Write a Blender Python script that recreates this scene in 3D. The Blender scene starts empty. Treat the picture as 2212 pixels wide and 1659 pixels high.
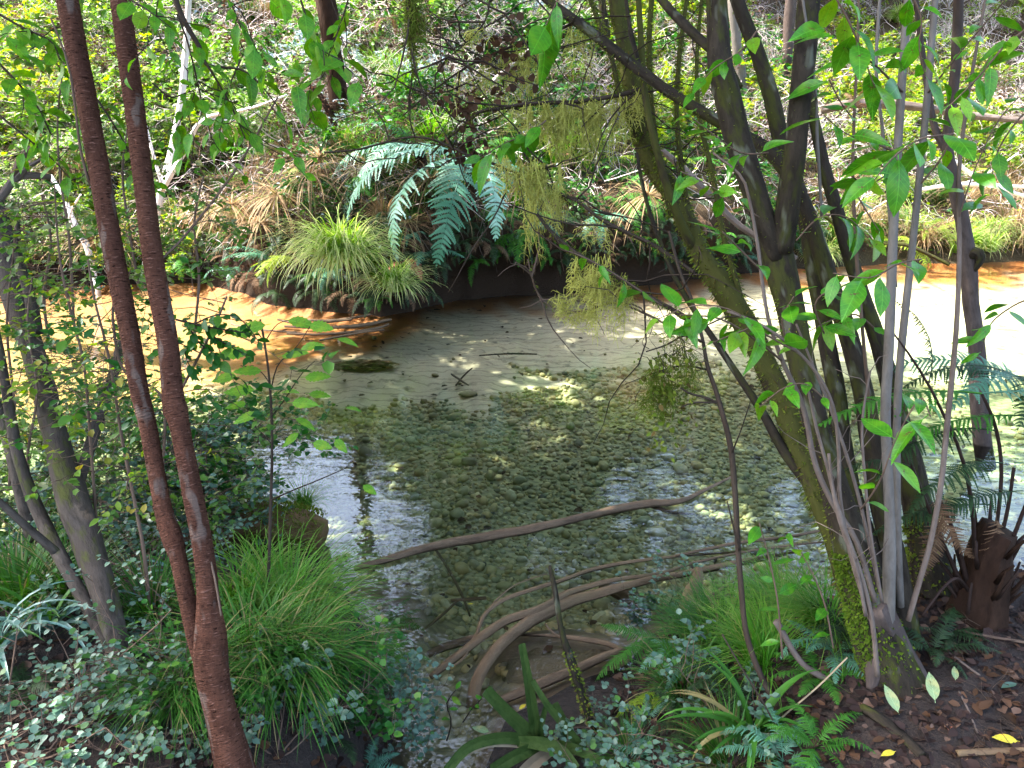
import bpy, math, random
import numpy as np
from mathutils import Vector, Matrix, noise

SEED = 11
rng = np.random.default_rng(SEED)
random.seed(SEED)
sc = bpy.context.scene
COL = sc.collection

# ------------------------------------------------------------------ camera
EYE = np.array([0.0, 0.0, 2.55])
PITCH = math.radians(20.0)
FPX = 1720.0                                   # focal length in pixels of the 2212 px wide photograph
cam_d = bpy.data.cameras.new("camera")
cam_d.lens = 28.0
cam_d.sensor_width = 36.0
cam_d.clip_start = 0.05
cam_d.clip_end = 600.0
cam = bpy.data.objects.new("camera", cam_d)
cam.location = EYE
cam.rotation_euler = (math.radians(90) - PITCH, 0, 0)
COL.objects.link(cam)
sc.camera = cam

# ------------------------------------------------------------------ sky, sun, exposure
SUN_DIR = np.array([-0.60, 0.14, 0.79])
SUN_DIR /= np.linalg.norm(SUN_DIR)
SUN_EL = math.asin(SUN_DIR[2])
SUN_AZ = math.atan2(SUN_DIR[0], SUN_DIR[1])     # from +Y towards +X
world = bpy.data.worlds.new("World")
sc.world = world
world.use_nodes = True
wn = world.node_tree
wn.nodes.clear()
wo = wn.nodes.new("ShaderNodeOutputWorld")
wb = wn.nodes.new("ShaderNodeBackground")
ws = wn.nodes.new("ShaderNodeTexSky")
ws.sky_type = 'NISHITA'
ws.sun_disc = False
ws.sun_elevation = SUN_EL
ws.sun_rotation = SUN_AZ
ws.air_density = 1.0
ws.dust_density = 4.0
ws.ozone_density = 0.5
wb.inputs['Strength'].default_value = 0.15
wn.links.new(ws.outputs[0], wb.inputs['Color'])
wn.links.new(wb.outputs[0], wo.inputs['Surface'])
sun_d = bpy.data.lights.new("sun", 'SUN')
sun_d.energy = 3.4
sun_d.angle = math.radians(0.5)
sun_d.color = (1.0, 0.96, 0.89)
sun = bpy.data.objects.new("sun", sun_d)
sun.rotation_euler = Vector(SUN_DIR).to_track_quat('Z', 'Y').to_euler()
sun.location = SUN_DIR * 40
COL.objects.link(sun)
sc.view_settings.view_transform = 'Standard'
sc.view_settings.look = 'None'
sc.view_settings.gamma = 1.0
sc.view_settings.exposure = 3.3
sc.view_settings.use_curve_mapping = False
sc.render.engine = 'CYCLES'
sc.cycles.use_denoising = True
sc.cycles.max_bounces = 8
sc.cycles.diffuse_bounces = 4
sc.cycles.glossy_bounces = 3
sc.cycles.transmission_bounces = 6
sc.cycles.transparent_max_bounces = 12
sc.cycles.caustics_reflective = False
sc.cycles.caustics_refractive = False


# ------------------------------------------------------------------ pixel <-> place
CP, SP = math.cos(PITCH), math.sin(PITCH)


def ray(px, py):
    u = (px - 1106.0) / FPX
    v = (py - 829.5) / FPX
    return np.array([u, CP - SP * v, -SP - CP * v])


def at(px, py, Y):
    d = ray(px, py)
    return EYE + d * (Y / d[1])


def on(px, py, z=0.0):
    d = ray(px, py)
    return EYE + d * ((z - EYE[2]) / d[2])


def depth(p):
    return p[1] * CP - (p[2] - EYE[2]) * SP


def topx(p):
    q = np.asarray(p, float) - EYE
    D = q[..., 1] * CP - q[..., 2] * SP
    v = (-q[..., 1] * SP - q[..., 2] * CP) / D
    return 1106 + FPX * q[..., 0] / D, 829.5 + FPX * v


# ------------------------------------------------------------------ terrain
FX = np.array([-60, -12, -6.9, -5.7, -4.6, -3.7, -3.2, -2.2, -1.6, -1.15, -.66, .58, 2, 3.47, 5.5, 8.4, 14, 60.])
FY = np.array([10, 10.2, 10.6, 11.1, 11.3, 10.6, 10.1, 9.6, 9.35, 9.8, 10.3, 10.5, 11.1, 11.9, 12.5, 12.8, 13.3, 14.])
NX = np.array([-60, -12, -3.2, -2, -1.3, -1.0, -.75, -.55, -.47, -.40, -.22, -.14, -.02, .25, .54, .75, 1.0, 1.79, 2.87, 4, 12, 60.])
NY = np.array([5, 4.6, 4.3, 4.35, 4.2, 3.9, 3.4, 2.9, 2.4, 1.95, 1.9, 2.35, 2.75, 2.95, 3.1, 3.4, 3.5, 3.5, 3.75, 4.2, 5, 5.])


def wig(x, k=0.0):
    return .05 * np.sin(3.1 * x + k) + .03 * np.sin(7.3 * x + 2 * k) + .015 * np.sin(17 * x + k)


def far_edge(x):
    return np.interp(x, FX, FY) + wig(np.asarray(x, float), 1.0)


def near_edge(x):
    return np.interp(x, NX, NY) + .5 * wig(np.asarray(x, float), 2.0)


def ss(t):
    t = np.clip(t, 0, 1)
    return t * t * (3 - 2 * t)


def fbm(x, y, s=1.0):
    return (np.sin(1.7 * s * x + 1.3 * np.sin(1.1 * s * y)) * np.cos(1.9 * s * y + .7 * np.sin(1.5 * s * x))
            + .5 * np.sin(4.1 * s * x + 2.2 * np.sin(2.3 * s * y + 1)) * np.cos(3.7 * s * y + 1.4 * np.sin(3.3 * s * x))
            + .25 * np.sin(9.1 * s * x + 2) * np.cos(8.3 * s * y + 1.2 * np.sin(7 * s * x)))


def bed_z(x, y):
    n, f = near_edge(x), far_edge(x)
    s = (y - n) / (f - n)
    d = np.interp(s, [0, .04, .10, .22, .34, .46, .58, .64, .70, .85, .95, 1], [0, .16, .40, .58, .56, .42, .29, .25, .20, .15, .09, 0])
    d = d + .03 * fbm(x, y, .8) * np.clip(s * 8, 0, 1) * np.clip((1 - s) * 8, 0, 1)
    m1 = np.exp(-(((x - .15) / .5) ** 2 + ((y - 3.4) / .35) ** 2))          # silt mound by the sticks
    m2 = np.exp(-(((x + .72) / .4) ** 2 + ((y - 3.95) / .3) ** 2))
    inl = np.exp(-(((x + .3) / .22) ** 4)) * np.clip((3.0 - y) / .6, 0, 1)
    d = d * (1 - .72 * np.clip(m1 + .7 * m2, 0, 1)) * (1 - .8 * inl)
    rip = .011 * np.sin(30 * (y + .10 * np.sin(3 * x + 2 * np.sin(1.3 * y)) + .06 * np.sin(11 * x + 3 * y))) * np.clip(1 - abs(s - .76) / .14, 0, 1)
    return -d + rip


def far_z(x, y):
    d = y - far_edge(x)
    b = np.interp(x, [-14, -5, -3.6, -1, 3, 4.5, 6, 12], [.35, .35, .75, .95, .95, .5, .25, .25])
    sl = np.interp(x, [-12, -3, 3, 5, 9], [.42, .45, .45, .36, .30])
    z = b * ss(d / .55) + np.clip(d - .45, 0, 22) * sl + np.clip(d - 22, 0, 200) * .35
    gap = 1 - .95 * np.exp(-((np.arctan2(x + 1.3, y - 5.) + .27) / .15) ** 2)          # dip added in the unseen upper slope so sky reflects in the pool
    z = z + np.clip(d - 10.5, 0, 22) * .36 * gap
    return z + .12 * fbm(x, y, .7) * np.clip(d / 1.5, 0, 1)


def near_z(x, y):
    d = near_edge(x) - y
    h = np.interp(x, [-6, -1.2, -.75, -.5, -.1, .35, .8, 1.2, 2, 6], [.62, .60, .5, .2, .06, .10, .42, .62, .72, .8])
    w = np.interp(x, [-6, -1.2, -.6, .3, .9, 1.3, 6], [1.9, 1.6, .9, .8, 1.0, .9, 1.2])
    z = h * ss(d / w) + .5 * ss((1.7 - y) / 1.5) * np.clip(1 - h, 0, 1)
    return z + .03 * fbm(x, y, 1.7) * np.clip(d / .5, 0, 1)


def ground_z(x, y):
    x = np.asarray(x, float)
    y = np.asarray(y, float)
    return np.where(y > far_edge(x), far_z(x, y), np.where(y < near_edge(x), near_z(x, y), bed_z(x, y)))


def ground_at(px, py, lo=.8, hi=60):
    d = ray(px, py)
    Y = np.linspace(lo, hi, 4000)
    p = EYE[None] + d[None] * (Y / d[1])[:, None]
    g = ground_z(p[:, 0], p[:, 1])
    k = np.argmax(p[:, 2] <= g)
    return p[k]


# ------------------------------------------------------------------ mesh building
class MB:
    def __init__(s):
        s.v, s.q, s.t, s.n, s.tc = [], [], [], 0, []

    def add(s, v, quads=None, tris=None, tc=None):
        v = np.asarray(v, np.float32).reshape(-1, 3)
        if quads is not None and len(quads):
            s.q.append(np.asarray(quads, np.int64) + s.n)
        if tris is not None and len(tris):
            s.t.append(np.asarray(tris, np.int64) + s.n)
        s.v.append(v)
        s.tc.append(np.zeros((len(v), 3), np.float32) if tc is None else np.asarray(tc, np.float32))
        s.n += len(v)

    def mesh(s, name, mat, off=None, smooth=True):
        me = bpy.data.meshes.new(name)
        v = np.concatenate(s.v) if s.v else np.zeros((0, 3), np.float32)
        if off is not None:
            v = v - np.asarray(off, np.float32)
        q = np.concatenate(s.q) if s.q else np.zeros((0, 4), np.int64)
        t = np.concatenate(s.t) if s.t else np.zeros((0, 3), np.int64)
        me.vertices.add(len(v))
        me.vertices.foreach_set("co", v.ravel().astype(np.float32))
        loops = np.concatenate([q.ravel(), t.ravel()]).astype(np.int32)
        me.loops.add(len(loops))
        me.loops.foreach_set("vertex_index", loops)
        tot = np.concatenate([np.full(len(q), 4), np.full(len(t), 3)]).astype(np.int32)
        st = np.concatenate([[0], np.cumsum(tot)[:-1]]).astype(np.int32) if len(tot) else np.zeros(0, np.int32)
        me.polygons.add(len(tot))
        me.polygons.foreach_set("loop_start", st)
        me.polygons.foreach_set("loop_total", tot)
        me.polygons.foreach_set("use_smooth", np.full(len(tot), smooth))
        a = me.attributes.new("tc", 'FLOAT_VECTOR', 'POINT')
        a.data.foreach_set("vector", np.concatenate(s.tc).ravel() if s.tc else np.zeros(0, np.float32))
        if mat is not None:
            me.materials.append(mat)
        me.update(calc_edges=True)
        return me

    def build(s, name, mat, parent=None, kind=None, smooth=True, loc=None):
        base = wloc(parent) if parent is not None else (np.zeros(3) if loc is None else np.asarray(loc))
        me = s.mesh(name, mat, base, smooth)
        o = bpy.data.objects.new(name, me)
        COL.objects.link(o)
        if parent is not None:
            o.parent = parent
        elif loc is not None:
            o.location = loc
        if kind:
            o["kind"] = kind
        return o


def wloc(o):
    p = np.zeros(3)
    while o is not None:
        p = p + np.array(o.location)
        o = o.parent
    return p


USED = {}


def tag(o, label, cat, group=None):
    o["label"] = label
    o["category"] = cat
    if group:
        o["group"] = group
    return o


def thing(name, label, cat, loc=(0, 0, 0), group=None):
    o = bpy.data.objects.new(name, None)
    o.empty_display_size = .05
    COL.objects.link(o)
    o.location = [float(a) for a in loc]
    return tag(o, label, cat, group)


def dup(root, loc, rotz=0., scale=1., label=None, tilt=(0, 0)):
    r = root.copy()
    COL.objects.link(r)
    r.location = [float(a) for a in loc]
    r.rotation_euler = (tilt[0], tilt[1], rotz)
    r.scale = (scale,) * 3
    if label:
        r["label"] = label
    for ch in list(root.children):
        c = ch.copy()
        COL.objects.link(c)
        c.parent = r
        for g in ch.children:
            d = g.copy()
            COL.objects.link(d)
            d.parent = c
    return r


def unit(a):
    a = np.asarray(a, float)
    return a / (np.linalg.norm(a, axis=-1, keepdims=True) + 1e-9)


def spline(P, n):
    P = np.asarray(P, float)
    if len(P) == 2:
        t = np.linspace(0, 1, n)[:, None]
        return P[0] * (1 - t) + P[1] * t
    seg = np.r_[0, np.cumsum(np.linalg.norm(np.diff(P[:, :3], axis=0), axis=1))]
    u = np.linspace(0, seg[-1], n)
    k = np.clip(np.searchsorted(seg, u, side='right') - 1, 0, len(P) - 2)
    t = ((u - seg[k]) / (seg[k + 1] - seg[k] + 1e-9))[:, None]
    p1, p2 = P[k], P[k + 1]
    p0 = P[np.maximum(k - 1, 0)]
    p3 = P[np.minimum(k + 2, len(P) - 1)]
    return .5 * (2 * p1 + (p2 - p0) * t + (2 * p0 - 5 * p1 + 4 * p2 - p3) * t ** 2 + (3 * p1 - p0 - 3 * p2 + p3) * t ** 3)


def frames(P):
    T = unit(np.gradient(P, axis=0))
    n = np.cross(T[0], [0, 0, 1.])
    if np.linalg.norm(n) < .1:
        n = np.cross(T[0], [0, 1., 0])
    n = unit(n)
    N = np.zeros_like(P)
    for i in range(len(P)):
        n = n - T[i] * np.dot(n, T[i])
        n = unit(n)
        N[i] = n
    return T, N, np.cross(T, N)


def tube(mb, P, R, sides=6, wob=0., cap=True, seed=0.):
    P = np.asarray(P, float)
    R = np.asarray(R, float) * np.ones(len(P))
    T, N, B = frames(P)
    a = np.linspace(0, 2 * np.pi, sides + 1)
    L = np.r_[0, np.cumsum(np.linalg.norm(np.diff(P, axis=0), axis=1))]
    rr = R[:, None] * np.ones_like(a)[None]
    if wob:
        rr = rr * (1 + wob * (.6 * np.sin(2 * a[None] + 5 * L[:, None] + seed) + .5 * np.sin(3 * a[None] - 8 * L[:, None] + 2 * seed)
                              + .35 * np.sin(a[None] + 23 * L[:, None] + seed)))
    V = P[:, None] + rr[..., None] * (np.cos(a)[None, :, None] * N[:, None] + np.sin(a)[None, :, None] * B[:, None])
    m = sides + 1
    i, j = np.meshgrid(np.arange(len(P) - 1), np.arange(sides), indexing='ij')
    k = (i * m + j).ravel()
    Q = np.stack([k, k + 1, k + m + 1, k + m], 1)
    tc = np.stack([np.broadcast_to(np.cos(a)[None], rr.shape) * R[:, None], np.broadcast_to(np.sin(a)[None], rr.shape) * R[:, None],
                   np.broadcast_to(L[:, None], rr.shape)], -1).reshape(-1, 3)
    V = V.reshape(-1, 3)
    tris = None
    if cap and sides > 3:
        e0 = [[0, c + 1, c] for c in range(1, sides - 1)]
        o = (len(P) - 1) * m
        e1 = [[o, o + c, o + c + 1] for c in range(1, sides - 1)]
        tris = e0 + e1
    mb.add(V, Q, tris, tc)


def px_path(spec, n=24):
    """(px, py, Y, width px) rows -> world points and radii of a limb that stands at those depths"""
    S = []
    for px, py, Y, w in spec:
        p = at(px, py, Y)
        S.append([*p, .5 * w * depth(p) / FPX])
    S = spline(S, n)
    return S[:, :3], np.maximum(S[:, 3], .0015)


# ------------------------------------------------------------------ templates scattered into one mesh
class Cloud:
    """positions, directions, normals and sizes of many small blades"""

    def __init__(s):
        s.p, s.d, s.n, s.s = [], [], [], []

    def add(s, p, d, n, size):
        s.p.append(np.atleast_2d(p)); s.d.append(np.atleast_2d(d)); s.n.append(np.atleast_2d(n))
        s.s.append(np.atleast_1d(size) * np.ones(len(np.atleast_2d(p))))

    def basis(s):
        p = np.concatenate(s.p); d = unit(np.concatenate(s.d)); n = np.concatenate(s.n); z = np.concatenate(s.s)
        y = unit(np.cross(n, d)); n = np.cross(d, y)
        return p, np.stack([d, y, n], -1), z          # columns

    def bake(s, mb, tmpl):
        """tmpl: list of (verts, quads, tris)"""
        if not s.p:
            return
        p, M, z = s.basis()
        which = rng.integers(0, len(tmpl), len(p))
        for k, (v, q, t) in enumerate(tmpl):
            I = np.where(which == k)[0]
            if not len(I):
                continue
            V = np.einsum('nij,vj->nvi', M[I], v) * z[I][:, None, None] + p[I][:, None]
            off = (np.arange(len(I)) * len(v))[:, None, None]
            Q = (np.asarray(q)[None] + off).reshape(-1, 4) if len(q) else None
            T = (np.asarray(t)[None] + off).reshape(-1, 3) if len(t) else None
            mb.add(V.reshape(-1, 3), Q, T, np.tile(v, (len(I), 1)))


def leaf_tmpl(w=.3, rows=4, fold=.25, droop=.2, peak=.42, teeth=0., twist=0., stalk=0.):
    """a leaf of length 1 along x, folded on its midrib"""
    t = np.linspace(0, 1, rows + 1)
    prof = np.where(t < peak, np.sin(np.pi / 2 * t / peak) ** .8, np.cos(np.pi / 2 * (t - peak) / (1 - peak)) ** .9)
    v = []
    for i, a in enumerate(t):
        ww = w * prof[i] * (1 - (teeth if i % 2 else 0))
        z = -droop * a * a
        tw = twist * (a - .5)
        for sgn in (-1, 0, 1):
            v.append([a + stalk, sgn * ww * math.cos(tw), z + abs(sgn) * ww * fold + sgn * ww * math.sin(tw)])
    q = []
    for i in range(rows):
        for j in range(2):
            k = i * 3 + j
            q.append([k, k + 3, k + 4, k + 1])
    v = np.array(v)
    if stalk:
        b = len(v)
        v = np.vstack([v, [[0, -.012, 0], [0, .012, 0], [stalk, .012, 0], [stalk, -.012, 0]]])
        q.append([b, b + 3, b + 2, b + 1])
    return v, np.array(q), np.zeros((0, 3), int)


def small_leaf(w=.32, fold=.2, droop=.1):
    v = np.array([[0, 0, 0], [.35, -w, fold * w], [.4, 0, -.02], [.35, w, fold * w], [.75, -w * .75, fold * w * .7 - droop * .5],
                  [.75, w * .75, fold * w * .7 - droop * .5], [1, 0, -droop]])
    q = np.array([[0, 1, 2, 2], ])
    t = np.array([[0, 2, 1], [0, 3, 2], [1, 2, 4], [3, 5, 2], [4, 2, 6], [5, 6, 2]])
    return v, np.zeros((0, 4), int), t


def quad_leaf(w=.3, fold=.15):
    v = np.array([[0, 0, 0], [.45, -w, fold * w], [1, 0, -.05], [.45, w, fold * w]])
    return v, np.zeros((0, 4), int), np.array([[0, 2, 1], [0, 3, 2]])


SMALL = [small_leaf(w, f, d) for w, f, d in ((.33, .3, .1), (.28, .1, .2), (.38, .4, 0.), (.24, .2, .15))]
ROUND = [small_leaf(w, f, d) for w, f, d in ((.46, .2, .05), (.42, .3, .15), (.5, .1, .1))]
QUADS = [quad_leaf(w, f) for w, f in ((.3, .2), (.36, .4), (.24, .1))]
NARROW = [quad_leaf(w, f) for w, f in ((.13, .3), (.1, .1), (.16, .2))]


FR = np.random.default_rng(5)


def frond(mb, L=1., W=.2, n=26, a0=.8, bend=1.4, teeth=8, fwd=.45, lat=0., droop=.25, stipe=.12, gap=1.05, r=.006):
    """one fern frond from the origin along +x: a rachis with toothed pinnae on both sides"""
    m = n + 1
    t = np.linspace(0, 1, m)
    ang = a0 - bend * t ** 1.15
    yaw = lat * t * t
    st = L / n
    d = np.stack([np.cos(ang) * np.cos(yaw), np.cos(ang) * np.sin(yaw), np.sin(ang)], 1)
    P = np.vstack([[0, 0, 0], np.cumsum(d * st, 0)[:-1]])
    tube(mb, P[::2] if n > 10 else P, np.linspace(r, r * .25, len(P[::2] if n > 10 else P)), 4, cap=False)
    for i in range(m):
        if t[i] < stipe:
            continue
        s = (t[i] - stipe) / (1 - stipe)
        ln0 = W * min(1, .35 + 2.2 * s) * (1 - s) ** .75 * 1.12 + .004
        side0 = unit(np.cross([0, 0, 1.], d[i]) if abs(d[i][2]) < .97 else np.array([0, 1., 0]))
        up = unit(np.cross(d[i], side0))
        for sg in (-1, 1):
            if FR.uniform() < .04:
                continue
            ln = ln0 * FR.uniform(.78, 1.08)
            dr = unit(side0 * sg + d[i] * (fwd + FR.normal(0, .12)) + np.array([0, 0, FR.normal(0, .10)]))
            droop_ = droop * FR.uniform(.4, 1.9)
            ss_ = np.linspace(0, 1, teeth + 1)
            sp = P[i] + dr[None] * (ss_ * ln)[:, None] - np.array([0, 0, 1.])[None] * (droop_ * ln * ss_ ** 2)[:, None] + up[None] * (.03 * ln * np.sin(ss_ * 3))[:, None]
            wd = gap * .5 * st * (1 - .75 * ss_ ** 1.5)
            pd = unit(np.cross(up, dr))
            V = [sp]
            tris = []
            mid = (sp[:-1] * .35 + sp[1:] * .65)
            A = mid + pd[None] * wd[:-1, None]
            B = mid - pd[None] * wd[:-1, None]
            V = np.vstack([sp, A, B])
            wn_ = wd * .38
            V = np.vstack([V, sp + pd[None] * wn_[:, None], sp - pd[None] * wn_[:, None]])
            e = teeth + 1; a0_, b0_, na, nb_ = e, e + teeth, e + 2 * teeth, 2 * e + 2 * teeth
            for k in range(teeth):
                tris += [[k, k + 1, na + k + 1], [k, na + k + 1, na + k], [na + k, na + k + 1, a0_ + k],
                         [k + 1, k, nb_ + k], [k + 1, nb_ + k, nb_ + k + 1], [nb_ + k + 1, nb_ + k, b0_ + k]]
            mb.add(V, None, tris, np.tile([s, sg, 0], (len(V), 1)))


def tuft(mb, n=150, h=.6, width=.006, lean=(.05, .5), droop=(.6, 1.9), base_r=.05, seg=5, bias=None, rnd=None):
    """grass blades that rise from one base and arch over"""
    R = rnd or rng
    az = R.uniform(0, 2 * np.pi, n)
    ln = h * R.uniform(.55, 1.1, n)
    p0 = R.uniform(*lean, n)
    dr = R.uniform(*droop, n)
    b = base_r * np.sqrt(R.uniform(0, 1, n))
    base = np.stack([b * np.cos(az), b * np.sin(az), np.zeros(n)], 1)
    if bias is not None:
        az = np.where(R.uniform(0, 1, n) < .7, bias + R.normal(0, .7, n), az)
    out = np.stack([np.cos(az), np.sin(az), np.zeros(n)], 1)
    side = np.stack([-np.sin(az), np.cos(az), np.zeros(n)], 1)
    up = np.array([0, 0, 1.])
    p = base.copy()
    rows = []
    tt = np.linspace(0, 1, seg + 1)
    sway = R.normal(0, .25, n)
    for k, t in enumerate(tt):
        w = width * (1 - t ** 2.2) * R.uniform(.9, 1.1) * .5 + .0004
        rows.append(np.stack([p - side * w, p + side * w], 1))
        ph = p0 + dr * t ** 1.35
        stp = (np.sin(ph)[:, None] * (out + side * (sway * t)[:, None]) + np.cos(ph)[:, None] * up) * (ln / seg)[:, None]
        p = p + stp
    V = np.stack(rows, 1).reshape(n, -1, 3)
    q = []
    for k in range(seg):
        a = 2 * k
        q.append([a, a + 1, a + 3, a + 2])
    q = np.array(q)[None] + (np.arange(n) * (2 * (seg + 1)))[:, None, None]
    tc = np.tile(np.repeat(tt, 2)[None, :, None] * np.array([1, 0, 0]), (n, 1, 1)).reshape(-1, 3)
    mb.add(V.reshape(-1, 3), q.reshape(-1, 4), None, tc)


def wander(p, d, L, n=5, wig_=.25, grav=0., r=None):
    R = r or rng
    P = [np.asarray(p, float)]
    d = unit(d)
    for i in range(n):
        d = unit(d + R.normal(0, wig_, 3) + np.array([0, 0, -grav]))
        P.append(P[-1] + d * L / n)
    return np.array(P), d


def grow(wood, cloud, p, d, L, r, level, leaf=.04, nleaf=6, kids=5, spread=.8, grav=.05, flat=.0, sides=4):
    """a branch with side twigs; leaves on the last level"""
    P, de = wander(p, d, L, 5, .16, grav)
    tube(wood, P, np.linspace(r, r * .45, len(P)), sides, cap=False)
    if level <= 0:
        m = nleaf
        t = rng.uniform(.15, 1, m)
        q = np.stack([np.interp(t, np.linspace(0, 1, len(P)), P[:, k]) for k in range(3)], 1)
        T = unit(P[-1] - P[0])
        s = unit(np.cross(T, [0, 0, 1.]))
        sg = np.where(np.arange(m) % 2, 1, -1)[:, None]
        dd = unit(T[None] * .5 + s[None] * sg * .9 + rng.normal(0, .35, (m, 3)))
        nn = unit(np.array([0, 0, 1.])[None] + rng.normal(0, .45 * (1 - flat) + .1, (m, 3)))
        cloud.add(q, dd, nn, leaf * rng.uniform(.6, 1.25, m))
        return
    for k in range(kids):
        t = rng.uniform(.2, 1) if k else 1.
        q = np.array([np.interp(t, np.linspace(0, 1, len(P)), P[:, c]) for c in range(3)])
        T = unit(P[-1] - P[0])
        s = rng.normal(0, 1, 3)
        s[2] *= (1 - flat)
        s = unit(s - T * np.dot(s, T))
        grow(wood, cloud, q, unit(T * (1 - spread * .6) + s * spread), L * rng.uniform(.45, .7), r * .5, level - 1, leaf, nleaf, kids, spread, grav, flat, sides)


def stone(seed, seg=7, ring=4, flat=.6):
    R = np.random.default_rng(seed)
    v = [[0, 0, 1.]]
    for i in range(1, ring):
        th = math.pi * i / ring
        for j in range(seg):
            ph = 2 * math.pi * (j + .5 * (i % 2)) / seg
            v.append([math.sin(th) * math.cos(ph), math.sin(th) * math.sin(ph), math.cos(th)])
    v.append([0, 0, -1.])
    v = np.array(v)
    v *= (1 + R.normal(0, .09, (len(v), 1)))
    v *= np.array([.5 * R.uniform(.9, 1.2), .5 * R.uniform(.65, .95), .5 * flat * R.uniform(.75, 1.15)])
    t = []
    for j in range(seg):
        t.append([0, 1 + j, 1 + (j + 1) % seg])
        b = 1 + (ring - 2) * seg
        t.append([len(v) - 1, b + (j + 1) % seg, b + j])
    q = []
    for i in range(ring - 2):
        for j in range(seg):
            a, b = 1 + i * seg + j, 1 + i * seg + (j + 1) % seg
            q.append([a, a + seg, b + seg, b])
    return v, np.array(q), np.array(t)


# ------------------------------------------------------------------ materials
def newmat(name):
    m = bpy.data.materials.new(name)
    m.use_nodes = True
    nt = m.node_tree
    nt.nodes.clear()
    out = nt.nodes.new("ShaderNodeOutputMaterial")
    return m, nt, out


def nd(nt, typ, **kw):
    n = nt.nodes.new(typ)
    for k, v in kw.items():
        if k in n.inputs:
            if isinstance(v, bpy.types.NodeSocket):
                nt.links.new(v, n.inputs[k])
            else:
                n.inputs[k].default_value = v
        else:
            setattr(n, k, v)
    return n


def C(c):
    return (*c, 1.0)


def mixc(nt, f, a, b):
    n = nt.nodes.new("ShaderNodeMix")
    n.data_type = 'RGBA'
    for s, v in (('Factor', f), ('A', a), ('B', b)):
        k = {'Factor': 0, 'A': 6, 'B': 7}[s]
        if isinstance(v, bpy.types.NodeSocket):
            nt.links.new(v, n.inputs[k])
        else:
            n.inputs[k].default_value = v if s == 'Factor' else C(v)
    return n.outputs[2]


def maprange(nt, v, a, b, c=0., d=1.):
    n = nd(nt, "ShaderNodeMapRange", **{'From Min': a, 'From Max': b, 'To Min': c, 'To Max': d})
    nt.links.new(v, n.inputs[0])
    return n.outputs[0]


def noise_tex(nt, scale, vec=None, detail=3., rough=.55):
    n = nd(nt, "ShaderNodeTexNoise", Scale=scale, Detail=detail, Roughness=rough)
    if vec is not None:
        nt.links.new(vec, n.inputs['Vector'])
    return n.outputs[0]


def leaf_mat(name, c1, c2, c3=None, trans=.35, rough=.42, spec=.4, tipc=None, obj_var=True, vein=False):
    m, nt, out = newmat(name)
    g = nd(nt, "ShaderNodeNewGeometry")
    oi = nd(nt, "ShaderNodeObjectInfo")
    r = g.outputs['Random Per Island']
    if obj_var:
        a = nd(nt, "ShaderNodeMath", operation='ADD')
        nt.links.new(r, a.inputs[0]); nt.links.new(oi.outputs['Random'], a.inputs[1])
        f = nd(nt, "ShaderNodeMath", operation='FRACT')
        nt.links.new(a.outputs[0], f.inputs[0])
        r = f.outputs[0]
    col = mixc(nt, r, c1, c2)
    if c3 is not None:
        col = mixc(nt, maprange(nt, r, .82, .9), col, c3)
    geo = nd(nt, "ShaderNodeTexCoord")
    nz = noise_tex(nt, 14., geo.outputs['Object'], 2.)
    col = mixc(nt, maprange(nt, nz, .35, .75, 0, .45), col, tuple(x * .55 for x in c1))
    if tipc is not None:
        tc = nd(nt, "ShaderNodeAttribute", attribute_name="tc")
        sx = nd(nt, "ShaderNodeSeparateXYZ"); nt.links.new(tc.outputs['Vector'], sx.inputs[0])
        col = mixc(nt, maprange(nt, sx.outputs[0], .45, 1.0), col, tipc)
    if vein:
        tc = nd(nt, "ShaderNodeAttribute", attribute_name="tc")
        sx = nd(nt, "ShaderNodeSeparateXYZ"); nt.links.new(tc.outputs['Vector'], sx.inputs[0])
        ay = nd(nt, "ShaderNodeMath", operation='ABSOLUTE'); nt.links.new(sx.outputs[1], ay.inputs[0])
        df = nd(nt, "ShaderNodeMath", operation='SUBTRACT'); nt.links.new(sx.outputs[0], df.inputs[0]); nt.links.new(ay.outputs[0], df.inputs[1])
        sn = nd(nt, "ShaderNodeMath", operation='PINGPONG'); nt.links.new(df.outputs[0], sn.inputs[0]); sn.inputs[1].default_value = .06
        col = mixc(nt, maprange(nt, sn.outputs[0], .008, .0, 0, .5), col, tuple(min(1, x * 1.7 + .02) for x in c2))
        col = mixc(nt, maprange(nt, ay.outputs[0], .013, .003, 0, .6), col, tuple(min(1, x * 1.5 + .02) for x in c2))
        sp = noise_tex(nt, 11., tc.outputs['Vector'], 2.)
        col = mixc(nt, maprange(nt, sp, .66, .70), col, (.09, .06, .02))         # brown blemishes
        sp2 = noise_tex(nt, 2.2, tc.outputs['Vector'], 2.)
        col = mixc(nt, maprange(nt, sp2, .5, .7, 0, .5), col, tuple(min(1, a) for a in (c2[0] * 1.9, c2[1] * 1.2, c2[2])))
    p = nd(nt, "ShaderNodeBsdfPrincipled", Roughness=rough)
    nt.links.new(col, p.inputs['Base Color'])
    p.inputs['Specular IOR Level'].default_value = spec * .45
    tr = nd(nt, "ShaderNodeBsdfTranslucent")
    hs = nd(nt, "ShaderNodeHueSaturation", Hue=.485, Saturation=1.15, Value=1.5)
    nt.links.new(col, hs.inputs['Color'])
    nt.links.new(hs.outputs[0], tr.inputs['Color'])
    mx = nd(nt, "ShaderNodeMixShader", Fac=trans)
    nt.links.new(p.outputs[0], mx.inputs[1]); nt.links.new(tr.outputs[0], mx.inputs[2])
    nt.links.new(mx.outputs[0], out.inputs['Surface'])
    return m


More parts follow.
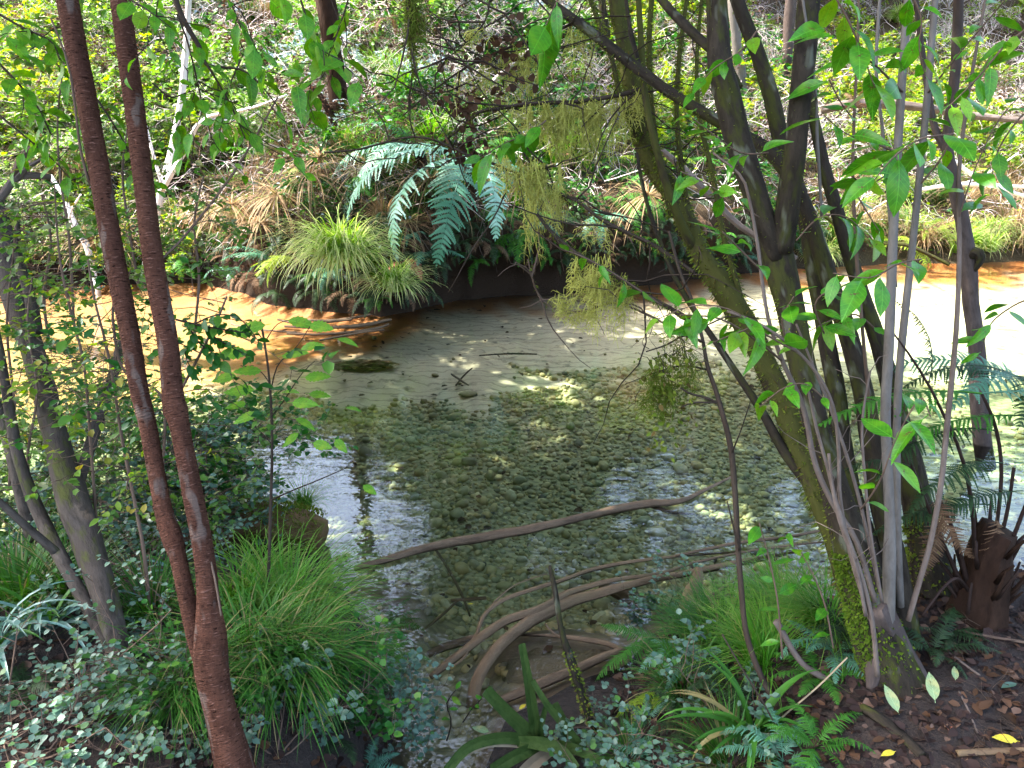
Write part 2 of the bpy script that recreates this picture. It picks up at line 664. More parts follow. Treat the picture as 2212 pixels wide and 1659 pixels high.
def bark_mat(name, c1, c2, c3, ring=0., moss=None, moss_amt=.5, rough=.85, scale=1., spot=None):
    """tube coordinates: xy round the limb, z metres along it"""
    m, nt, out = newmat(name)
    tc = nd(nt, "ShaderNodeAttribute", attribute_name="tc")
    mp = nd(nt, "ShaderNodeMapping"); nt.links.new(tc.outputs['Vector'], mp.inputs[0])
    mp.inputs['Scale'].default_value = (1, 1, .35)
    mr = nd(nt, "ShaderNodeMapping"); nt.links.new(tc.outputs['Vector'], mr.inputs[0])
    mr.inputs['Scale'].default_value = (1, 1, 5.)
    n1 = noise_tex(nt, 28. * scale, mp.outputs[0], 5., .65)
    n2 = noise_tex(nt, 7. * scale, mp.outputs[0], 3.)
    n3 = noise_tex(nt, 42. * scale, mr.outputs[0], 3.)
    col = mixc(nt, maprange(nt, n1, .3, .7), c1, c2)
    col = mixc(nt, maprange(nt, n2, .45, .68), col, c3)
    h = n1
    if ring:
        l = maprange(nt, n3, .60, .68, 0, .5)
        col = mixc(nt, l, col, tuple(min(1, x * 1.9 + .03) for x in c2))
        d = maprange(nt, n3, .38, .33)
        col = mixc(nt, d, col, tuple(x * .35 for x in c1))
        a = nd(nt, "ShaderNodeMath", operation='ADD'); nt.links.new(n1, a.inputs[0])
        b = nd(nt, "ShaderNodeMath", operation='MULTIPLY'); nt.links.new(n3, b.inputs[0]); b.inputs[1].default_value = ring
        nt.links.new(b.outputs[0], a.inputs[1])
        h = a.outputs[0]
    if spot is not None:
        n4 = noise_tex(nt, 16., mp.outputs[0], 2.)
        col = mixc(nt, maprange(nt, n4, .58, .64), col, spot)
    if moss is not None:
        n5 = noise_tex(nt, 11., mp.outputs[0], 4., .7)
        col = mixc(nt, maprange(nt, n5, .62 - .3 * moss_amt, .72 - .3 * moss_amt), col, moss)
    p = nd(nt, "ShaderNodeBsdfPrincipled", Roughness=rough)
    p.inputs['Specular IOR Level'].default_value = .05
    nt.links.new(col, p.inputs['Base Color'])
    bp = nd(nt, "ShaderNodeBump", Strength=1., Distance=.010)
    nt.links.new(h, bp.inputs['Height'])
    nt.links.new(bp.outputs[0], p.inputs['Normal'])
    nt.links.new(p.outputs[0], out.inputs['Surface'])
    return m


MT = {}
L_ = leaf_mat
MT['leaf_big'] = L_('glossy_green_leaf', (.03, .14, .008), (.06, .24, .012), (.14, .27, .015), .4, .34, .8, vein=True)
MT['leaf_top'] = L_('broad_green_leaf', (.035, .14, .008), (.075, .25, .015), (.12, .24, .02), .45, .42, .6, vein=True)
MT['leaf_sapling'] = L_('jagged_sapling_leaf', (.09, .24, .02), (.13, .3, .03), None, .4, .5, .4, vein=True)
MT['leaf_dark'] = L_('dark_small_leaf', (.012, .065, .010), (.03, .13, .018), (.07, .17, .02), .3, .35, .5)
MT['leaf_grey'] = L_('blue_grey_leaf', (.045, .10, .065), (.13, .21, .15), (.05, .13, .02), .2, .35, .6)
MT['leaf_pale'] = L_('pale_scrub_leaf', (.05, .13, .018), (.13, .24, .045), (.22, .24, .12), .4, .45, .5)
MT['leaf_lime'] = L_('lime_leaf', (.10, .20, .02), (.2, .30, .04), (.25, .22, .04), .5, .5, .3)
MT['leaf_silver'] = L_('silvery_leaf', (.2, .28, .3), (.3, .36, .42), (.1, .16, .08), .15, .35, .6)
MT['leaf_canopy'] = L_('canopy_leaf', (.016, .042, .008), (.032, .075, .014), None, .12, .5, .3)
MT['leaf_litter'] = L_('litter_leaf', (.018, .011, .009), (.05, .030, .024), (.13, .08, .055), .1, .7, .2)
MT['leaf_brown'] = L_('dead_brown_leaf', (.03, .017, .009), (.10, .052, .028), None, .15, .7, .2)
MT['fallen_green'] = L_('fallen_green_leaf', (.17, .26, .12), (.22, .3, .14), None, .2, .4, .5, vein=True)
MT['fallen_yellow'] = L_('fallen_yellow_leaf', (.42, .40, .03), (.5, .42, .04), None, .25, .5, .4, vein=True)
MT['fallen_orange'] = L_('fallen_orange_leaf', (.5, .14, .02), (.55, .2, .03), None, .25, .5, .4)
MT['grass'] = L_('green_grass_blade', (.035, .15, .010), (.08, .27, .018), (.24, .25, .07), .38, .42, .4, tipc=(.12, .24, .03))
MT['grass_dark'] = L_('dark_grass_blade', (.02, .08, .010), (.05, .16, .018), (.2, .17, .07), .3, .45, .4)
MT['sedge'] = L_('bright_sedge_blade', (.12, .28, .025), (.28, .45, .08), (.46, .46, .22), .4, .45, .4, tipc=(.36, .38, .17))
MT['grass_dry'] = L_('dry_grass_blade', (.18, .12, .06), (.34, .25, .14), (.1, .13, .03), .25, .6, .2)
MT['strap'] = L_('blue_green_strap_leaf', (.07, .15, .12), (.12, .22, .19), None, .15, .3, .6)
MT['flax_dry'] = L_('dry_strap_leaf', (.2, .15, .09), (.3, .24, .15), None, .15, .5, .3)
MT['fern'] = L_('green_fern', (.03, .12, .014), (.055, .19, .022), None, .35, .5, .3)
MT['fern_lime'] = L_('yellow_green_fern', (.17, .28, .02), (.26, .36, .04), None, .45, .5, .3)
MT['fern_blue'] = L_('silver_fern', (.13, .31, .19), (.28, .46, .36), None, .2, .38, .6)
MT['fern_teal'] = L_('teal_fern', (.05, .15, .085), (.09, .22, .14), None, .3, .4, .5)
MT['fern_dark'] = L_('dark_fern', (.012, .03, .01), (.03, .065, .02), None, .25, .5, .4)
MT['fern_dead'] = L_('dead_fern', (.07, .04, .022), (.17, .105, .06), None, .2, .7, .2)
MT['fern_red'] = L_('rusty_fern', (.3, .11, .07), (.36, .16, .1), None, .25, .7, .2)
MT['moss'] = L_('moss', (.07, .11, .012), (.16, .19, .03), (.09, .06, .02), .2, .8, .1)
MT['moss_bright'] = L_('bright_moss', (.06, .12, .012), (.13, .19, .02), None, .3, .7, .1)
MT['lichen'] = L_('beard_lichen', (.42, .42, .09), (.60, .60, .17), (.30, .30, .06), .3, .8, .1)
B_ = bark_mat
MT['flax'] = bark_mat('olive_strap_leaf', (.012, .03, .006), (.05, .08, .02), (.026, .048, .011), rough=.45)
MT['bark_red'] = B_('red_brown_bark', (.026, .0115, .0075), (.085, .037, .023), (.045, .020, .0135), ring=.8, spot=(.085, .06, .048))
MT['bark_grey'] = B_('grey_mossy_bark', (.018, .015, .012), (.075, .063, .053), (.036, .029, .024), moss=(.045, .05, .015), moss_amt=.3)
MT['bark_dark'] = B_('dark_mossy_bark', (.010, .008, .006), (.040, .032, .023), (.018, .014, .010), moss=(.034, .036, .010), moss_amt=.42, spot=(.075, .078, .055))
MT['bark_moss'] = B_('moss_coated_bark', (.02, .016, .01), (.045, .036, .02), (.03, .027, .012), moss=(.045, .046, .012), moss_amt=.8)
MT['log_moss'] = B_('rotten_mossy_log', (.06, .035, .016), (.15, .095, .045), (.10, .06, .03), moss=(.075, .08, .016), moss_amt=.35)
MT['cane'] = B_('smooth_grey_cane', (.075, .066, .056), (.15, .135, .118), (.10, .09, .078), rough=.7)
MT['bark_pole'] = B_('pinkish_grey_bark', (.035, .027, .023), (.085, .066, .058), (.055, .04, .034))
MT['twig'] = B_('brown_twig', (.06, .04, .03), (.13, .09, .065), (.09, .065, .045))
MT['twig_pale'] = B_('pale_dead_twig', (.36, .30, .27), (.58, .52, .5), (.45, .38, .36))
MT['twig_dark'] = B_('dark_twig', (.022, .016, .012), (.055, .04, .03), (.035, .028, .02))
MT['wood_white'] = B_('bleached_wood', (.5, .46, .44), (.72, .69, .68), (.6, .55, .52))
MT['wood_wet'] = B_('waterlogged_wood', (.055, .036, .022), (.16, .112, .07), (.09, .062, .04), rough=.5)
MT['wood_silt'] = B_('silt_covered_wood', (.085, .055, .032), (.16, .11, .065), (.10, .075, .04), rough=.6)
MT['wood_grey'] = B_('weathered_stick', (.07, .052, .042), (.16, .13, .11), (.055, .04, .03))
MT['stipe'] = B_('dark_fern_stalk', (.015, .01, .008), (.04, .025, .02), (.025, .015, .012), rough=.5)
MT['trunk_fern'] = B_('fibrous_fern_trunk', (.012, .007, .005), (.04, .022, .014), (.022, .012, .008))


def stone_mat():
    m, nt, out = newmat('river_stone')
    g = nd(nt, "ShaderNodeNewGeometry")
    oi = nd(nt, "ShaderNodeObjectInfo")
    a = nd(nt, "ShaderNodeMath", operation='ADD')
    nt.links.new(g.outputs['Random Per Island'], a.inputs[0]); nt.links.new(oi.outputs['Random'], a.inputs[1])
    f = nd(nt, "ShaderNodeMath", operation='FRACT'); nt.links.new(a.outputs[0], f.inputs[0])
    cr = nd(nt, "ShaderNodeValToRGB")
    nt.links.new(f.outputs[0], cr.inputs[0])
    el = cr.color_ramp.elements
    cols = [(0, (.25, .19, .07)), (.2, (.44, .31, .12)), (.4, (.32, .26, .11)), (.55, (.55, .41, .18)), (.7, (.27, .25, .13)), (.85, (.48, .39, .2)), (.93, (.07, .055, .035)), (1, (.62, .52, .28))]
    el[0].position, el[0].color = cols[0][0], C(cols[0][1])
    el[1].position, el[1].color = cols[-1][0], C(cols[-1][1])
    for p, c in cols[1:-1]:
        e = el.new(p); e.color = C(c)
    n = noise_tex(nt, 22., g.outputs['Position'], 4.)
    col = mixc(nt, maprange(nt, n, .4, .75, 0, .55), cr.outputs[0], (.17, .155, .07))
    p = nd(nt, "ShaderNodeBsdfPrincipled", Roughness=.7)
    nt.links.new(col, p.inputs['Base Color'])
    b = nd(nt, "ShaderNodeBump", Strength=.3, Distance=.005); nt.links.new(n, b.inputs['Height']); nt.links.new(b.outputs[0], p.inputs['Normal'])
    nt.links.new(p.outputs[0], out.inputs['Surface'])
    return m


def bed_mat():
    m, nt, out = newmat('stream_bed')
    z = nd(nt, "ShaderNodeAttribute", attribute_name="zone")
    sx = nd(nt, "ShaderNodeSeparateColor"); nt.links.new(z.outputs['Color'], sx.inputs[0])
    g = nd(nt, "ShaderNodeNewGeometry")
    P = g.outputs['Position']
    n1 = noise_tex(nt, 3., P, 5.)
    n2 = noise_tex(nt, 30., P, 4., .7)
    mp = nd(nt, "ShaderNodeMapping"); nt.links.new(P, mp.inputs[0]); mp.inputs['Scale'].default_value = (1., 2.2, 1.)
    vo = nd(nt, "ShaderNodeTexVoronoi", Scale=13.); nt.links.new(mp.outputs[0], vo.inputs['Vector'])
    gravel = mixc(nt, n2, (.26, .21, .09), (.42, .34, .17))
    gravel = mixc(nt, maprange(nt, vo.outputs['Distance'], .4, .7), gravel, (.18, .15, .07))
    sand = mixc(nt, n1, (.50, .385, .235), (.63, .51, .345))
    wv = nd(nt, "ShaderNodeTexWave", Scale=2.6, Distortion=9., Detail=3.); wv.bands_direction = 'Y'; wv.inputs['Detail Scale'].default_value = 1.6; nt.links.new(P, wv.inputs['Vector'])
    sand = mixc(nt, maprange(nt, wv.outputs['Fac'], .16, .02, 0, .55), sand, (.20, .145, .09))      # dark bands put the shade of ripple troughs into the sand colour
    n3 = noise_tex(nt, 6., mp.outputs[0], 6., .7)
    sand = mixc(nt, maprange(nt, n3, .58, .66, 0, .8), sand, (.16, .12, .08))
    sxp = nd(nt, "ShaderNodeSeparateXYZ"); nt.links.new(P, sxp.inputs[0])
    n9 = noise_tex(nt, 1.3, mp.outputs[0], 6., .65)
    orange = mixc(nt, n1, (.32, .095, .012), (.46, .17, .03))
    orange = mixc(nt, maprange(nt, sxp.outputs[0], -2.4, -4.2, 0, .3), orange, (.46, .24, .08))      # paler on the left: sun glare put into the silt colour
    orange = mixc(nt, maprange(nt, n9, .48, .68, 0, .35), orange, (.40, .25, .11))
    orange = mixc(nt, maprange(nt, n3, .52, .66, 0, .75), orange, (.17, .075, .03))
    silt = mixc(nt, n2, (.13, .09, .05), (.22, .16, .095))
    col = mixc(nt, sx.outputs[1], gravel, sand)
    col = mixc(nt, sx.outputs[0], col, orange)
    col = mixc(nt, sx.outputs[2], col, silt)
    p = nd(nt, "ShaderNodeBsdfPrincipled", Roughness=.8)
    nt.links.new(col, p.inputs['Base Color'])
    b = nd(nt, "ShaderNodeBump", Strength=.6, Distance=.02); nt.links.new(n3, b.inputs['Height']); nt.links.new(b.outputs[0], p.inputs['Normal'])
    nt.links.new(p.outputs[0], out.inputs['Surface'])
    return m


def soil_mat(name, a, b_, c, wet=0., far=False):
    m, nt, out = newmat(name)
    g = nd(nt, "ShaderNodeNewGeometry")
    P = g.outputs['Position']
    n1 = noise_tex(nt, 2.2, P, 5.)
    n2 = noise_tex(nt, 45., P, 5., .7)
    col = mixc(nt, n1, a, b_)
    col = mixc(nt, maprange(nt, n2, .5, .65, 0, .8), col, c)
    p = nd(nt, "ShaderNodeBsdfPrincipled", Roughness=.9)
    p.inputs['Specular IOR Level'].default_value = .3 if wet else .06
    nt.links.new(col, p.inputs['Base Color'])
    if far:                                          # bare dark earth low on the cut bank, straw above
        sx = nd(nt, "ShaderNodeSeparateXYZ"); nt.links.new(P, sx.inputs[0])
        hz = nd(nt, "ShaderNodeMath", operation='MULTIPLY_ADD'); nt.links.new(n1, hz.inputs[0]); hz.inputs[1].default_value = .8; nt.links.new(sx.outputs[2], hz.inputs[2])
        cx = maprange(nt, sx.outputs[0], 3.5, 5.5)
        dk = maprange(nt, hz.outputs[0], 1.1, 1.8)
        mxx = nd(nt, "ShaderNodeMath", operation='MAXIMUM'); nt.links.new(dk, mxx.inputs[0]); nt.links.new(cx, mxx.inputs[1])
        col = mixc(nt, mxx.outputs[0], (.022, .014, .009), col)
        nt.links.new(col, p.inputs['Base Color'])
    if wet:
        sx = nd(nt, "ShaderNodeSeparateXYZ"); nt.links.new(P, sx.inputs[0])
        w = maprange(nt, sx.outputs[2], .05, .14, .16, .9)
        nt.links.new(w, p.inputs['Roughness'])
    b = nd(nt, "ShaderNodeBump", Strength=.8, Distance=.03); nt.links.new(n2, b.inputs['Height']); nt.links.new(b.outputs[0], p.inputs['Normal'])
    nt.links.new(p.outputs[0], out.inputs['Surface'])
    return m


def water_mat():
    m, nt, out = newmat('clear_stream_water')
    g = nd(nt, "ShaderNodeNewGeometry")
    mp = nd(nt, "ShaderNodeMapping"); nt.links.new(g.outputs['Position'], mp.inputs[0]); mp.inputs['Scale'].default_value = (1., 1.8, 1.)
    n1 = noise_tex(nt, 5., mp.outputs[0], 3., .5)
    n2 = noise_tex(nt, 1.1, mp.outputs[0], 2., .5)
    a = nd(nt, "ShaderNodeMath", operation='MULTIPLY_ADD'); nt.links.new(n2, a.inputs[0]); a.inputs[1].default_value = 1.5; nt.links.new(n1, a.inputs[2])
    b = nd(nt, "ShaderNodeBump", Strength=.06, Distance=.05); nt.links.new(a.outputs[0], b.inputs['Height'])
    fr = nd(nt, "ShaderNodeFresnel", IOR=1.47); nt.links.new(b.outputs[0], fr.inputs['Normal'])
    gl = nd(nt, "ShaderNodeBsdfGlossy", Roughness=.015); gl.inputs['Color'].default_value = (1, 1, 1, 1)
    nt.links.new(b.outputs[0], gl.inputs['Normal'])
    tr = nd(nt, "ShaderNodeBsdfTransparent")
    mx = nd(nt, "ShaderNodeMixShader"); nt.links.new(fr.outputs[0], mx.inputs[0]); nt.links.new(tr.outputs[0], mx.inputs[1]); nt.links.new(gl.outputs[0], mx.inputs[2])
    nt.links.new(mx.outputs[0], out.inputs['Surface'])
    va = nd(nt, "ShaderNodeVolumeAbsorption", Density=.36); va.inputs['Color'].default_value = (.30, .88, .68, 1)
    nt.links.new(va.outputs[0], out.inputs['Volume'])
    return m


MT['stone'] = stone_mat()
MT['sunk_rock'] = soil_mat('silt_covered_rock', (.14, .105, .06), (.24, .19, .115), (.18, .14, .08))
MT['bed'] = bed_mat()
MT['soil'] = soil_mat('leaf_strewn_soil', (.014, .010, .008), (.028, .019, .014), (.045, .03, .022), wet=1.)
MT['hill'] = soil_mat('overgrown_slope', (.028, .02, .011), (.06, .045, .024), (.11, .085, .05), far=True)
MT['water'] = water_mat()

# ------------------------------------------------------------------ the setting
XS = np.concatenate([-np.geomspace(60, 8.2, 26), np.linspace(-8, 8, 330), np.geomspace(8.2, 60, 26)])


def lip(x, z):
    """how far the undercut far bank leans out over the water at height z"""
    w = ss((x + 1.7) / .5) * ss((4.2 - x) / .8)
    return .42 * w * ss((z - .22) / .4) * ss((1.7 - z) / .7)


def sheet(name, rows, zfun, mat):
    """rows(x) -> y values per column, from near to far"""
    Y = np.stack([rows(x) for x in XS], 1)
    X = np.broadcast_to(XS[None], Y.shape)
    Z = zfun(X, Y)
    nr, nc = Y.shape
    k = (np.arange(nr - 1)[:, None] * nc + np.arange(nc - 1)[None]).ravel()
    Q = np.stack([k, k + 1, k + nc + 1, k + nc], 1)
    mb = MB()
    Yl = Y - lip(X, Z) if name == "far_bank_hillside" else Y
    mb.add(np.stack([X, Yl, Z], -1).reshape(-1, 3), Q)
    o = mb.build(name, mat)
    o["kind"] = "structure"
    return o, X, Y


S_ROWS = np.linspace(0, 1, 150)
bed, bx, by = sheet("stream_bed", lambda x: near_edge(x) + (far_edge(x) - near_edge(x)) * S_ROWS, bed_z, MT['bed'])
s_ = (by - near_edge(bx)) / (far_edge(bx) - near_edge(bx))
nn_ = .05 * fbm(bx, by, 1.1)
orange_ = ss((s_ + nn_ * 1.8 - np.interp(bx, [-8, -4, -2.4, -1, .5, 3, 6, 9], [.30, .33, .60, .87, .87, .88, .82, .82])) / .14)
sand_ = ss((s_ + nn_ * .6 - np.interp(bx, [-8, -2, 0, 2, 4, 7], [.52, .56, .58, .60, .5, .45])) / .035)
patch_ = np.exp(-(((bx - .9) / .9) ** 2 + ((by - 8.05) / .22) ** 2) * 1.5) > .45 + .3 * fbm(bx, by, 3.)
sand_ = np.where(patch_, sand_ * .15, sand_)
silt_ = np.clip(np.exp(-(((bx - .15) / .55) ** 2 + ((by - 3.4) / .4) ** 2) * 1.2) * 1.6 + np.exp(-(((bx + .72) / .42) ** 2 + ((by - 3.95) / .32) ** 2) * 1.2) * 1.4 - .3 + nn_ * 2, 0, 1) + ss((.05 - s_) / .03)
ca = bed.data.color_attributes.new("zone", 'FLOAT_COLOR', 'POINT')
ca.data.foreach_set("color", np.stack([orange_, sand_, np.clip(silt_, 0, 1), np.ones_like(sand_)], -1).astype(np.float32).ravel())

D_F = np.r_[np.linspace(0, .7, 22), np.linspace(.8, 8, 60), np.linspace(8.5, 26, 25), np.geomspace(28, 140, 10)]
hill, _, _ = sheet("far_bank_hillside", lambda x: far_edge(x) + D_F, far_z, MT['hill'])
D_N = np.r_[np.geomspace(40, 5, 8), np.linspace(4.6, 0, 120)]
nb, _, _ = sheet("near_bank_ground", lambda x: near_edge(x) - D_N, near_z, MT['soil'])

mb = MB()
x0, x1, y0, y1, zt, zb = -58., 58., 1.2, 16., 0.0, -1.3
mb.add([[x0, y0, zb], [x1, y0, zb], [x1, y1, zb], [x0, y1, zb], [x0, y0, zt], [x1, y0, zt], [x1, y1, zt], [x0, y1, zt]],
       [[0, 3, 2, 1], [4, 5, 6, 7], [0, 1, 5, 4], [1, 2, 6, 5], [2, 3, 7, 6], [3, 0, 4, 7]])
wt = mb.build("stream_water", MT['water'], smooth=False)
wt["kind"] = "structure"

# ---- pebbles of the bed: the larger ones each a part of the bed, the rest one mass
STONES = [stone(k, flat=.62) for k in range(8)]
STONE_ME = []
for k, (v, q, t) in enumerate(STONES):
    m_ = MB(); m_.add(v, q, t); STONE_ME.append(m_.mesh("pebble", MT['stone']))
xx, yy = np.meshgrid(np.arange(-4.2, 5.0, .043), np.arange(3.0, 9.0, .043))
xx = xx.ravel() + rng.uniform(-.02, .02, xx.size)
yy = yy.ravel() + rng.uniform(-.024, .024, yy.size)
S = (yy - near_edge(xx)) / (far_edge(xx) - near_edge(xx))
N_ = .05 * fbm(xx, yy, 1.1)
sandq = ss((S + N_ * .6 - np.interp(xx, [-8, -2, 0, 2, 4, 7], [.52, .56, .58, .60, .5, .45])) / .05)
patchq = np.exp(-(((xx - .9) / .9) ** 2 + ((yy - 8.05) / .22) ** 2) * 1.5) > .5 + .3 * fbm(xx, yy, 3.)
siltq = np.exp(-(((xx - .15) / .55) ** 2 + ((yy - 3.4) / .4) ** 2)) + np.exp(-(((xx + .72) / .42) ** 2 + ((yy - 3.95) / .32) ** 2))
side = np.clip((abs(xx - .2) - 2.6) / 1.5, 0, .75)
keep = ((rng.uniform(0, 1, xx.size) > sandq * .995) | (patchq & (rng.uniform(0, 1, xx.size) < .55))) & (S > .05) & (siltq < .55 + .3 * rng.uniform(-1, 1, xx.size)) & (rng.uniform(0, 1, xx.size) > side) & (rng.uniform(0, 1, xx.size) < .92) & ~((yy < 3.05) & (xx < .6))
xx, yy = xx[keep], yy[keep]
size = np.clip(rng.lognormal(math.log(.043), .42, xx.size), .02, .15)
zz = bed_z(xx, yy) + size * .06
vis = size / np.hypot(yy, 2.6)
order = np.argsort(-vis)
top, rest = order[:290], order[290:]
for i in top:
    o = bpy.data.objects.new("pebble", STONE_ME[int(rng.integers(0, 8))])
    COL.objects.link(o)
    o.parent = bed
    o.location = (xx[i], yy[i], zz[i] + .005)
    o.rotation_euler = (rng.normal(0, .15), rng.normal(0, .15), rng.uniform(0, 6.28))
    o.scale = (size[i],) * 3
cl = Cloud()
az = rng.uniform(0, 2 * np.pi, len(rest))
cl.add(np.stack([xx[rest], yy[rest], zz[rest]], 1), np.stack([np.cos(az), np.sin(az), rng.normal(0, .15, len(az))], 1),
       np.stack([rng.normal(0, .2, len(az)), rng.normal(0, .2, len(az)), np.ones(len(az))], 1), size[rest])
mb = MB(); cl.bake(mb, STONES)
o = mb.build("gravel", MT['stone'], bed); o["kind"] = "stuff"

# ------------------------------------------------------------------ helpers for plants
def leaf_meshes(name, mat, specs):
    out = []
    for kw in specs:
        m_ = MB(); v, q, t = leaf_tmpl(**kw); m_.add(v, q, t, v)
        out.append(m_.mesh(name, mat))
    return out


LEAF_BIG = leaf_meshes("leaf", MT['leaf_big'], [dict(w=.21, rows=6, fold=.25, droop=.18, stalk=.12), dict(w=.18, rows=6, fold=.4, droop=.35, stalk=.15), dict(w=.24, rows=6, fold=.15, droop=.05, stalk=.1), dict(w=.2, rows=6, fold=.3, droop=.25, twist=.6, stalk=.12), dict(w=.17, rows=7, fold=.5, droop=.55, twist=-.5, stalk=.14), dict(w=.23, rows=7, fold=-.1, droop=.4, twist=.9, stalk=.1)])
LEAF_TOP = leaf_meshes("leaf", MT['leaf_top'], [dict(w=.25, rows=5, fold=.25, droop=.2, stalk=.1), dict(w=.22, rows=5, fold=.4, droop=.3, stalk=.1), dict(w=.28, rows=5, fold=.15, droop=.1, stalk=.12), dict(w=.22, rows=6, fold=.5, droop=.5, twist=.7, stalk=.1)])
LEAF_SAP = leaf_meshes("leaf", MT['leaf_sapling'], [dict(w=.27, rows=14, fold=.1, droop=.12, teeth=.22, peak=.35, stalk=.15), dict(w=.24, rows=14, fold=.2, droop=.22, teeth=.2, peak=.4, stalk=.2), dict(w=.3, rows=14, fold=.05, droop=.05, teeth=.25, peak=.35, stalk=.15)])
LEAF_GLOSS = leaf_meshes("leaf", MT['leaf_dark'], [dict(w=.28, rows=4, fold=.2, droop=.1), dict(w=.32, rows=4, fold=.3, droop=.2), dict(w=.25, rows=4, fold=.15, droop=.1)])


def leaf_obj(parent, p, d, n, size, meshes):
    d = unit(d); y = unit(np.cross(n, d)); n = np.cross(d, y)
    me = meshes[int(rng.integers(0, len(meshes)))]
    o = bpy.data.objects.new("leaf", me)
    COL.objects.link(o)
    o.parent = parent
    q = np.asarray(p) - wloc(parent)
    M = np.eye(4)
    M[:3, :3] = np.stack([d, y, n], 1) * size
    M[:3, 3] = q
    o.matrix_basis = Matrix(M.tolist())
    return o


def along(P, t):
    u = np.linspace(0, 1, len(P))
    p = np.array([np.interp(t, u, P[:, k]) for k in range(3)])
    e = min(1., t + .04); b = max(0., t - .04)
    T = np.array([np.interp(e, u, P[:, k]) - np.interp(b, u, P[:, k]) for k in range(3)])
    return p, unit(T)


def leaves_on(parent, P, n, size, meshes, t0=.1, t1=1., hang=.3, spread=1., jit=.35, flat=.8):
    for i in range(n):
        t = t0 + (t1 - t0) * (i + .5 * rng.uniform()) / max(1, n - .5)
        p, T = along(P, min(t, 1.))
        s = np.cross(T, [0, 0, 1.])
        s = unit(s) if np.linalg.norm(s) > .2 else unit(rng.normal(0, 1, 3) * [1, 1, .1])
        sg = 1 if i % 2 else -1
        d = unit(T * .45 + s * sg * spread + rng.normal(0, jit, 3) + np.array([0, 0, -hang]))
        nn = unit(np.array([0, -.25, 1.]) * flat + rng.normal(0, .35, 3))
        leaf_obj(parent, p, d, nn, size * rng.uniform(.5, 1.3), meshes)


def limb(parent, name, spec, mat, n=26, sides=8, wob=.06, seed=0., kind=None):
    P, R = px_path(spec, n)
    m_ = MB(); tube(m_, P, R, sides, wob, seed=seed)
    m_.build(name, mat, parent, kind)
    return P, R


def shag(cloud, P, R, n, size, down=.6, side=None, t0=0, t1=1):
    """short moss tufts all over a limb"""
    for t in rng.uniform(t0, t1, n):
        p, T = along(P, t)
        r = np.interp(t, np.linspace(0, 1, len(P)), R)
        v = rng.normal(0, 1, 3) + (0 if side is None else np.asarray(side) * 1.3)
        v = unit(v - T * np.dot(v, T))
        cloud.add(p + v * r * .92, v + np.array([0, 0, -down]) + rng.normal(0, .3, 3), rng.normal(0, 1, 3), size * rng.uniform(.5, 1.4))


def beard(mb, p, L, n, width=.03, r=.0016, ycol=0):
    """a hank of hanging lichen: many thin crinkled strands with short side threads"""
    subs = [(rng.normal(0, width), rng.uniform(.4, 1.1)) for _ in range(max(1, int(width / .011)))]
    for i in range(n):
        so, sl = subs[i % len(subs)]
        a = np.asarray(p, float) + np.array([so + rng.normal(0, .006), rng.normal(0, width * .6), rng.uniform(-.02, .02)])
        ln = L * sl * rng.uniform(.5, 1.05)
        k = max(5, int(ln / .05))
        P = [a]
        for j in range(k):
            P.append(P[-1] + np.array([rng.normal(0, .010), rng.normal(0, .008), -ln / k]))
        P = np.array(P)
        tube(mb, P, np.linspace(r, r * .5, len(P)), 3, cap=False)
        for j in range(1, k):
            for _ in range(2):
                d = np.array([rng.choice([-1, 1]) * rng.uniform(.4, 1.), rng.normal(0, .5), rng.uniform(-.9, .3)])
                q = P[j] + unit(d) * rng.uniform(.012, .034)
                q2 = q + unit(d * [.6, .6, 1] - [0, 0, .9]) * .014
                tube(mb, np.array([P[j], q, q2]), [r * .7, r * .6, r * .3], 3, cap=False)


# sun patches: where the photograph shows sunlit ground the canopy has its gaps
def sunlit(x, y):
    f = far_edge(x)
    w = np.zeros_like(x)
    w = np.maximum(w, ss((-2.7 - x) / .7) * ss((y - 5.9) / .8) * ss((11.6 - y) / .5) * (.55 + .4 * ss((fbm(x * 1.6, y * 1.6, 1.) + .4) / .6)))
    w = np.maximum(w, ss((x - 3.1) / .9) * ss((y - 5.4) / .8) * ss((f + 1.5 - y) / 1.) * (.6 + .4 * ss((fbm(x * 1.5, y * 1.5, 1.) + .5) / .6)))
    d = y - f
    dap = ss((fbm(x, y, 1.3) + .35) / .5)
    hl = ss((d - 1.2) / 1.2) * ss((11. - d) / 1.2)
    w = np.maximum(w, hl * np.where(x < -1.2, .97, np.where(x < 2.8, .25 + .75 * dap * ss((d - 2.0) / 2), .95)))
    return w


# gaps cut through the far crowns so that sky glints reflect in the pool
SKY_GAPS = []
for px, py, r in [(1055, 1105, .5), (1085, 1150, .4), (1150, 1165, .45), (1335, 1062, .5), (1425, 1040, .55), (1440, 1075, .4), (1420, 1190, .45), (1195, 905, .3), (1125, 885, .3), (1290, 890, .3), (1520, 1150, .4), (1600, 1235, .45), (1560, 1110, .4), (1715, 1215, .5), (1640, 1160, .35), (1375, 1310, .5), (1270, 1000, .3), (1480, 1000, .35), (1220, 1230, .35), (1700, 1080, .4), (1090, 1040, .35), (1780, 1180, .5)]:
    d_ = ray(px, py)
    SKY_GAPS.append((on(px, py, 0.), unit(np.array([d_[0], d_[1], -d_[2]])), r * 1.6))


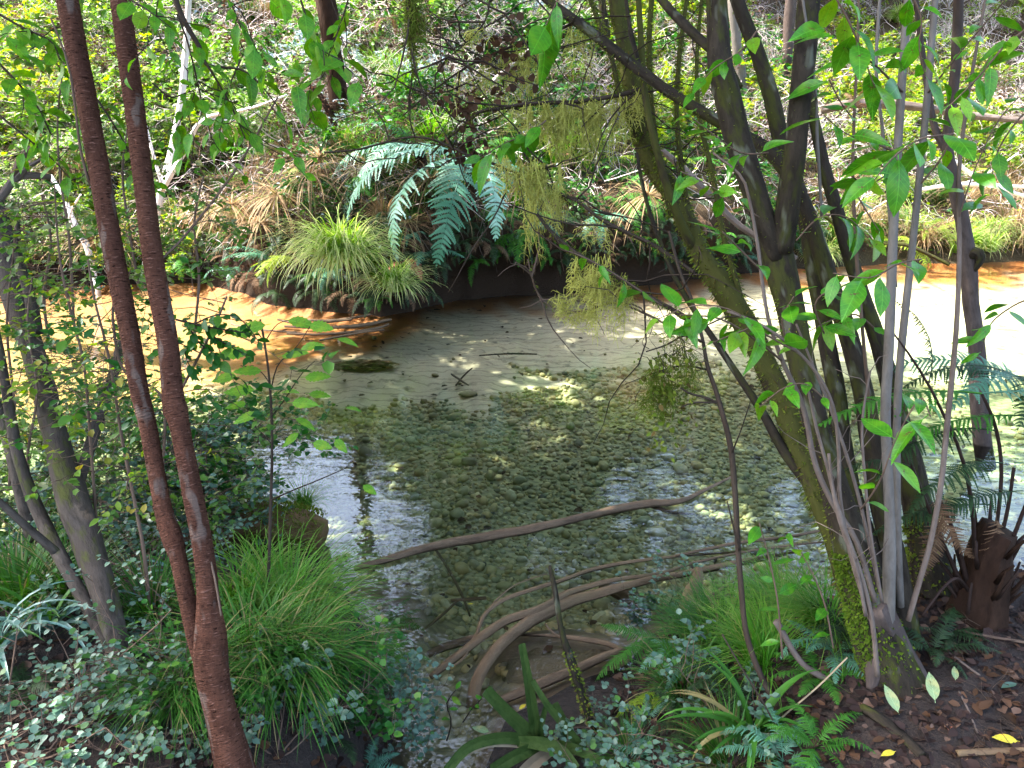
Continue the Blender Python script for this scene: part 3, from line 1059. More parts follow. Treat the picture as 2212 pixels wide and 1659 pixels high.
def crown_leaves(c, r, n, size, thr=1.0, holes=0.):
    p = rng.normal(0, 1, (n, 3))
    p = unit(p) * (rng.uniform(0, 1, (n, 1)) ** .45)
    clump = .25 * np.stack([np.sin(5 * p[:, 1] + 3 * p[:, 2]), np.sin(6 * p[:, 0] - 2 * p[:, 2]), np.sin(4 * p[:, 0] + 5 * p[:, 1])], 1)
    p = (p + clump) * np.asarray(r) + np.asarray(c)
    t = (p[:, 2] - .6) / SUN_DIR[2]
    for _ in range(3):
        g = p - SUN_DIR[None] * t[:, None]
        t = t + .7 * (g[:, 2] - np.maximum(ground_z(g[:, 0], g[:, 1]), 0)) / SUN_DIR[2]
    g = p - SUN_DIR[None] * t[:, None]
    k = rng.uniform(0, 1, n) > sunlit(g[:, 0], g[:, 1]) * thr
    # a crown stays above the lowest branches one can see from the bank
    el = (p[:, 2] - 2.55) / np.maximum(p[:, 1], .5)
    k &= (el > .135) | (p[:, 1] < .5)
    if holes:                                        # clumped crown, opened up so patches of sky reflect in the pool
        a = np.sin(1.9 * p[:, 0] + 1.1 * np.sin(1.7 * p[:, 2])) * np.sin(2.2 * p[:, 2] + 1.3 * np.sin(1.3 * p[:, 1])) + .6 * np.sin(4.3 * p[:, 0] - 2 * p[:, 1]) * np.sin(3.9 * p[:, 2] + p[:, 1])
        k &= a < .70 - holes
        for o_, d_, rg in SKY_GAPS:
            s_v = p - o_
            dist = np.linalg.norm(s_v - (s_v @ d_)[:, None] * d_, axis=1)
            k &= dist > rg * (1 + .35 * np.sin(5 * p[:, 0] + 3 * p[:, 2]))
    p = p[k]
    m = len(p)
    cl = Cloud()
    cl.add(p, unit(rng.normal(0, 1, (m, 3)) * [1, 1, .5]), unit(rng.normal(0, .6, (m, 3)) + [0, 0, 1.]), size * rng.uniform(.6, 1.3, m))
    return cl


def crown(parent, blobs, size=.17, mat=None, thr=.97, holes=0.):
    m_ = MB()
    for c, r, n in blobs:
        crown_leaves(c, r, n, size, thr, holes).bake(m_, QUADS)
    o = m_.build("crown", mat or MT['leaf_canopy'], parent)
    o["kind"] = "stuff"
    return o


def to_crown(parent, P, R, c, k=5, mat=None):
    """limbs above the frame that carry the crown"""
    p0, r0 = P[-1], R[-1]
    for i in range(k):
        e = np.asarray(c) + rng.normal(0, .9, 3)
        mid = (p0 + e) / 2 + rng.normal(0, .25, 3) + [0, 0, .3]
        Q = spline(np.array([p0, mid, e]), 10)
        m_ = MB()
        tube(m_, Q, np.linspace(r0 * .8, r0 * .2, 10), 6, .05)
        m_.build("limb", mat, parent)


# ------------------------------------------------------------------ the reddish twin trunk, left
base = at(510, 1700, 1.83)
t = thing("forked_tree", "reddish-brown speckled tree forking low into two slender upright trunks on the near bank", "tree", (base[0], base[1], ground_z(base[0], base[1])))
SR = [(525, 1760, 1.80, 104), (507, 1659, 1.86, 80), (487, 1580, 1.90, 68), (468, 1500, 1.95, 65), (458, 1440, 1.98, 72), (455, 1378, 2.02, 70), (450, 1300, 2.06, 50), (444, 1222, 2.10, 45),
      (417, 1070, 2.20, 43), (396, 960, 2.26, 40), (388, 915, 2.285, 41), (380, 885, 2.305, 51), (374, 850, 2.33, 43), (360, 723, 2.40, 42), (333, 576, 2.48, 43), (298, 288, 2.62, 42), (260, 0, 2.75, 41), (235, -260, 2.85, 39), (215, -700, 2.95, 36)]
P, R = limb(t, "stem", SR, MT['bark_red'], 90, 14, .05, 1.)
PA = P
SL = [(448, 1470, 1.98, 30), (430, 1400, 2.02, 38), (414, 1340, 2.06, 37), (396, 1257, 2.10, 36), (384, 1200, 2.14, 36), (374, 1165, 2.165, 46), (357, 1118, 2.2, 40), (344, 1052, 2.24, 37), (322, 930, 2.31, 37), (300, 837, 2.36, 38),
      (276, 700, 2.44, 40), (251, 576, 2.51, 42), (200, 288, 2.66, 44), (146, 0, 2.8, 45), (110, -260, 2.9, 42), (80, -700, 3.0, 38)]
P2, R2 = limb(t, "stem", SL, MT['bark_red'], 80, 14, .05, 2.)
m_ = MB()                                            # raised lenticels, short cross ridges of the bark
for (PP, RR, n) in ((P, R, 420), (P2, R2, 320)):
    for u in rng.uniform(0, .8, n):
        p, T = along(PP, u)
        r = np.interp(u, np.linspace(0, 1, len(PP)), RR)
        v = unit(np.array([rng.normal(0, 1), rng.normal(-.6, .7), rng.normal(0, .3)]))
        v = unit(v - T * np.dot(v, T)); s = np.cross(T, v)
        L, h = rng.uniform(.003, .012), rng.uniform(.0008, .0022)
        a = p + v * (r * 1.0)
        m_.add([a - s * L - v * .002, a + v * rng.uniform(.0015, .004), a + s * L - v * .002, a + T * h * 2 - s * L * .5 - v * .001, a - T * h * 2 + s * L * .4 - v * .001], None, [[0, 1, 3], [1, 2, 3], [0, 4, 1], [1, 4, 2]])
o = m_.build("bark_ridges", MT['bark_red'], t); o["kind"] = "stuff"
for spec in ([(196, 400, 2.6, 7), (175, 330, 2.6, 6), (150, 150, 2.6, 5), (110, 40, 2.6, 4)], [(418, 1090, 2.2, 6), (430, 1140, 2.15, 5), (460, 1230, 2.08, 5), (478, 1330, 2.0, 4)],
             [(325, 960, 2.32, 5), (330, 900, 2.36, 6), (325, 860, 2.36, 4)], [(350, 560, 2.5, 7), (372, 540, 2.52, 6), (440, 460, 2.7, 5), (520, 350, 2.9, 5), (600, 210, 3.1, 4)]):
    limb(t, "twig", spec, MT['twig'], 10, 5, 0)
to_crown(t, P, R, (-1.5, 3.4, 6.2), 6, MT['bark_red'])
crown(t, [((-1.6, 3.6, 6.3), (2.7, 2.3, 1.5), 9000)])

# ------------------------------------------------------------------ grey trees at the far left
t = thing("leaning_grey_tree", "thick grey knobbly tree leaning over the water at the far left edge", "tree", ground_at(290, 1640))
SGT = [(300, 1690, 2.0, 62), (285, 1590, 2.12, 54), (262, 1450, 2.3, 54), (232, 1310, 2.5, 52), (190, 1170, 2.75, 58), (150, 1060, 2.95, 64), (120, 940, 3.2, 52), (98, 850, 3.35, 50), (70, 760, 3.55, 44), (42, 670, 3.75, 50),
      (22, 590, 3.9, 50), (4, 500, 4.1, 42), (-30, 380, 4.3, 38), (-80, 200, 4.6, 34), (-130, -100, 5.0, 32)]
P, R = limb(t, "trunk", SGT, MT['bark_grey'], 60, 12, .10, 3.)
limb(t, "limb", [(75, 720, 3.6, 34), (68, 650, 3.62, 26), (40, 560, 3.7, 20), (38, 480, 3.8, 10)], MT['bark_grey'], 14, 8, .08)
limb(t, "limb", [(165, 1060, 2.95, 22), (215, 900, 3.4, 26), (250, 790, 3.9, 22), (265, 720, 4.2, 16)], MT['bark_grey'], 14, 8, .08)
to_crown(t, P, R, (-4.4, 4.8, 6.4), 5, MT['bark_grey'])
crown(t, [((-4.4, 4.6, 6.4), (2.5, 2.3, 1.7), 8000)])
t = thing("slender_grey_tree", "thin grey-brown leaning stem between the thick grey tree and the left picture edge", "tree", ground_at(190, 1330))
P, R = limb(t, "trunk", [(235, 1400, 2.35, 30), (190, 1310, 2.5, 29), (130, 1200, 2.7, 30), (85, 1110, 2.9, 28), (50, 1020, 3.0, 24), (30, 940, 3.1, 24), (12, 830, 3.2, 20), (0, 760, 3.3, 18), (-30, 600, 3.4, 16), (-60, 200, 3.5, 14)], MT['bark_grey'], 40, 10, .06, 4.)
limb(t, "limb", [(125, 1195, 2.7, 20), (60, 1140, 2.7, 17), (0, 1085, 2.7, 15), (-40, 1060, 2.7, 13)], MT['bark_grey'], 12, 8)
crown(t, [((-6.3, 3.6, 6.2), (2.0, 2.0, 1.5), 4000)])
t = thing("slender_grey_tree", "pale grey stem slanting up out of the left picture edge beside the water", "tree", ground_at(70, 1180))
P, R = limb(t, "trunk", [(70, 1170, 3.1, 26), (40, 1050, 3.3, 24), (15, 940, 3.5, 22), (-10, 860, 3.6, 20), (-60, 700, 3.8, 17), (-100, 300, 4.0, 14)], MT['bark_grey'], 24, 8, .06, 5.)
t = thing("broken_branch", "bleached forked dead branch reaching in from the left edge above the water", "branch", at(0, 430, 4.2))
limb(t, "bough", [(-40, 470, 4.2, 22), (0, 430, 4.2, 20), (35, 385, 4.3, 17), (75, 380, 4.35, 15), (110, 383, 4.4, 12)], MT['wood_grey'], 14, 8, .1)
limb(t, "prong", [(35, 385, 4.3, 17), (55, 365, 4.3, 13), (80, 350, 4.3, 9), (108, 333, 4.3, 4)], MT['wood_grey'], 10, 6, .1)
limb(t, "prong", [(30, 388, 4.3, 17), (48, 345, 4.3, 20), (70, 318, 4.3, 14), (78, 308, 4.3, 6)], MT['twig'], 10, 6, .1)

# ------------------------------------------------------------------ many-stemmed tree, right
B0 = ground_at(1930, 1450)
t = thing("multi_stemmed_tree", "dark mossy tree with many stems fanning up from one base on the right bank", "tree", B0)
Y0 = B0[1]
P, R = limb(t, "trunk", [(1935, 1500, Y0 - .05, 160), (1915, 1420, Y0, 120), (1885, 1340, Y0 + .03, 100), (1860, 1250, Y0 + .07, 88), (1832, 1160, Y0 + .11, 74), (1805, 1060, Y0 + .16, 62), (1780, 980, Y0 + .2, 58), (1750, 862, Y0 + .25, 56), (1725, 757, Y0 + .3, 58), (1703, 653, Y0 + .35, 59), (1682, 560, Y0 + .4, 66), (1668, 500, Y0 + .43, 60)], MT['bark_dark'], 60, 16, .07, 1.)
for spec in ([(1890, 1300, Y0, 60), (1930, 1390, Y0 - .0, 66), (1965, 1440, Y0 - .03, 56), (2000, 1500, Y0 - .06, 44), (2020, 1550, Y0 - .06, 26)], [(1900, 1380, Y0, 60), (1890, 1440, Y0 - .05, 40), (1880, 1490, Y0 - .1, 18)]):
    limb(t, "root", spec, MT['bark_pole'], 12, 10, .1)
PR1, RR1 = limb(t, "stem", [(1680, 560, Y0 + .38, 40), (1660, 500, Y0 + .4, 48), (1637, 434, Y0 + .43, 50), (1612, 360, Y0 + .46, 53), (1590, 288, Y0 + .5, 55), (1568, 200, Y0 + .54, 55), (1555, 139, Y0 + .56, 52), (1548, 0, Y0 + .62, 45), (1535, -300, Y0 + .8, 40), (1520, -700, Y0 + 1., 36)], MT['bark_dark'], 50, 14, .06, 2.)
PR2, RR2 = limb(t, "stem", [(1688, 545, Y0 + .38, 44), (1695, 486, Y0 + .38, 50), (1705, 420, Y0 + .39, 50), (1715, 347, Y0 + .4, 49), (1724, 260, Y0 + .43, 48), (1733, 174, Y0 + .45, 49), (1747, 0, Y0 + .5, 49), (1765, -300, Y0 + .6, 44), (1790, -700, Y0 + .7, 38)], MT['bark_dark'], 46, 14, .06, 3.)
P3, R3 = limb(t, "stem", [(1905, 1440, Y0 + .02, 60), (1850, 1290, Y0 + .15, 66), (1800, 1150, Y0 + .28, 58), (1755, 1040, Y0 + .38, 50), (1722, 960, Y0 + .48, 48), (1695, 880, Y0 + .58, 48), (1655, 792, Y0 + .7, 46), (1603, 688, Y0 + .85, 52), (1555, 610, Y0 + .98, 54), (1515, 550, Y0 + 1.1, 44), (1465, 440, Y0 + 1.3, 44), (1400, 330, Y0 + 1.5, 46), (1370, 200, Y0 + 1.65, 48), (1348, 80, Y0 + 1.8, 44), (1335, 0, Y0 + 1.9, 42), (1315, -300, Y0 + 2.2, 36)], MT['bark_moss'], 60, 12, .12, 4.)
P5, R5 = limb(t, "stem", [(1930, 1380, Y0 + .12, 50), (1885, 1200, Y0 + .3, 44), (1845, 1080, Y0 + .42, 40), (1819, 966, Y0 + .5, 40), (1808, 862, Y0 + .56, 38), (1790, 757, Y0 + .62, 37), (1772, 653, Y0 + .7, 37), (1752, 549, Y0 + .78, 36), (1735, 450, Y0 + .85, 34), (1690, 313, Y0 + .95, 34), (1666, 208, Y0 + 1.0, 33), (1638, 121, Y0 + 1.05, 31), (1592, 0, Y0 + 1.1, 30), (1540, -200, Y0 + 1.2, 26)], MT['bark_dark'], 50, 12, .07, 5.)
P6, R6 = limb(t, "stem", [(1965, 1400, Y0 + .1, 56), (1935, 1230, Y0 + .25, 50), (1902, 1080, Y0 + .38, 44), (1882, 950, Y0 + .46, 44), (1860, 830, Y0 + .52, 42), (1830, 720, Y0 + .58, 42), (1800, 630, Y0 + .62, 40), (1774, 549, Y0 + .66, 37), (1735, 440, Y0 + .7, 32), (1680, 345, Y0 + .76, 31), (1605, 292, Y0 + .85, 26), (1540, 255, Y0 + .9, 25), (1460, 208, Y0 + 1.0, 24), (1385, 155, Y0 + 1.1, 25), (1300, 88, Y0 + 1.2, 23), (1230, 35, Y0 + 1.3, 20), (1170, -10, Y0 + 1.4, 17), (1040, -120, Y0 + 1.6, 12)], MT['bark_dark'], 70, 10, .07, 6.)
limb(t, "limb", [(1596, 190, Y0 + .55, 20), (1560, 130, Y0 + .62, 22), (1500, 75, Y0 + .75, 22), (1455, 30, Y0 + .85, 20), (1420, -15, Y0 + .95, 18), (1350, -120, Y0 + 1.2, 14)], MT['bark_dark'], 20, 8, .06)
limb(t, "limb", [(1385, 155, Y0 + 1.1, 12), (1374, 115, Y0 + 1.15, 11), (1360, 55, Y0 + 1.2, 9), (1350, -20, Y0 + 1.3, 8)], MT['bark_dark'], 12, 6, .06)
limb(t, "limb", [(1500, 540, Y0 + 1.12, 22), (1470, 480, Y0 + 1.1, 20), (1440, 400, Y0 + 1.1, 18), (1412, 300, Y0 + 1.1, 17), (1392, 200, Y0 + 1.15, 15), (1385, 100, Y0 + 1.2, 14), (1378, -30, Y0 + 1.3, 12)], MT['bark_moss'], 24, 8, .08)
limb(t, "limb", [(1780, 1090, Y0 + .35, 26), (1700, 985, Y0 + .45, 24), (1640, 880, Y0 + .6, 18), (1580, 790, Y0 + .7, 15), (1530, 715, Y0 + .8, 13), (1480, 640, Y0 + .9, 12), (1440, 560, Y0 + 1., 10), (1395, 430, Y0 + 1.1, 9), (1375, 330, Y0 + 1.15, 7)], MT['bark_dark'], 30, 7, .06)
LX = [[(1452, 470, Y0 + 1.25, 14), (1425, 360, Y0 + 1.3, 14), (1408, 240, Y0 + 1.35, 13), (1402, 100, Y0 + 1.4, 12), (1410, -40, Y0 + 1.5, 11)], [(1500, 520, Y0 + 1.2, 12), (1478, 400, Y0 + 1.3, 12), (1462, 250, Y0 + 1.4, 11), (1470, 100, Y0 + 1.5, 10), (1490, -40, Y0 + 1.6, 9)],
      [(1380, 300, Y0 + 1.5, 14), (1345, 230, Y0 + 1.5, 13), (1322, 130, Y0 + 1.6, 12), (1290, 40, Y0 + 1.7, 11), (1260, -40, Y0 + 1.8, 10)], [(1600, 640, Y0 + .9, 12), (1560, 500, Y0 + 1., 12), (1540, 380, Y0 + 1.1, 11), (1510, 250, Y0 + 1.2, 10), (1505, 120, Y0 + 1.3, 9), (1520, -40, Y0 + 1.4, 8)]]
cl = Cloud()
for l_ in LX:
    Pl, Rl = limb(t, "limb", l_, MT['bark_moss'], 22, 7, .1)
    shag(cl, Pl, Rl, 750, .020, .6)
    for _ in range(7):
        q, T = along(Pl, rng.uniform(.1, .95))
        W, _d = wander(q, rng.normal(0, 1, 3) * [1, .5, .8], rng.uniform(.2, .5), 7, .3, .03)
        m_ = MB(); tube(m_, W, np.linspace(.0035, .001, 8), 4, cap=False); m_.build("twig", MT['twig_dark'], t)
        shag(cl, W, np.full(8, .002), 40, .014, .8)
shag(cl, P3, R3, 3600, .022, .5)
shag(cl, P, R, 500, .013, .3, side=(-1, -.2, 0), t0=.05, t1=.9)
shag(cl, PR1, RR1, 260, .011, .2)
shag(cl, PR2, RR2, 200, .010, .2)
shag(cl, P5, R5, 400, .012, .3)
shag(cl, P6, R6, 900, .014, .5, t0=.45)
m_ = MB(); cl.bake(m_, NARROW); o = m_.build("moss", MT['moss'], t); o["kind"] = "stuff"
cl = Cloud()
shag(cl, P, R, 3800, .015, .3, side=(-1.2, -.3, 0), t0=.02, t1=.33)
m_ = MB(); cl.bake(m_, QUADS); o = m_.build("moss_cushion", MT['moss_bright'], t); o["kind"] = "stuff"
to_crown(t, PR1, RR1, (.9, 4.2, 6.0), 5, MT['bark_dark'])
to_crown(t, PR2, RR2, (2.0, 3.6, 6.0), 5, MT['bark_dark'])
to_crown(t, P3, R3, (-.2, 6.3, 6.8), 5, MT['bark_dark'])
crown(t, [((1.5, 3.9, 6.1), (2.6, 2.2, 1.5), 7000), ((-.3, 6.6, 6.9), (2.8, 2.3, 1.6), 8000), ((.8, 9.2, 7.3), (2.2, 1.6, 1.3), 3500)])

# second trunk just behind it, on the right
g = ground_at(2010, 1290)
t = thing("stout_trunk", "stout shadowed trunk standing close behind the many-stemmed tree", "tree", g)
limb(t, "trunk", [(2030, 1330, g[1], 100), (2010, 1230, g[1] + .05, 84), (1985, 1110, g[1] + .12, 62), (1965, 1000, g[1] + .2, 52), (1940, 900, g[1] + .25, 44), (1915, 800, g[1] + .3, 40), (1880, 690, g[1] + .35, 36), (1850, 600, g[1] + .42, 32), (1815, 480, g[1] + .5, 28), (1775, 340, g[1] + .6, 24), (1750, 200, g[1] + .7, 20), (1730, -50, g[1] + .8, 16)], MT['bark_dark'], 40, 12, .08, 7.)
cl = Cloud(); Pq, Rq = px_path([(2030, 1330, g[1], 100), (2010, 1230, g[1] + .05, 84), (1985, 1110, g[1] + .12, 62)], 14); shag(cl, Pq, Rq, 420, .018, .3, side=(-1, -.5, 0))
m_ = MB(); cl.bake(m_, SMALL); o = m_.build("moss", MT['moss'], t); o["kind"] = "stuff"

# pole-like tree at the water, right
g = on(2128, 985, -.1)
t = thing("pole_tree", "slim pinkish-grey tree standing in the sunlit shallows at the right", "tree", g)
Y1 = g[1]
P, R = limb(t, "trunk", [(2131, 1010, Y1, 40), (2121, 948, Y1 + .02, 37), (2114, 844, Y1 + .1, 36), (2110, 757, Y1 + .15, 33), (2097, 653, Y1 + .2, 34), (2093, 576, Y1 + .25, 34), (2080, 486, Y1 + .3, 28), (2062, 400, Y1 + .35, 27), (2046, 320, Y1 + .4, 24), (2052, 250, Y1 + .42, 22), (2064, 150, Y1 + .45, 21), (2070, 0, Y1 + .5, 20), (2078, -300, Y1 + .6, 17)], MT['bark_pole'], 50, 10, .06, 8.)
limb(t, "limb", [(2048, 330, Y1 + .4, 19), (2020, 280, Y1 + .45, 15), (2005, 200, Y1 + .5, 14), (1990, 100, Y1 + .55, 12), (1975, -30, Y1 + .6, 10)], MT['bark_pole'], 14, 8, .05)
limb(t, "limb", [(2090, 560, Y1 + .26, 16), (2110, 545, Y1 + .2, 24), (2118, 560, Y1 + .18, 18), (2105, 585, Y1 + .2, 10)], MT['bark_dark'], 10, 8, .1)
crown(t, [((3.6, 5.4, 6.9), (1.9, 1.8, 1.4), 5000)])

# ------------------------------------------------------------------ grey canes, right
def cane(label, spec, mat='cane', n=40, twigs=(), leaves=0, size=.1, sides=7):
    p = at(*spec[0][:3])
    t = thing("cane_sapling", label, "sapling", (p[0], p[1], p[2]), None)
    P, R = limb(t, "stem", spec, MT[mat], n, sides, .04, rng.uniform(0, 9))
    for tw, nl, sz in twigs:
        P_, R_ = px_path(tw, 12)
        m_ = MB(); tube(m_, P_, R_, 5); m_.build("twig", MT['twig'], t)
        if nl:
            leaves_on(t, P_, nl, sz, LEAF_BIG)
    if leaves:
        leaves_on(t, P, leaves, size, LEAF_BIG, .25, 1.)
    return t, P, R


yv = Y0 - .05
cane("pale grey straight cane with a knuckle, rooted in front of the many-stemmed tree", [(1916, 1490, yv, 24), (1920, 1326, yv + .03, 25), (1921, 1200, yv + .05, 27), (1922, 1125, yv + .06, 22), (1913, 896, yv + .1, 22), (1920, 757, yv + .13, 21), (1930, 486, yv + .2, 19), (1944, 243, yv + .26, 18), (1961, 0, yv + .3, 17), (1990, -400, yv + .4, 14)], n=50, sides=9,
     twigs=[([(1950, 200, yv + .26, 6), (1900, 150, yv + .2, 5), (1850, 110, yv + .15, 4), (1780, 60, yv + .1, 3)], 9, .12),
            ([(1938, 330, yv + .24, 6), (1890, 310, yv + .2, 4), (1830, 290, yv + .15, 3), (1780, 250, yv + .1, 3)], 8, .11)])
cane("pale grey straight cane rising right of the knuckled cane", [(1945, 1310, yv + .1, 16), (1938, 1125, yv + .14, 17), (1937, 931, yv + .18, 17), (1944, 792, yv + .2, 17), (1958, 653, yv + .24, 17), (1972, 521, yv + .28, 16), (2000, 243, yv + .34, 15), (2020, 0, yv + .4, 14), (2050, -400, yv + .5, 11)], n=46,
     twigs=[([(1985, 400, yv + .3, 5), (2040, 330, yv + .3, 4), (2080, 220, yv + .3, 3), (2140, 120, yv + .3, 3)], 9, .11),
            ([(2005, 200, yv + .34, 5), (2060, 130, yv + .3, 4), (2120, 60, yv + .26, 3), (2180, -10, yv + .2, 3)], 9, .11)])
cane("thin brownish cane curving up to the right, in front of the pole-like tree", [(1962, 1340, yv + .02, 12), (1985, 1260, yv + .03, 12), (2006, 1187, yv + .05, 12), (2022, 1110, yv + .06, 12), (2034, 1035, yv + .08, 12), (2048, 896, yv + .12, 12), (2065, 722, yv + .16, 11), (2072, 549, yv + .2, 10), (2070, 400, yv + .24, 9), (2085, 250, yv + .28, 8), (2110, 100, yv + .32, 7), (2140, -60, yv + .36, 6)], mat='wood_grey', n=44,
     twigs=[([(2068, 480, yv + .22, 4), (2100, 380, yv + .2, 3), (2150, 270, yv + .2, 3), (2200, 210, yv + .2, 2)], 7, .09)])
cane("whitish thread-thin cane left of the knuckled cane", [(1935, 620, yv + .3, 7), (1920, 450, yv + .32, 7), (1908, 300, yv + .34, 7), (1893, 160, yv + .36, 7), (1896, 60, yv + .38, 7), (1905, -60, yv + .4, 6)], n=24,
     twigs=[([(1912, 380, yv + .3, 4), (1870, 400, yv + .25, 3), (1830, 370, yv + .2, 3)], 5, .10)])
cane("thin grey cane crossing behind the forked stems, upper right", [(1880, 900, yv + .4, 8), (1860, 680, yv + .42, 8), (1848, 520, yv + .44, 8), (1842, 370, yv + .46, 7), (1845, 250, yv + .48, 6), (1852, 100, yv + .5, 6), (1856, -60, yv + .52, 5)], mat='twig', n=24,
     twigs=[([(1845, 260, yv + .48, 4), (1815, 220, yv + .44, 3), (1790, 170, yv + .4, 3)], 6, .1), ([(1850, 420, yv + .46, 4), (1880, 470, yv + .4, 3), (1900, 500, yv + .38, 2)], 4, .1)])
cane("two-metre grey shoot beside the right stem of the fork", [(1775, 470, yv + .45, 6), (1770, 380, yv + .46, 7), (1765, 300, yv + .47, 7), (1762, 200, yv + .48, 6), (1740, 40, yv + .5, 6), (1725, -60, yv + .5, 5)], mat='cane', n=20)
cane("long pale stem arching leftwards across the mossy stems to the waterline", [(1890, 1300, Y0 - .08, 12), (1850, 1170, Y0 - .02, 12), (1800, 1090, Y0 + .02, 12), (1760, 1000, Y0 + .05, 12), (1735, 880, Y0 + .06, 11), (1690, 780, Y0 + .07, 10), (1660, 690, Y0 + .08, 9), (1645, 600, Y0 + .1, 8), (1638, 540, Y0 + .12, 8), (1620, 440, Y0 + .15, 7), (1600, 380, Y0 + .2, 6), (1540, 330, Y0 + .3, 5)], mat='wood_grey', n=40,
     twigs=[([(1690, 780, Y0 + .07, 6), (1640, 740, Y0 + .0, 5), (1560, 690, Y0 - .02, 4), (1470, 680, Y0 - .02, 3)], 9, .10),
            ([(1640, 580, Y0 + .1, 5), (1600, 540, Y0 + .08, 4), (1560, 500, Y0 + .05, 3)], 4, .1)])
cane("thin stem bending over with its tip down beside the mossy trunk", [(1880, 1340, Y0 - .1, 9), (1840, 1210, Y0 - .06, 9), (1815, 1080, Y0 - .05, 9), (1812, 980, Y0 - .06, 8), (1800, 880, Y0 - .07, 8), (1760, 800, Y0 - .06, 8), (1700, 740, Y0 - .04, 7), (1640, 700, Y0 - .02, 7), (1570, 672, Y0, 6)], mat='wood_grey', n=34,
     twigs=[([(1700, 740, Y0 - .04, 5), (1690, 690, Y0 - .06, 4), (1715, 640, Y0 - .08, 3)], 5, .09), ([(1640, 700, Y0 - .02, 5), (1590, 720, Y0 - .04, 4), (1540, 740, Y0 - .05, 3)], 6, .1)])
for k, (lab, spec) in enumerate([
    ("dead brown stem pressed along the front of the dark trunk", [(1870, 1330, Y0 - .12, 9), (1850, 1230, Y0 - .1, 9), (1815, 1130, Y0 - .06, 8), (1790, 1020, Y0 - .02, 8), (1765, 930, Y0, 7), (1745, 840, Y0 + .02, 6)]),
    ("dead forked brown stem beside the foot of the dark trunk", [(1895, 1460, Y0 - .14, 12), (1885, 1350, Y0 - .12, 11), (1862, 1250, Y0 - .1, 11), (1830, 1160, Y0 - .08, 10), (1815, 1120, Y0 - .08, 14), (1800, 1060, Y0 - .06, 8), (1790, 980, Y0 - .04, 7)]),
    ("straight brown dead shoot between the dark stems", [(1900, 1280, Y0 - .05, 8), (1868, 1130, Y0 - .02, 8), (1840, 1020, Y0, 8), (1800, 900, Y0 + .02, 7), (1760, 800, Y0 + .04, 6), (1720, 700, Y0 + .05, 5)]),
    ("thin upright dead shoot right of the dark trunk", [(1905, 1300, Y0 - .08, 8), (1880, 1150, Y0 - .05, 7), (1870, 1050, Y0 - .03, 7), (1862, 920, Y0, 6), (1880, 800, Y0 + .02, 5)]),
]):
    p = at(*spec[0][:3])
    t = thing("dead_shoot", lab, "dead stem", p)
    limb(t, "stem", spec, MT['wood_grey'], 26, 6, .05, k)
    for _ in range(5):
        u = rng.uniform(.3, .95); P_, R_ = px_path(spec, 26); q, T = along(P_, u)
        W, _d = wander(q, T + rng.normal(0, .5, 3), rng.uniform(.1, .25), 4, .3)
        m_ = MB(); tube(m_, W, np.linspace(.002, .0008, 5), 4, cap=False)
        m_.build("twig", MT['wood_grey'], t)

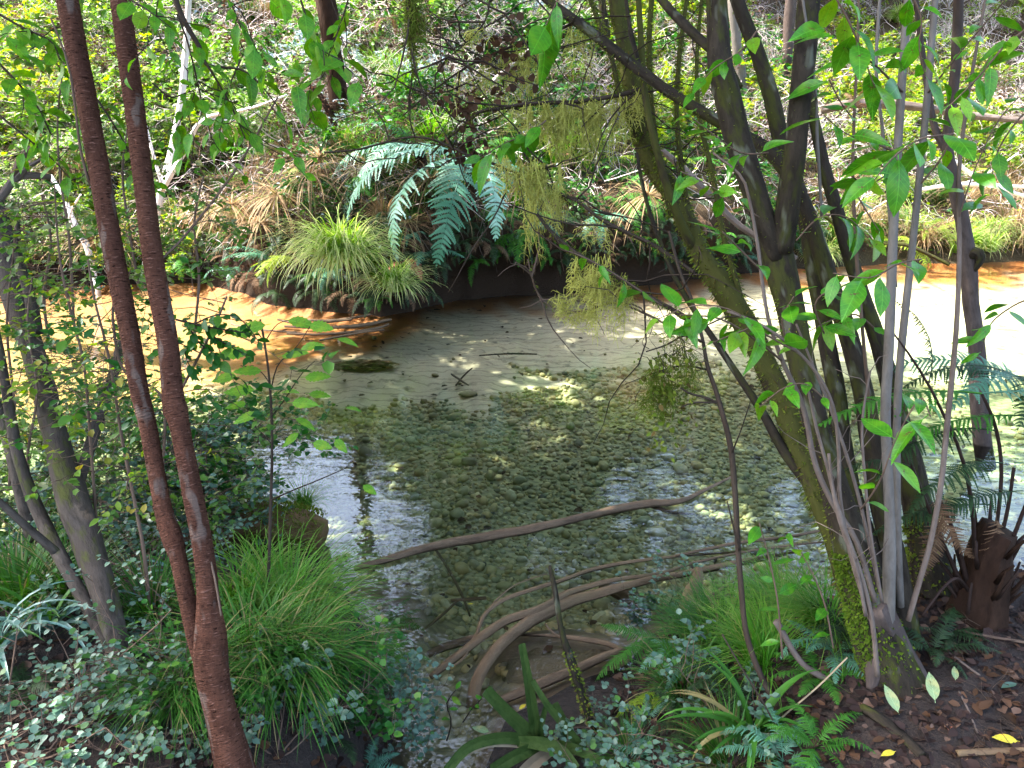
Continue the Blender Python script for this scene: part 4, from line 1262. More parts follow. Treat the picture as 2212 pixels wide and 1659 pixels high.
# leafy shoots hanging in the upper right and among the stems
SHOOTS = [
    ("high shoot of broad leaves between the fork's left stem and the mossy stem", [(1640, 60, 2.7, 4), (1600, 110, 2.7, 4), (1540, 150, 2.7, 3), (1500, 200, 2.7, 2)], 9, .09),
    ("shoot of narrow leaves leaning right from the fork over the far orange shallows", [(1720, 520, 2.6, 4), (1770, 470, 2.6, 4), (1830, 470, 2.6, 3), (1880, 520, 2.6, 2)], 8, .10),
    ("shoot of dark leaves behind the canes in front of the sunlit shallows", [(1900, 720, 2.7, 4), (1850, 680, 2.7, 4), (1800, 690, 2.7, 3), (1740, 720, 2.7, 2)], 9, .10),
    ("leafy shoot at the right edge over the sunlit water", [(2240, 640, 2.7, 4), (2190, 660, 2.7, 4), (2140, 700, 2.7, 3), (2120, 760, 2.7, 2)], 8, .09),
    ("shoot of hanging leaves at the top edge between the canes", [(1960, -30, 2.3, 4), (1990, 40, 2.3, 4), (1985, 100, 2.3, 3), (2000, 170, 2.3, 2)], 8, .10),
    ("drooping leafy shoot at the right edge below the top corner", [(2240, 220, 2.5, 4), (2190, 270, 2.5, 4), (2150, 340, 2.5, 3), (2140, 420, 2.5, 2)], 9, .09),
    ("small leafy shoot in front of the dark trunk below the fork", [(1790, 870, 2.2, 4), (1740, 830, 2.2, 3), (1690, 840, 2.2, 3), (1640, 880, 2.2, 2)], 8, .08),
    ("leafy shoot with broad green leaves hanging from the top edge beside the fork", [(1790, -30, 2.3, 5), (1830, 40, 2.3, 5), (1860, 110, 2.3, 4), (1890, 190, 2.3, 3)], 11, .11),
    ("leafy shoot with drooping leaves at the very top right corner", [(2220, 60, 2.4, 5), (2170, 100, 2.4, 5), (2110, 170, 2.4, 4), (2050, 230, 2.4, 3)], 11, .10),
    ("shoot of long dark leaves spreading left in front of the two canes", [(2060, 290, 2.2, 4), (1990, 300, 2.15, 4), (1930, 340, 2.1, 3), (1880, 400, 2.1, 3)], 10, .12),
    ("shoot of green leaves over the orange shallows beside the canes", [(1990, 560, 2.2, 4), (1940, 570, 2.15, 4), (1880, 600, 2.1, 3), (1800, 590, 2.1, 3)], 9, .115),
    ("shoot of yellow-green leaves between the mossy stem and the fork", [(1660, 330, 2.6, 4), (1600, 330, 2.6, 4), (1540, 290, 2.6, 3), (1490, 250, 2.6, 3)], 11, .09),
    ("shoot of yellow-green leaves lower down between the mossy stem and the fork", [(1640, 470, 2.6, 4), (1580, 430, 2.6, 3), (1530, 400, 2.6, 3), (1470, 370, 2.6, 2)], 9, .09),
    ("shoot with long pointed leaves above the dark fern roots", [(1960, 900, 2.1, 4), (1990, 860, 2.1, 4), (2010, 900, 2.05, 3)], 4, .13),
    ("shoot of eaten green leaves crossing the dark trunk at mid height", [(1720, 760, 2.25, 4), (1650, 720, 2.25, 4), (1580, 670, 2.25, 3), (1500, 660, 2.25, 3), (1420, 690, 2.25, 2)], 12, .11),
    ("shoot of pale-backed leaves between the dark trunk and the next stem", [(1780, 720, 2.25, 4), (1760, 660, 2.22, 4), (1790, 630, 2.2, 3), (1840, 640, 2.2, 3)], 8, .10),
    ("low shoot with long leaves in front of the canes' feet", [(1860, 1100, 2.05, 4), (1900, 1040, 2.0, 4), (1930, 960, 2.0, 3), (1960, 900, 2.0, 3)], 6, .11),
    ("leafy shoot left of the trunk's foot over the near grass", [(1690, 1420, 2.3, 5), (1680, 1300, 2.35, 4), (1660, 1200, 2.4, 4), (1640, 1130, 2.4, 3)], 9, .08),
    ("small leafy shoot rising between the two grassy clumps at the right", [(1800, 1400, 2.2, 4), (1780, 1300, 2.25, 4), (1740, 1210, 2.3, 3), (1700, 1150, 2.3, 3)], 9, .08),
    ("shoot of lime leaves beside the lichen branch above the dark bank", [(1430, 660, 2.9, 4), (1340, 600, 2.9, 4), (1270, 560, 2.9, 3), (1220, 540, 2.9, 3)], 7, .12),
    ("twig of lime leaves in front of the silver fern", [(1180, 260, 3.2, 4), (1140, 290, 3.2, 3), (1090, 310, 3.2, 3), (1040, 340, 3.2, 2)], 9, .12),
    ("broad leaves hanging beside the mossy stem near the top edge", [(1210, -10, 2.8, 4), (1190, 30, 2.8, 3), (1170, 80, 2.8, 2)], 4, .14),
]
for lab, spec, nl, sz in SHOOTS:
    t = thing("leafy_shoot", lab, "leafy shoot", at(*spec[0][:3]), "leafy shoots of the right bank")
    P, R = limb(t, "stem", spec, MT['twig'], 14, 5, .03)
    leaves_on(t, P, nl, sz, LEAF_BIG, .1, 1.)

# ------------------------------------------------------------------ overhanging leaves, upper left
HANG = [
    ("dark bare-stemmed branch with broad leaves hanging in from the top, right of the red trunks", [(370, -30, 2.6, 12), (395, 40, 2.6, 12), (430, 100, 2.6, 10), (447, 140, 2.6, 8), (520, 150, 2.6, 5), (560, 180, 2.6, 4), (600, 230, 2.6, 3)], 9, .075),
    ("long thin twig with drooping leaves under the dark branch", [(440, 130, 2.6, 7), (460, 160, 2.6, 5), (500, 230, 2.6, 4), (530, 300, 2.6, 3)], 6, .07),
    ("hanging twig close to the right red trunk", [(383, 30, 2.55, 5), (405, 90, 2.55, 4), (425, 170, 2.55, 4), (440, 240, 2.55, 3), (455, 290, 2.55, 2)], 6, .065),
    ("twig with large rounded leaves at the top edge, right of the red trunks", [(470, -30, 2.4, 5), (500, 10, 2.4, 4), (520, 60, 2.4, 3)], 7, .09),
    ("spray of large bright leaves at the top edge left of the dead tree", [(640, -40, 2.6, 6), (650, 0, 2.6, 5), (670, 60, 2.6, 4), (700, 110, 2.6, 3), (740, 130, 2.6, 3)], 12, .10),
    ("spray of broad leaves between the two red trunks at the top", [(230, -30, 2.6, 5), (300, 10, 2.55, 4), (330, 30, 2.5, 3), (370, 60, 2.5, 2)], 8, .07),
    ("spray of green leaves left of the red trunks at the top corner", [(-20, 20, 2.9, 6), (50, 60, 2.9, 5), (110, 90, 2.9, 4), (130, 130, 2.9, 3)], 14, .09),
    ("second spray of green leaves hanging down the left picture edge", [(-20, 120, 2.9, 6), (30, 170, 2.9, 5), (80, 230, 2.9, 4), (110, 290, 2.9, 3)], 14, .09),
    ("third spray of green leaves beside the left red trunk", [(0, 250, 3.1, 5), (60, 300, 3.1, 4), (120, 350, 3.1, 3), (160, 400, 3.1, 2)], 12, .08),
    ("leafy twig between the red trunks at mid height", [(200, 200, 3.0, 4), (240, 260, 3.0, 4), (280, 330, 3.0, 3), (300, 380, 3.0, 2)], 9, .07),
    ("leafy twig right of the red trunks above the pale dead stem", [(330, 180, 2.9, 4), (370, 210, 2.9, 4), (420, 200, 2.9, 3), (380, 280, 2.9, 2)], 9, .07),
    ("leafy twig hanging over the scrub right of the pale dead stem", [(520, 130, 2.8, 4), (490, 200, 2.8, 3), (480, 260, 2.8, 3), (470, 310, 2.8, 2)], 9, .065),
    ("broad leaves hanging before the dead tree trunk at the top", [(760, -30, 2.8, 5), (740, 40, 2.8, 4), (720, 90, 2.8, 3), (690, 130, 2.8, 2)], 8, .09),
]
for lab, spec, nl, sz in HANG:
    t = thing("hanging_branch", lab, "leafy branch", at(*spec[0][:3]), "leafy branches hanging in at the upper left")
    P, R = limb(t, "stem", spec, MT['twig_dark'], 20, 6, .03)
    leaves_on(t, P, nl, sz, LEAF_TOP, .25, 1., hang=.45)
    for _ in range(4):
        q, T = along(P, rng.uniform(.3, .95))
        W, _d = wander(q, T + rng.normal(0, .8, 3), rng.uniform(.12, .3), 5, .25, .05)
        m_ = MB(); tube(m_, W, np.linspace(.002, .0009, 6), 4, cap=False)
        m_.build("twig", MT['twig_dark'], t)
        leaves_on(t, W, 3, sz * .85, LEAF_TOP, .4, 1., hang=.5)


# ------------------------------------------------------------------ fern, grass and shrub makers
FV = [dict(a0=.9, bend=1.5), dict(a0=.55, bend=1.25), dict(a0=.30, bend=1.9), dict(a0=1.15, bend=1.3), dict(a0=.05, bend=.7), dict(a0=.75, bend=2.1, lat=.35), dict(a0=.6, bend=1.0, lat=-.4)]
_fm = {}


def frond_me(key, v, fine=False):
    k = (key, v, fine)
    if k not in _fm:
        if (None, v, fine) not in _fm:
            m_ = MB()
            if fine:
                frond(m_, 1., .21, 34, teeth=11, droop=.3, **FV[v])
            else:
                frond(m_, 1., .17, 28, teeth=7, droop=.3, gap=.85, **FV[v])
            _fm[(None, v, fine)] = m_.mesh("frond", None)
        me = _fm[(None, v, fine)].copy()
        me.materials.clear(); me.materials.append(MT[key])
        _fm[k] = me
    return _fm[k]


def put_frond(parent, loc, az, L, key, v, tilt=0., roll=0., fine=False, wid=1.):
    o = bpy.data.objects.new("frond", frond_me(key, v, fine))
    COL.objects.link(o)
    o.parent = parent
    M = Matrix.Translation(Vector([float(a) for a in loc])) @ Matrix.Rotation(az, 4, 'Z') @ Matrix.Rotation(-tilt, 4, 'Y') @ Matrix.Rotation(roll, 4, 'X')
    o.matrix_basis = M @ Matrix.Diagonal((L, L * wid, L, 1))
    return o


def fern(label, p, key, n, L, vs=(0, 1, 2), az0=0., spread=math.pi, tilt=0., name="fern", cat="fern", group=None, fine=False, wid=1., alt=None):
    t = thing(name, label, cat, p, group)
    for i in range(n):
        az = az0 + spread * (2 * (i + .5) / n - 1) + rng.normal(0, .15)
        k = key if alt is None or rng.uniform() > .25 else alt
        put_frond(t, (0, 0, 0), az, L * rng.uniform(.7, 1.12), k, int(rng.choice(vs)), tilt + rng.normal(0, .12), rng.normal(0, .25), fine, wid)
    return t


def grass_me(key, seed, **kw):
    m_ = MB(); tuft(m_, rnd=np.random.default_rng(seed), **kw)
    return m_.mesh("blades", MT[key])


def grass(label, p, me, scale=1., rot=0., cat="grass tuft", name="grass_tuft", group=None):
    t = thing(name, label, cat, p, group)
    o = bpy.data.objects.new("blades", me); COL.objects.link(o); o.parent = t
    o.scale = (scale,) * 3; o.rotation_euler = (0, 0, rot)
    o["kind"] = "stuff"
    return t


def shrub_parts(parent, stems, bark, leafkey, tmpl, leaf=.03, nleaf=6, kids=5, level=2, spread=.8, grav=.03, flat=.3, r=.006):
    """stems: (start, direction, length); each its own mesh, the small leaves joined"""
    cl = Cloud()
    for p, d, L in stems:
        m_ = MB()
        grow(m_, cl, p, d, L, r, level, leaf, nleaf, kids, spread, grav, flat)
        m_.build("stem", bark, parent)
    m_ = MB(); cl.bake(m_, tmpl)
    o = m_.build("foliage", MT[leafkey], parent); o["kind"] = "stuff"


# ------------------------------------------------------------------ ferns and sedges of the far bank, one by one
def tree_fern(label, px, py, Y, key, rows, alt=None, trunk_r=.07):
    p = at(px, py, Y)
    gz = float(ground_z(p[0], Y + .25))
    t = thing("tree_fern", label, "tree fern", (p[0], p[1], min(gz, p[2] - .3)))
    off = p - wloc(t)
    m_ = MB()
    tube(m_, spline(np.array([[off[0], off[1] + .2, -.1], [off[0] + .03, off[1] + .1, off[2] * .5], off]), 12) + wloc(t), np.full(12, trunk_r), 9, .15)
    m_.build("trunk", MT['trunk_fern'], t)
    for az, L, v, tilt, k in rows:
        put_frond(t, off, math.radians(az), L, k or key, v, tilt, rng.normal(0, .15), True, 1.)
    return t


W_, S_ = 180, 270
tree_fern("silver tree fern with pale blue-green fronds hanging over the dark undercut bank", 1012, 345, 10.3, 'fern_blue',
          [(204, 2.0, 2, .15, None), (222, 2.0, 2, -.15, None), (266, 2.0, 2, -.15, 'fern_teal'), (292, 1.6, 2, -.1, None), (318, 1.4, 2, .0, 'fern_teal'), (185, 1.3, 1, 0, None), (340, 1.1, 1, 0, 'fern'), (10, .9, 0, 0, 'fern'), (90, 1., 0, .2, 'fern'), (250, 1.2, 2, -.1, 'fern_teal')])
tree_fern("smaller silver tree fern left of the large one, its two long fronds drooping leftwards", 905, 325, 10.9, 'fern_blue',
          [(194, 1.6, 2, .1, None), (210, 1.7, 2, -.2, None), (190, 1.1, 0, .1, 'fern'), (170, 1., 0, .1, 'fern_teal'), (230, 1.2, 2, .2, None), (150, .8, 0, .2, 'fern'), (30, .8, 1, .1, 'fern')])
FERNS = [
    ("yellow-green fern spreading leftwards over the bank above the big sedge", (700, 385), 'fern_lime', 7, .75, (1, 4), 190, 55, .15),
    ("pale yellow-green fern at the waterline left of the big sedge", (640, 565), 'fern_lime', 6, .7, (1, 2, 4), 205, 40, .0),
    ("teal fern arching left at the waterline beside the orange shallows", (600, 575), 'fern_teal', 6, .75, (1, 2), 190, 40, .15),
    ("green fern above the bank left of the silver ferns", (770, 340), 'fern', 9, .7, (0, 1), 200, 130, .1),
    ("green fern on top of the bank below the dead tree", (840, 300), 'fern', 9, .7, (0, 1), 220, 150, .1),
    ("rusty dead fern hanging at the waterline right of the small sedge", (880, 560), 'fern_red', 4, .55, (2,), 270, 60, .1),
    ("dark green fern with one frond dipping towards the orange water", (925, 545), 'fern_teal', 4, .6, (2, 1), 300, 50, .1),
    ("purplish dead fern drooping at the orange shallows under the teal fern", (545, 595), 'fern_dead', 4, .45, (2,), 265, 40, .1),
    ("light fern hanging from the undercut bank right of the silver tree fern", (1130, 500), 'fern', 6, .6, (2, 1), 280, 70, .0),
    ("light fern hanging behind the lichen over the undercut bank", (1290, 470), 'fern_teal', 6, .6, (2, 1), 285, 60, .0),
    ("pale fern high on the undercut bank behind the leaning mossy stem", (1380, 440), 'fern', 6, .7, (2, 1), 280, 70, .0),
]
for lab, (px, py), key, n, L, vs, az, sp, tl in FERNS:
    g = ground_at(px, py)
    fern(lab, g + [0, -.05 - float(lip(g[0], g[2])), .05], key, n, L, vs, math.radians(az), math.radians(sp), tl, fine=True)

SEDGE = [grass_me('sedge', 1, n=620, h=.95, width=.013, lean=(.3, 1.2), droop=(1.3, 2.3), base_r=.16, seg=7, bias=-1.5), grass_me('sedge', 2, n=300, h=.6, width=.011, lean=(.2, 1.), droop=(1.2, 2.4), base_r=.08, seg=6, bias=-1.4)]
DRY = [grass_me('grass_dry', 3, n=300, h=.8, width=.010, lean=(.2, 1.0), droop=(1.5, 2.6), base_r=.14, seg=6), grass_me('grass_dry', 4, n=240, h=.6, width=.010, lean=(.1, .9), droop=(1.2, 2.4), base_r=.1, seg=6)]
GRN = [grass_me('grass', 5, n=260, h=.6, width=.010, lean=(.05, .6), droop=(.9, 2.0), base_r=.1, seg=5), grass_me('grass_dark', 6, n=260, h=.6, width=.010, lean=(.05, .7), droop=(1., 2.2), base_r=.1, seg=5)]
SKIRT = [grass_me('grass_dry', 7, n=80, h=.9, width=.016, lean=(1.0, 2.0), droop=(.9, 1.6), base_r=.05, seg=6)]
for lab, px, py, me, sc_, fwd in [
    ("big bright sedge drooping over the water, left of the small one", 738, 560, SEDGE[0], 1.08, -9.25),
    ("small bright sedge at the tip of the bank, right of the big one", 852, 628, SEDGE[1], 1.15, -9.05),
    ("dull green sedge between the two bright ones", 800, 590, GRN[1], .8, -.05),
    ("large brown dead tussock left of the big sedge, above the dark hollow", 600, 450, DRY[0], .9, 0),
    ("brown dead tussock behind the teal fern", 530, 490, DRY[0], .85, 0),
    ("pale brown tussock at the left end of the undercut bank", 455, 500, DRY[1], 1., 0),
    ("grey-green tussock trailing into the water near the white dead stem", 400, 555, DRY[1], 1., 0),
    ("brown tussock hanging between the big sedge and the silver fern", 830, 480, DRY[1], .9, 0),
    ("green grass tuft on top of the bank under the dead tree", 790, 300, GRN[0], 1.1, 0),
    ("green grass tuft on top of the bank behind the silver fern", 1080, 285, GRN[0], 1.2, 0),
    ("bluish grass tuft above the yellow-green fern", 590, 330, GRN[1], 1.1, 0),
]:
    g = ground_at(px, py)
    grass(lab, g + [0, fwd - float(lip(g[0], g[2])), 0.02] if fwd > -.5 else at(px, py, -fwd), me, sc_, 0. if me in SEDGE else rng.uniform(0, 6))
for lab, px, py, Y, s in [("skirt of dead pale fronds hanging from the bank above the big sedge", 668, 375, 10.4, 1.), ("skirt of dead stalks hanging below the silver tree fern", 930, 385, 10.2, 1.1), ("skirt of pale dead fronds above the teal fern at the waterline", 560, 480, 10.5, .9), ("skirt of dry grey fronds above the yellow-green fern", 690, 340, 10.9, 1.1), ("skirt of dry grey fronds under the dead tree", 800, 360, 10.8, 1.1), ("second tuft of dead stalks hanging in the dark hollow", 880, 480, 9.9, .8), ("skirt of dead stalks left of the big sedge, over the dark hollow", 600, 420, 10.4, 1.), ("skirt of dead stalks at the left end of the undercut bank", 500, 440, 10.9, 1.1), ("skirt of dead stalks between the silver fern and the hanging lichen", 1120, 400, 10.1, .9), ("skirt of dead stalks hanging behind the leaning mossy stem", 1400, 420, 10.6, 1.1)]:
    t = grass(lab, at(px, py, Y), SKIRT[0], s, rng.uniform(0, 6), "dead fern", "dead_frond_skirt")

# small ferns that cover the undercut face, mostly darkened to stand in for its shade
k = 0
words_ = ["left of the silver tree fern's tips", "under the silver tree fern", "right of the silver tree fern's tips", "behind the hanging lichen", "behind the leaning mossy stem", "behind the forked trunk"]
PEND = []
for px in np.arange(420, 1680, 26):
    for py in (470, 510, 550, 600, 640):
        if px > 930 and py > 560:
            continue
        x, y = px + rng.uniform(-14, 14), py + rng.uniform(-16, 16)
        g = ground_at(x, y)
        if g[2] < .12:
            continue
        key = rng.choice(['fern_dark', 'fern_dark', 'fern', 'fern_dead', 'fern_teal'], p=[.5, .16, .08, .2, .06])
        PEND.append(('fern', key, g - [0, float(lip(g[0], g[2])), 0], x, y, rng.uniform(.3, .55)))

# ------------------------------------------------------------------ plants of the slope
PROTO = {}


def proto_shrub(key, leafkey, tmpl, bark, leaf, nl, h, seed, level=2, kids=5, flat=.2, ns=5, grav=.03):
    t = thing(key, "shrub", "shrub", (0, 0, 0))
    st = []
    for i in range(ns):
        a = rng.uniform(0, 6.28); e = rng.uniform(.3, 1.2)
        st.append(([0, 0, 0], [math.cos(a) * math.cos(e), math.sin(a) * math.cos(e), math.sin(e)], h * rng.uniform(.6, 1.)))
    shrub_parts(t, st, bark, leafkey, tmpl, leaf, nl, kids, level, .75, grav, flat, .010)
    return t


SH = {
    'pale': [proto_shrub("scrub_bush", 'leaf_pale', QUADS, MT['twig_pale'], .075, 9, .9, 1), proto_shrub("scrub_bush", 'leaf_pale', SMALL, MT['twig'], .07, 9, .8, 2)],
    'lime': [proto_shrub("scrub_bush", 'leaf_lime', SMALL, MT['twig'], .085, 9, .9, 3), proto_shrub("scrub_bush", 'leaf_lime', QUADS, MT['twig_pale'], .07, 10, .8, 4)],
    'silver': [proto_shrub("scrub_bush", 'leaf_silver', SMALL, MT['twig_pale'], .06, 8, .8, 5)],
    'dark': [proto_shrub("scrub_bush", 'leaf_dark', SMALL, MT['twig'], .08, 9, .9, 6)],
    'twigs': [proto_shrub("twig_tangle", 'leaf_pale', QUADS, MT['twig_pale'], .04, 1, 1.0, 7, 3, 4, 0, 6), proto_shrub("twig_tangle", 'leaf_brown', QUADS, MT['twig_pale'], .05, 1, 1.2, 8, 3, 4, 0, 5, .12), proto_shrub("twig_tangle", 'leaf_brown', QUADS, MT['twig'], .05, 2, 1.0, 9, 3, 4, 0, 5)],
}
ALLP = [p for v in SH.values() for p in v]
NAMES = {'pale': "pale green bush", 'lime': "yellow-green bush", 'silver': "silvery-leaved bush", 'dark': "dark green bush", 'twigs': "tangle of dead twigs",
         'fern': "green fern", 'fern_lime': "yellow-green fern", 'fern_dark': "dark fern", 'fern_dead': "brown dead fern", 'fern_teal': "bluish fern",
         'sedge': "bright sedge tuft", 'dry': "straw-coloured tussock", 'grn': "green grass tuft"}


def zone_kind(x, y):
    r = rng.uniform()
    if x < 430:
        c = [('shrub', 'pale', .42), ('shrub', 'lime', .25), ('shrub', 'twigs', .18), ('tuft', 'dry', .07), ('fern', 'fern', .08)]
    elif x < 760:
        c = [('shrub', 'twigs', .34), ('shrub', 'pale', .22), ('shrub', 'dark', .12), ('tuft', 'dry', .08), ('tuft', 'grn', .14), ('shrub', 'silver', .10)] if y < 330 else [('tuft', 'dry', .28), ('fern', 'fern_dead', .14), ('tuft', 'grn', .26), ('fern', 'fern', .2), ('shrub', 'dark', .12)]
    elif x < 1300:
        c = [('shrub', 'twigs', .40), ('shrub', 'silver', .18), ('shrub', 'pale', .16), ('shrub', 'dark', .1), ('tuft', 'grn', .12), ('fern', 'fern_dead', .04)] if y < 260 else [('tuft', 'grn', .3), ('fern', 'fern', .4), ('fern', 'fern_dead', .1), ('shrub', 'dark', .1), ('shrub', 'twigs', .1)]
    elif x < 1760:
        c = [('fern', 'fern_lime', .22), ('fern', 'fern', .22), ('shrub', 'dark', .16), ('shrub', 'twigs', .22), ('shrub', 'lime', .18)] if y < 380 else [('fern', 'fern_dark', .4), ('fern', 'fern', .25), ('tuft', 'grn', .2), ('shrub', 'dark', .15)]
    else:
        c = [('fern', 'fern_lime', .32), ('shrub', 'lime', .26), ('shrub', 'twigs', .24), ('tuft', 'sedge', .1), ('fern', 'fern', .08)] if y < 390 else [('tuft', 'sedge', .4), ('tuft', 'dry', .3), ('tuft', 'grn', .1), ('fern', 'fern_lime', .2)]
    a = 0
    for kind, key, w in c:
        a += w
        if r < a:
            return kind, key
    return c[0][:2]


for py in (590, 545, 500, 455, 410, 365, 320, 280, 240, 205, 170, 135, 100, 65, 30):
    step = 60 if py > 200 else 70
    for px in np.arange(-40, 2270, step):
        x, y = px + rng.uniform(-26, 26), py + rng.uniform(-18, 18)
        if 440 < x < 1640 and y > 470:
            continue
        d = ray(x, y)
        g = ground_at(x, y)
        if g[1] > 40 or g[2] < .08 or g[1] < far_edge(g[0]) + .05:
            continue
        kind, key = zone_kind(x, y)
        PEND.append((kind, key, g, x, y, None))


def place_phrase(x, y):
    row = "at the waterline" if y > 520 else "on the bank" if y > 400 else "above the bank" if y > 290 else "midway upslope" if y > 160 else "high upslope"
    cols = [(130, "behind the leaning grey tree"), (330, "around the red trunks"), (480, "beside the white dead stem"), (660, "above the pale tussocks"), (860, "round the dead tree"), (1090, "behind the silver ferns"), (1330, "behind the hanging lichen"), (1540, "behind the leaning mossy stem"), (1760, "behind the forked trunk"), (1960, "behind the grey canes"), (2090, "behind the pole-like tree"), (9999, "at the far right edge")]
    for m, c in cols:
        if x < m:
            return row, c


used_src = set()
groups = {}
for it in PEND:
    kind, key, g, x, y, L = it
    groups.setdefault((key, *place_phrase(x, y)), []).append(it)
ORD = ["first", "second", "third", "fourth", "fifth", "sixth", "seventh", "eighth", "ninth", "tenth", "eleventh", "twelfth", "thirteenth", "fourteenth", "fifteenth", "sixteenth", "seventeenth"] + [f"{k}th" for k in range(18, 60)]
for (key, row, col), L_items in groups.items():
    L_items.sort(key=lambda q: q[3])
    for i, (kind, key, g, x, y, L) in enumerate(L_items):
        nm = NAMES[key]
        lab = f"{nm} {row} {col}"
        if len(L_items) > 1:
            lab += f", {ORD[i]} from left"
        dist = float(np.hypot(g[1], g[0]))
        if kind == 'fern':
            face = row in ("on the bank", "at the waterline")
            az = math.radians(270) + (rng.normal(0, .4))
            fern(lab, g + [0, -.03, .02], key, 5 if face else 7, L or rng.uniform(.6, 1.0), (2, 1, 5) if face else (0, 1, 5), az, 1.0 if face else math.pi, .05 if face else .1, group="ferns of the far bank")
        elif kind == 'tuft':
            me = {'sedge': SEDGE[1], 'dry': DRY[int(rng.integers(0, 2))], 'grn': GRN[int(rng.integers(0, 2))]}[key]
            grass(lab, g, me, rng.uniform(.9, 1.5), rng.uniform(0, 6.28), group="grass tufts of the far bank")
        else:
            src = SH[key][int(rng.integers(0, len(SH[key])))]
            s = rng.uniform(.75, 1.2) * (1 if dist < 15 else 1.25)
            if y > 400: s *= .6
            if src.name not in used_src:
                used_src.add(src.name)
                src.location = [float(a) for a in g]; src.rotation_euler = (0, 0, rng.uniform(0, 6.28)); src.scale = (s,) * 3
                src["label"] = lab; o = src
            else:
                o = dup(src, g, rng.uniform(0, 6.28), s, lab)
            o["category"] = "dead twigs" if key == 'twigs' else "bush"
            o["group"] = "twig tangles on the slope" if key == 'twigs' else "bushes on the slope"
for p in ALLP:                                       # a kind that found no place is not built
    if p.name not in used_src:
        for ch in list(p.children):
            bpy.data.objects.remove(ch)
        bpy.data.objects.remove(p)

# uncountable undergrowth: leaves, straw and dead twigs all over the slope
def slope_points(n, dmin=.2, dmax=16.):
    x = rng.uniform(-13, 13, n * 2); d = dmin + (dmax - dmin) * rng.uniform(0, 1, n * 2) ** 1.4
    y = far_edge(x) + d
    px, py = topx(np.stack([x, y, far_z(x, y)], 1))
    k = (abs(px - 1106) < 1250)
    x, y, px = x[k][:n], y[k][:n], px[k][:n]
    return np.stack([x, y, far_z(x, y)], 1), px


for key, n, tm, sz, xr in (('leaf_pale', 9000, QUADS, .07, (-200, 800)), ('leaf_lime', 6500, QUADS, .08, (1250, 2400)), ('leaf_dark', 5000, SMALL, .08, (-200, 2400)), ('leaf_silver', 2500, SMALL, .06, (560, 1400)), ('leaf_brown', 12000, QUADS, .09, (-200, 2400))):
    p, px = slope_points(int(n * 1.6))
    k = (px > xr[0]) & (px < xr[1]); p = p[k][:n]
    m = len(p)
    p = p + np.stack([np.zeros(m), np.zeros(m), rng.exponential(.10 if key == 'leaf_brown' else .22, m)], 1)
    cl = Cloud(); cl.add(p, rng.normal(0, 1, (m, 3)) * [1, 1, .5], rng.normal(0, .5, (m, 3)) + [0, -.4, 1.], sz * rng.uniform(.6, 1.3, m))
    m_ = MB(); cl.bake(m_, tm)
    o = m_.build("undergrowth", MT[key]); tag(o, {'leaf_pale': "pale leafy ground cover on the sunlit slope left of the dead tree", 'leaf_lime': "yellow-green ground cover on the slope right of the lichen", 'leaf_dark': "dark green leaves scattered through the whole slope", 'leaf_silver': "silvery leaves among the twigs behind the silver ferns", 'leaf_brown': "brown dead leaf litter covering the slope"}[key], "undergrowth")
    o["kind"] = "stuff"
n = 26000
x = rng.uniform(-34, 34, n); d_ = rng.uniform(10.5, 34, n); y = far_edge(x) + d_
p = np.stack([x, y, far_z(x, y) + rng.exponential(.7, n) + .6 * (fbm(x, y, 1.1) + 1)], 1)
k = p[:, 2] > 2.55 + .125 * p[:, 1]
p = p[k]; n = len(p)
cl = Cloud(); cl.add(p, rng.normal(0, 1, (n, 3)) * [1, 1, .5], rng.normal(0, .6, (n, 3)) + [0, -.5, 1.], rng.uniform(.25, .6, n))
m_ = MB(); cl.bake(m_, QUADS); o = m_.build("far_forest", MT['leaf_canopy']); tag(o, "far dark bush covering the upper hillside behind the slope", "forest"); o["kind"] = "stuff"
_m = MB()
for s in range(6):
    r_ = np.random.default_rng(100 + s)
    P_, d_ = wander([0, 0, 0], [1, 0, .35], 1., 6, .22, .06, r_)
    tube(_m, P_, np.linspace(.008, .003, 7), 3, cap=False)
    k0 = _m.n
    for q in range(3):
        a, T = along(P_, r_.uniform(.3, .9)); W, _d = wander(a, T + r_.normal(0, .6, 3), .4, 4, .3, .03, r_)
        tube(_m, W, np.linspace(.005, .002, 5), 3, cap=False)
TWT = []
for s in range(6):
    per = len(_m.v) // 6
    vs = np.concatenate(_m.v[s * per:(s + 1) * per]); off = sum(len(a) for a in _m.v[:s * per])
    qs = np.concatenate(_m.q[s * per:(s + 1) * per]) - off
    TWT.append((vs, qs, np.zeros((0, 3), int)))
for mat, n, xr, lab in (('twig_pale', 2600, (-200, 2400), "pale dead sticks and twigs strewn over the whole slope"), ('twig', 1400, (-200, 2400), "brown dead sticks strewn over the whole slope")):
    p, px = slope_points(n, .5)
    m = len(p)
    cl = Cloud(); cl.add(p + np.stack([np.zeros(m), np.zeros(m), rng.uniform(0, .35, m)], 1), rng.normal(0, 1, (m, 3)) * [1, .7, .25], rng.normal(0, .4, (m, 3)) + [0, 0, 1.], rng.uniform(.4, 1.1, m))
    m_ = MB(); cl.bake(m_, TWT)
    o = m_.build("dead_twigs", MT[mat]); tag(o, lab, "dead twigs"); o["kind"] = "stuff"
p, px = slope_points(900, .4)
m_ = MB()
for q in p:                                          # straw and grass between the plants
    b = MB(); tuft(b, 14, rng.uniform(.25, .5), .010, (.1, .8), (.8, 2.2), .08, 3)
    m_.add(b.v[0] + q.astype(np.float32), b.q[0])
o = m_.build("slope_grass", MT['grass_dry']); tag(o, "dry grass growing all over the slope", "grass"); o["kind"] = "stuff"

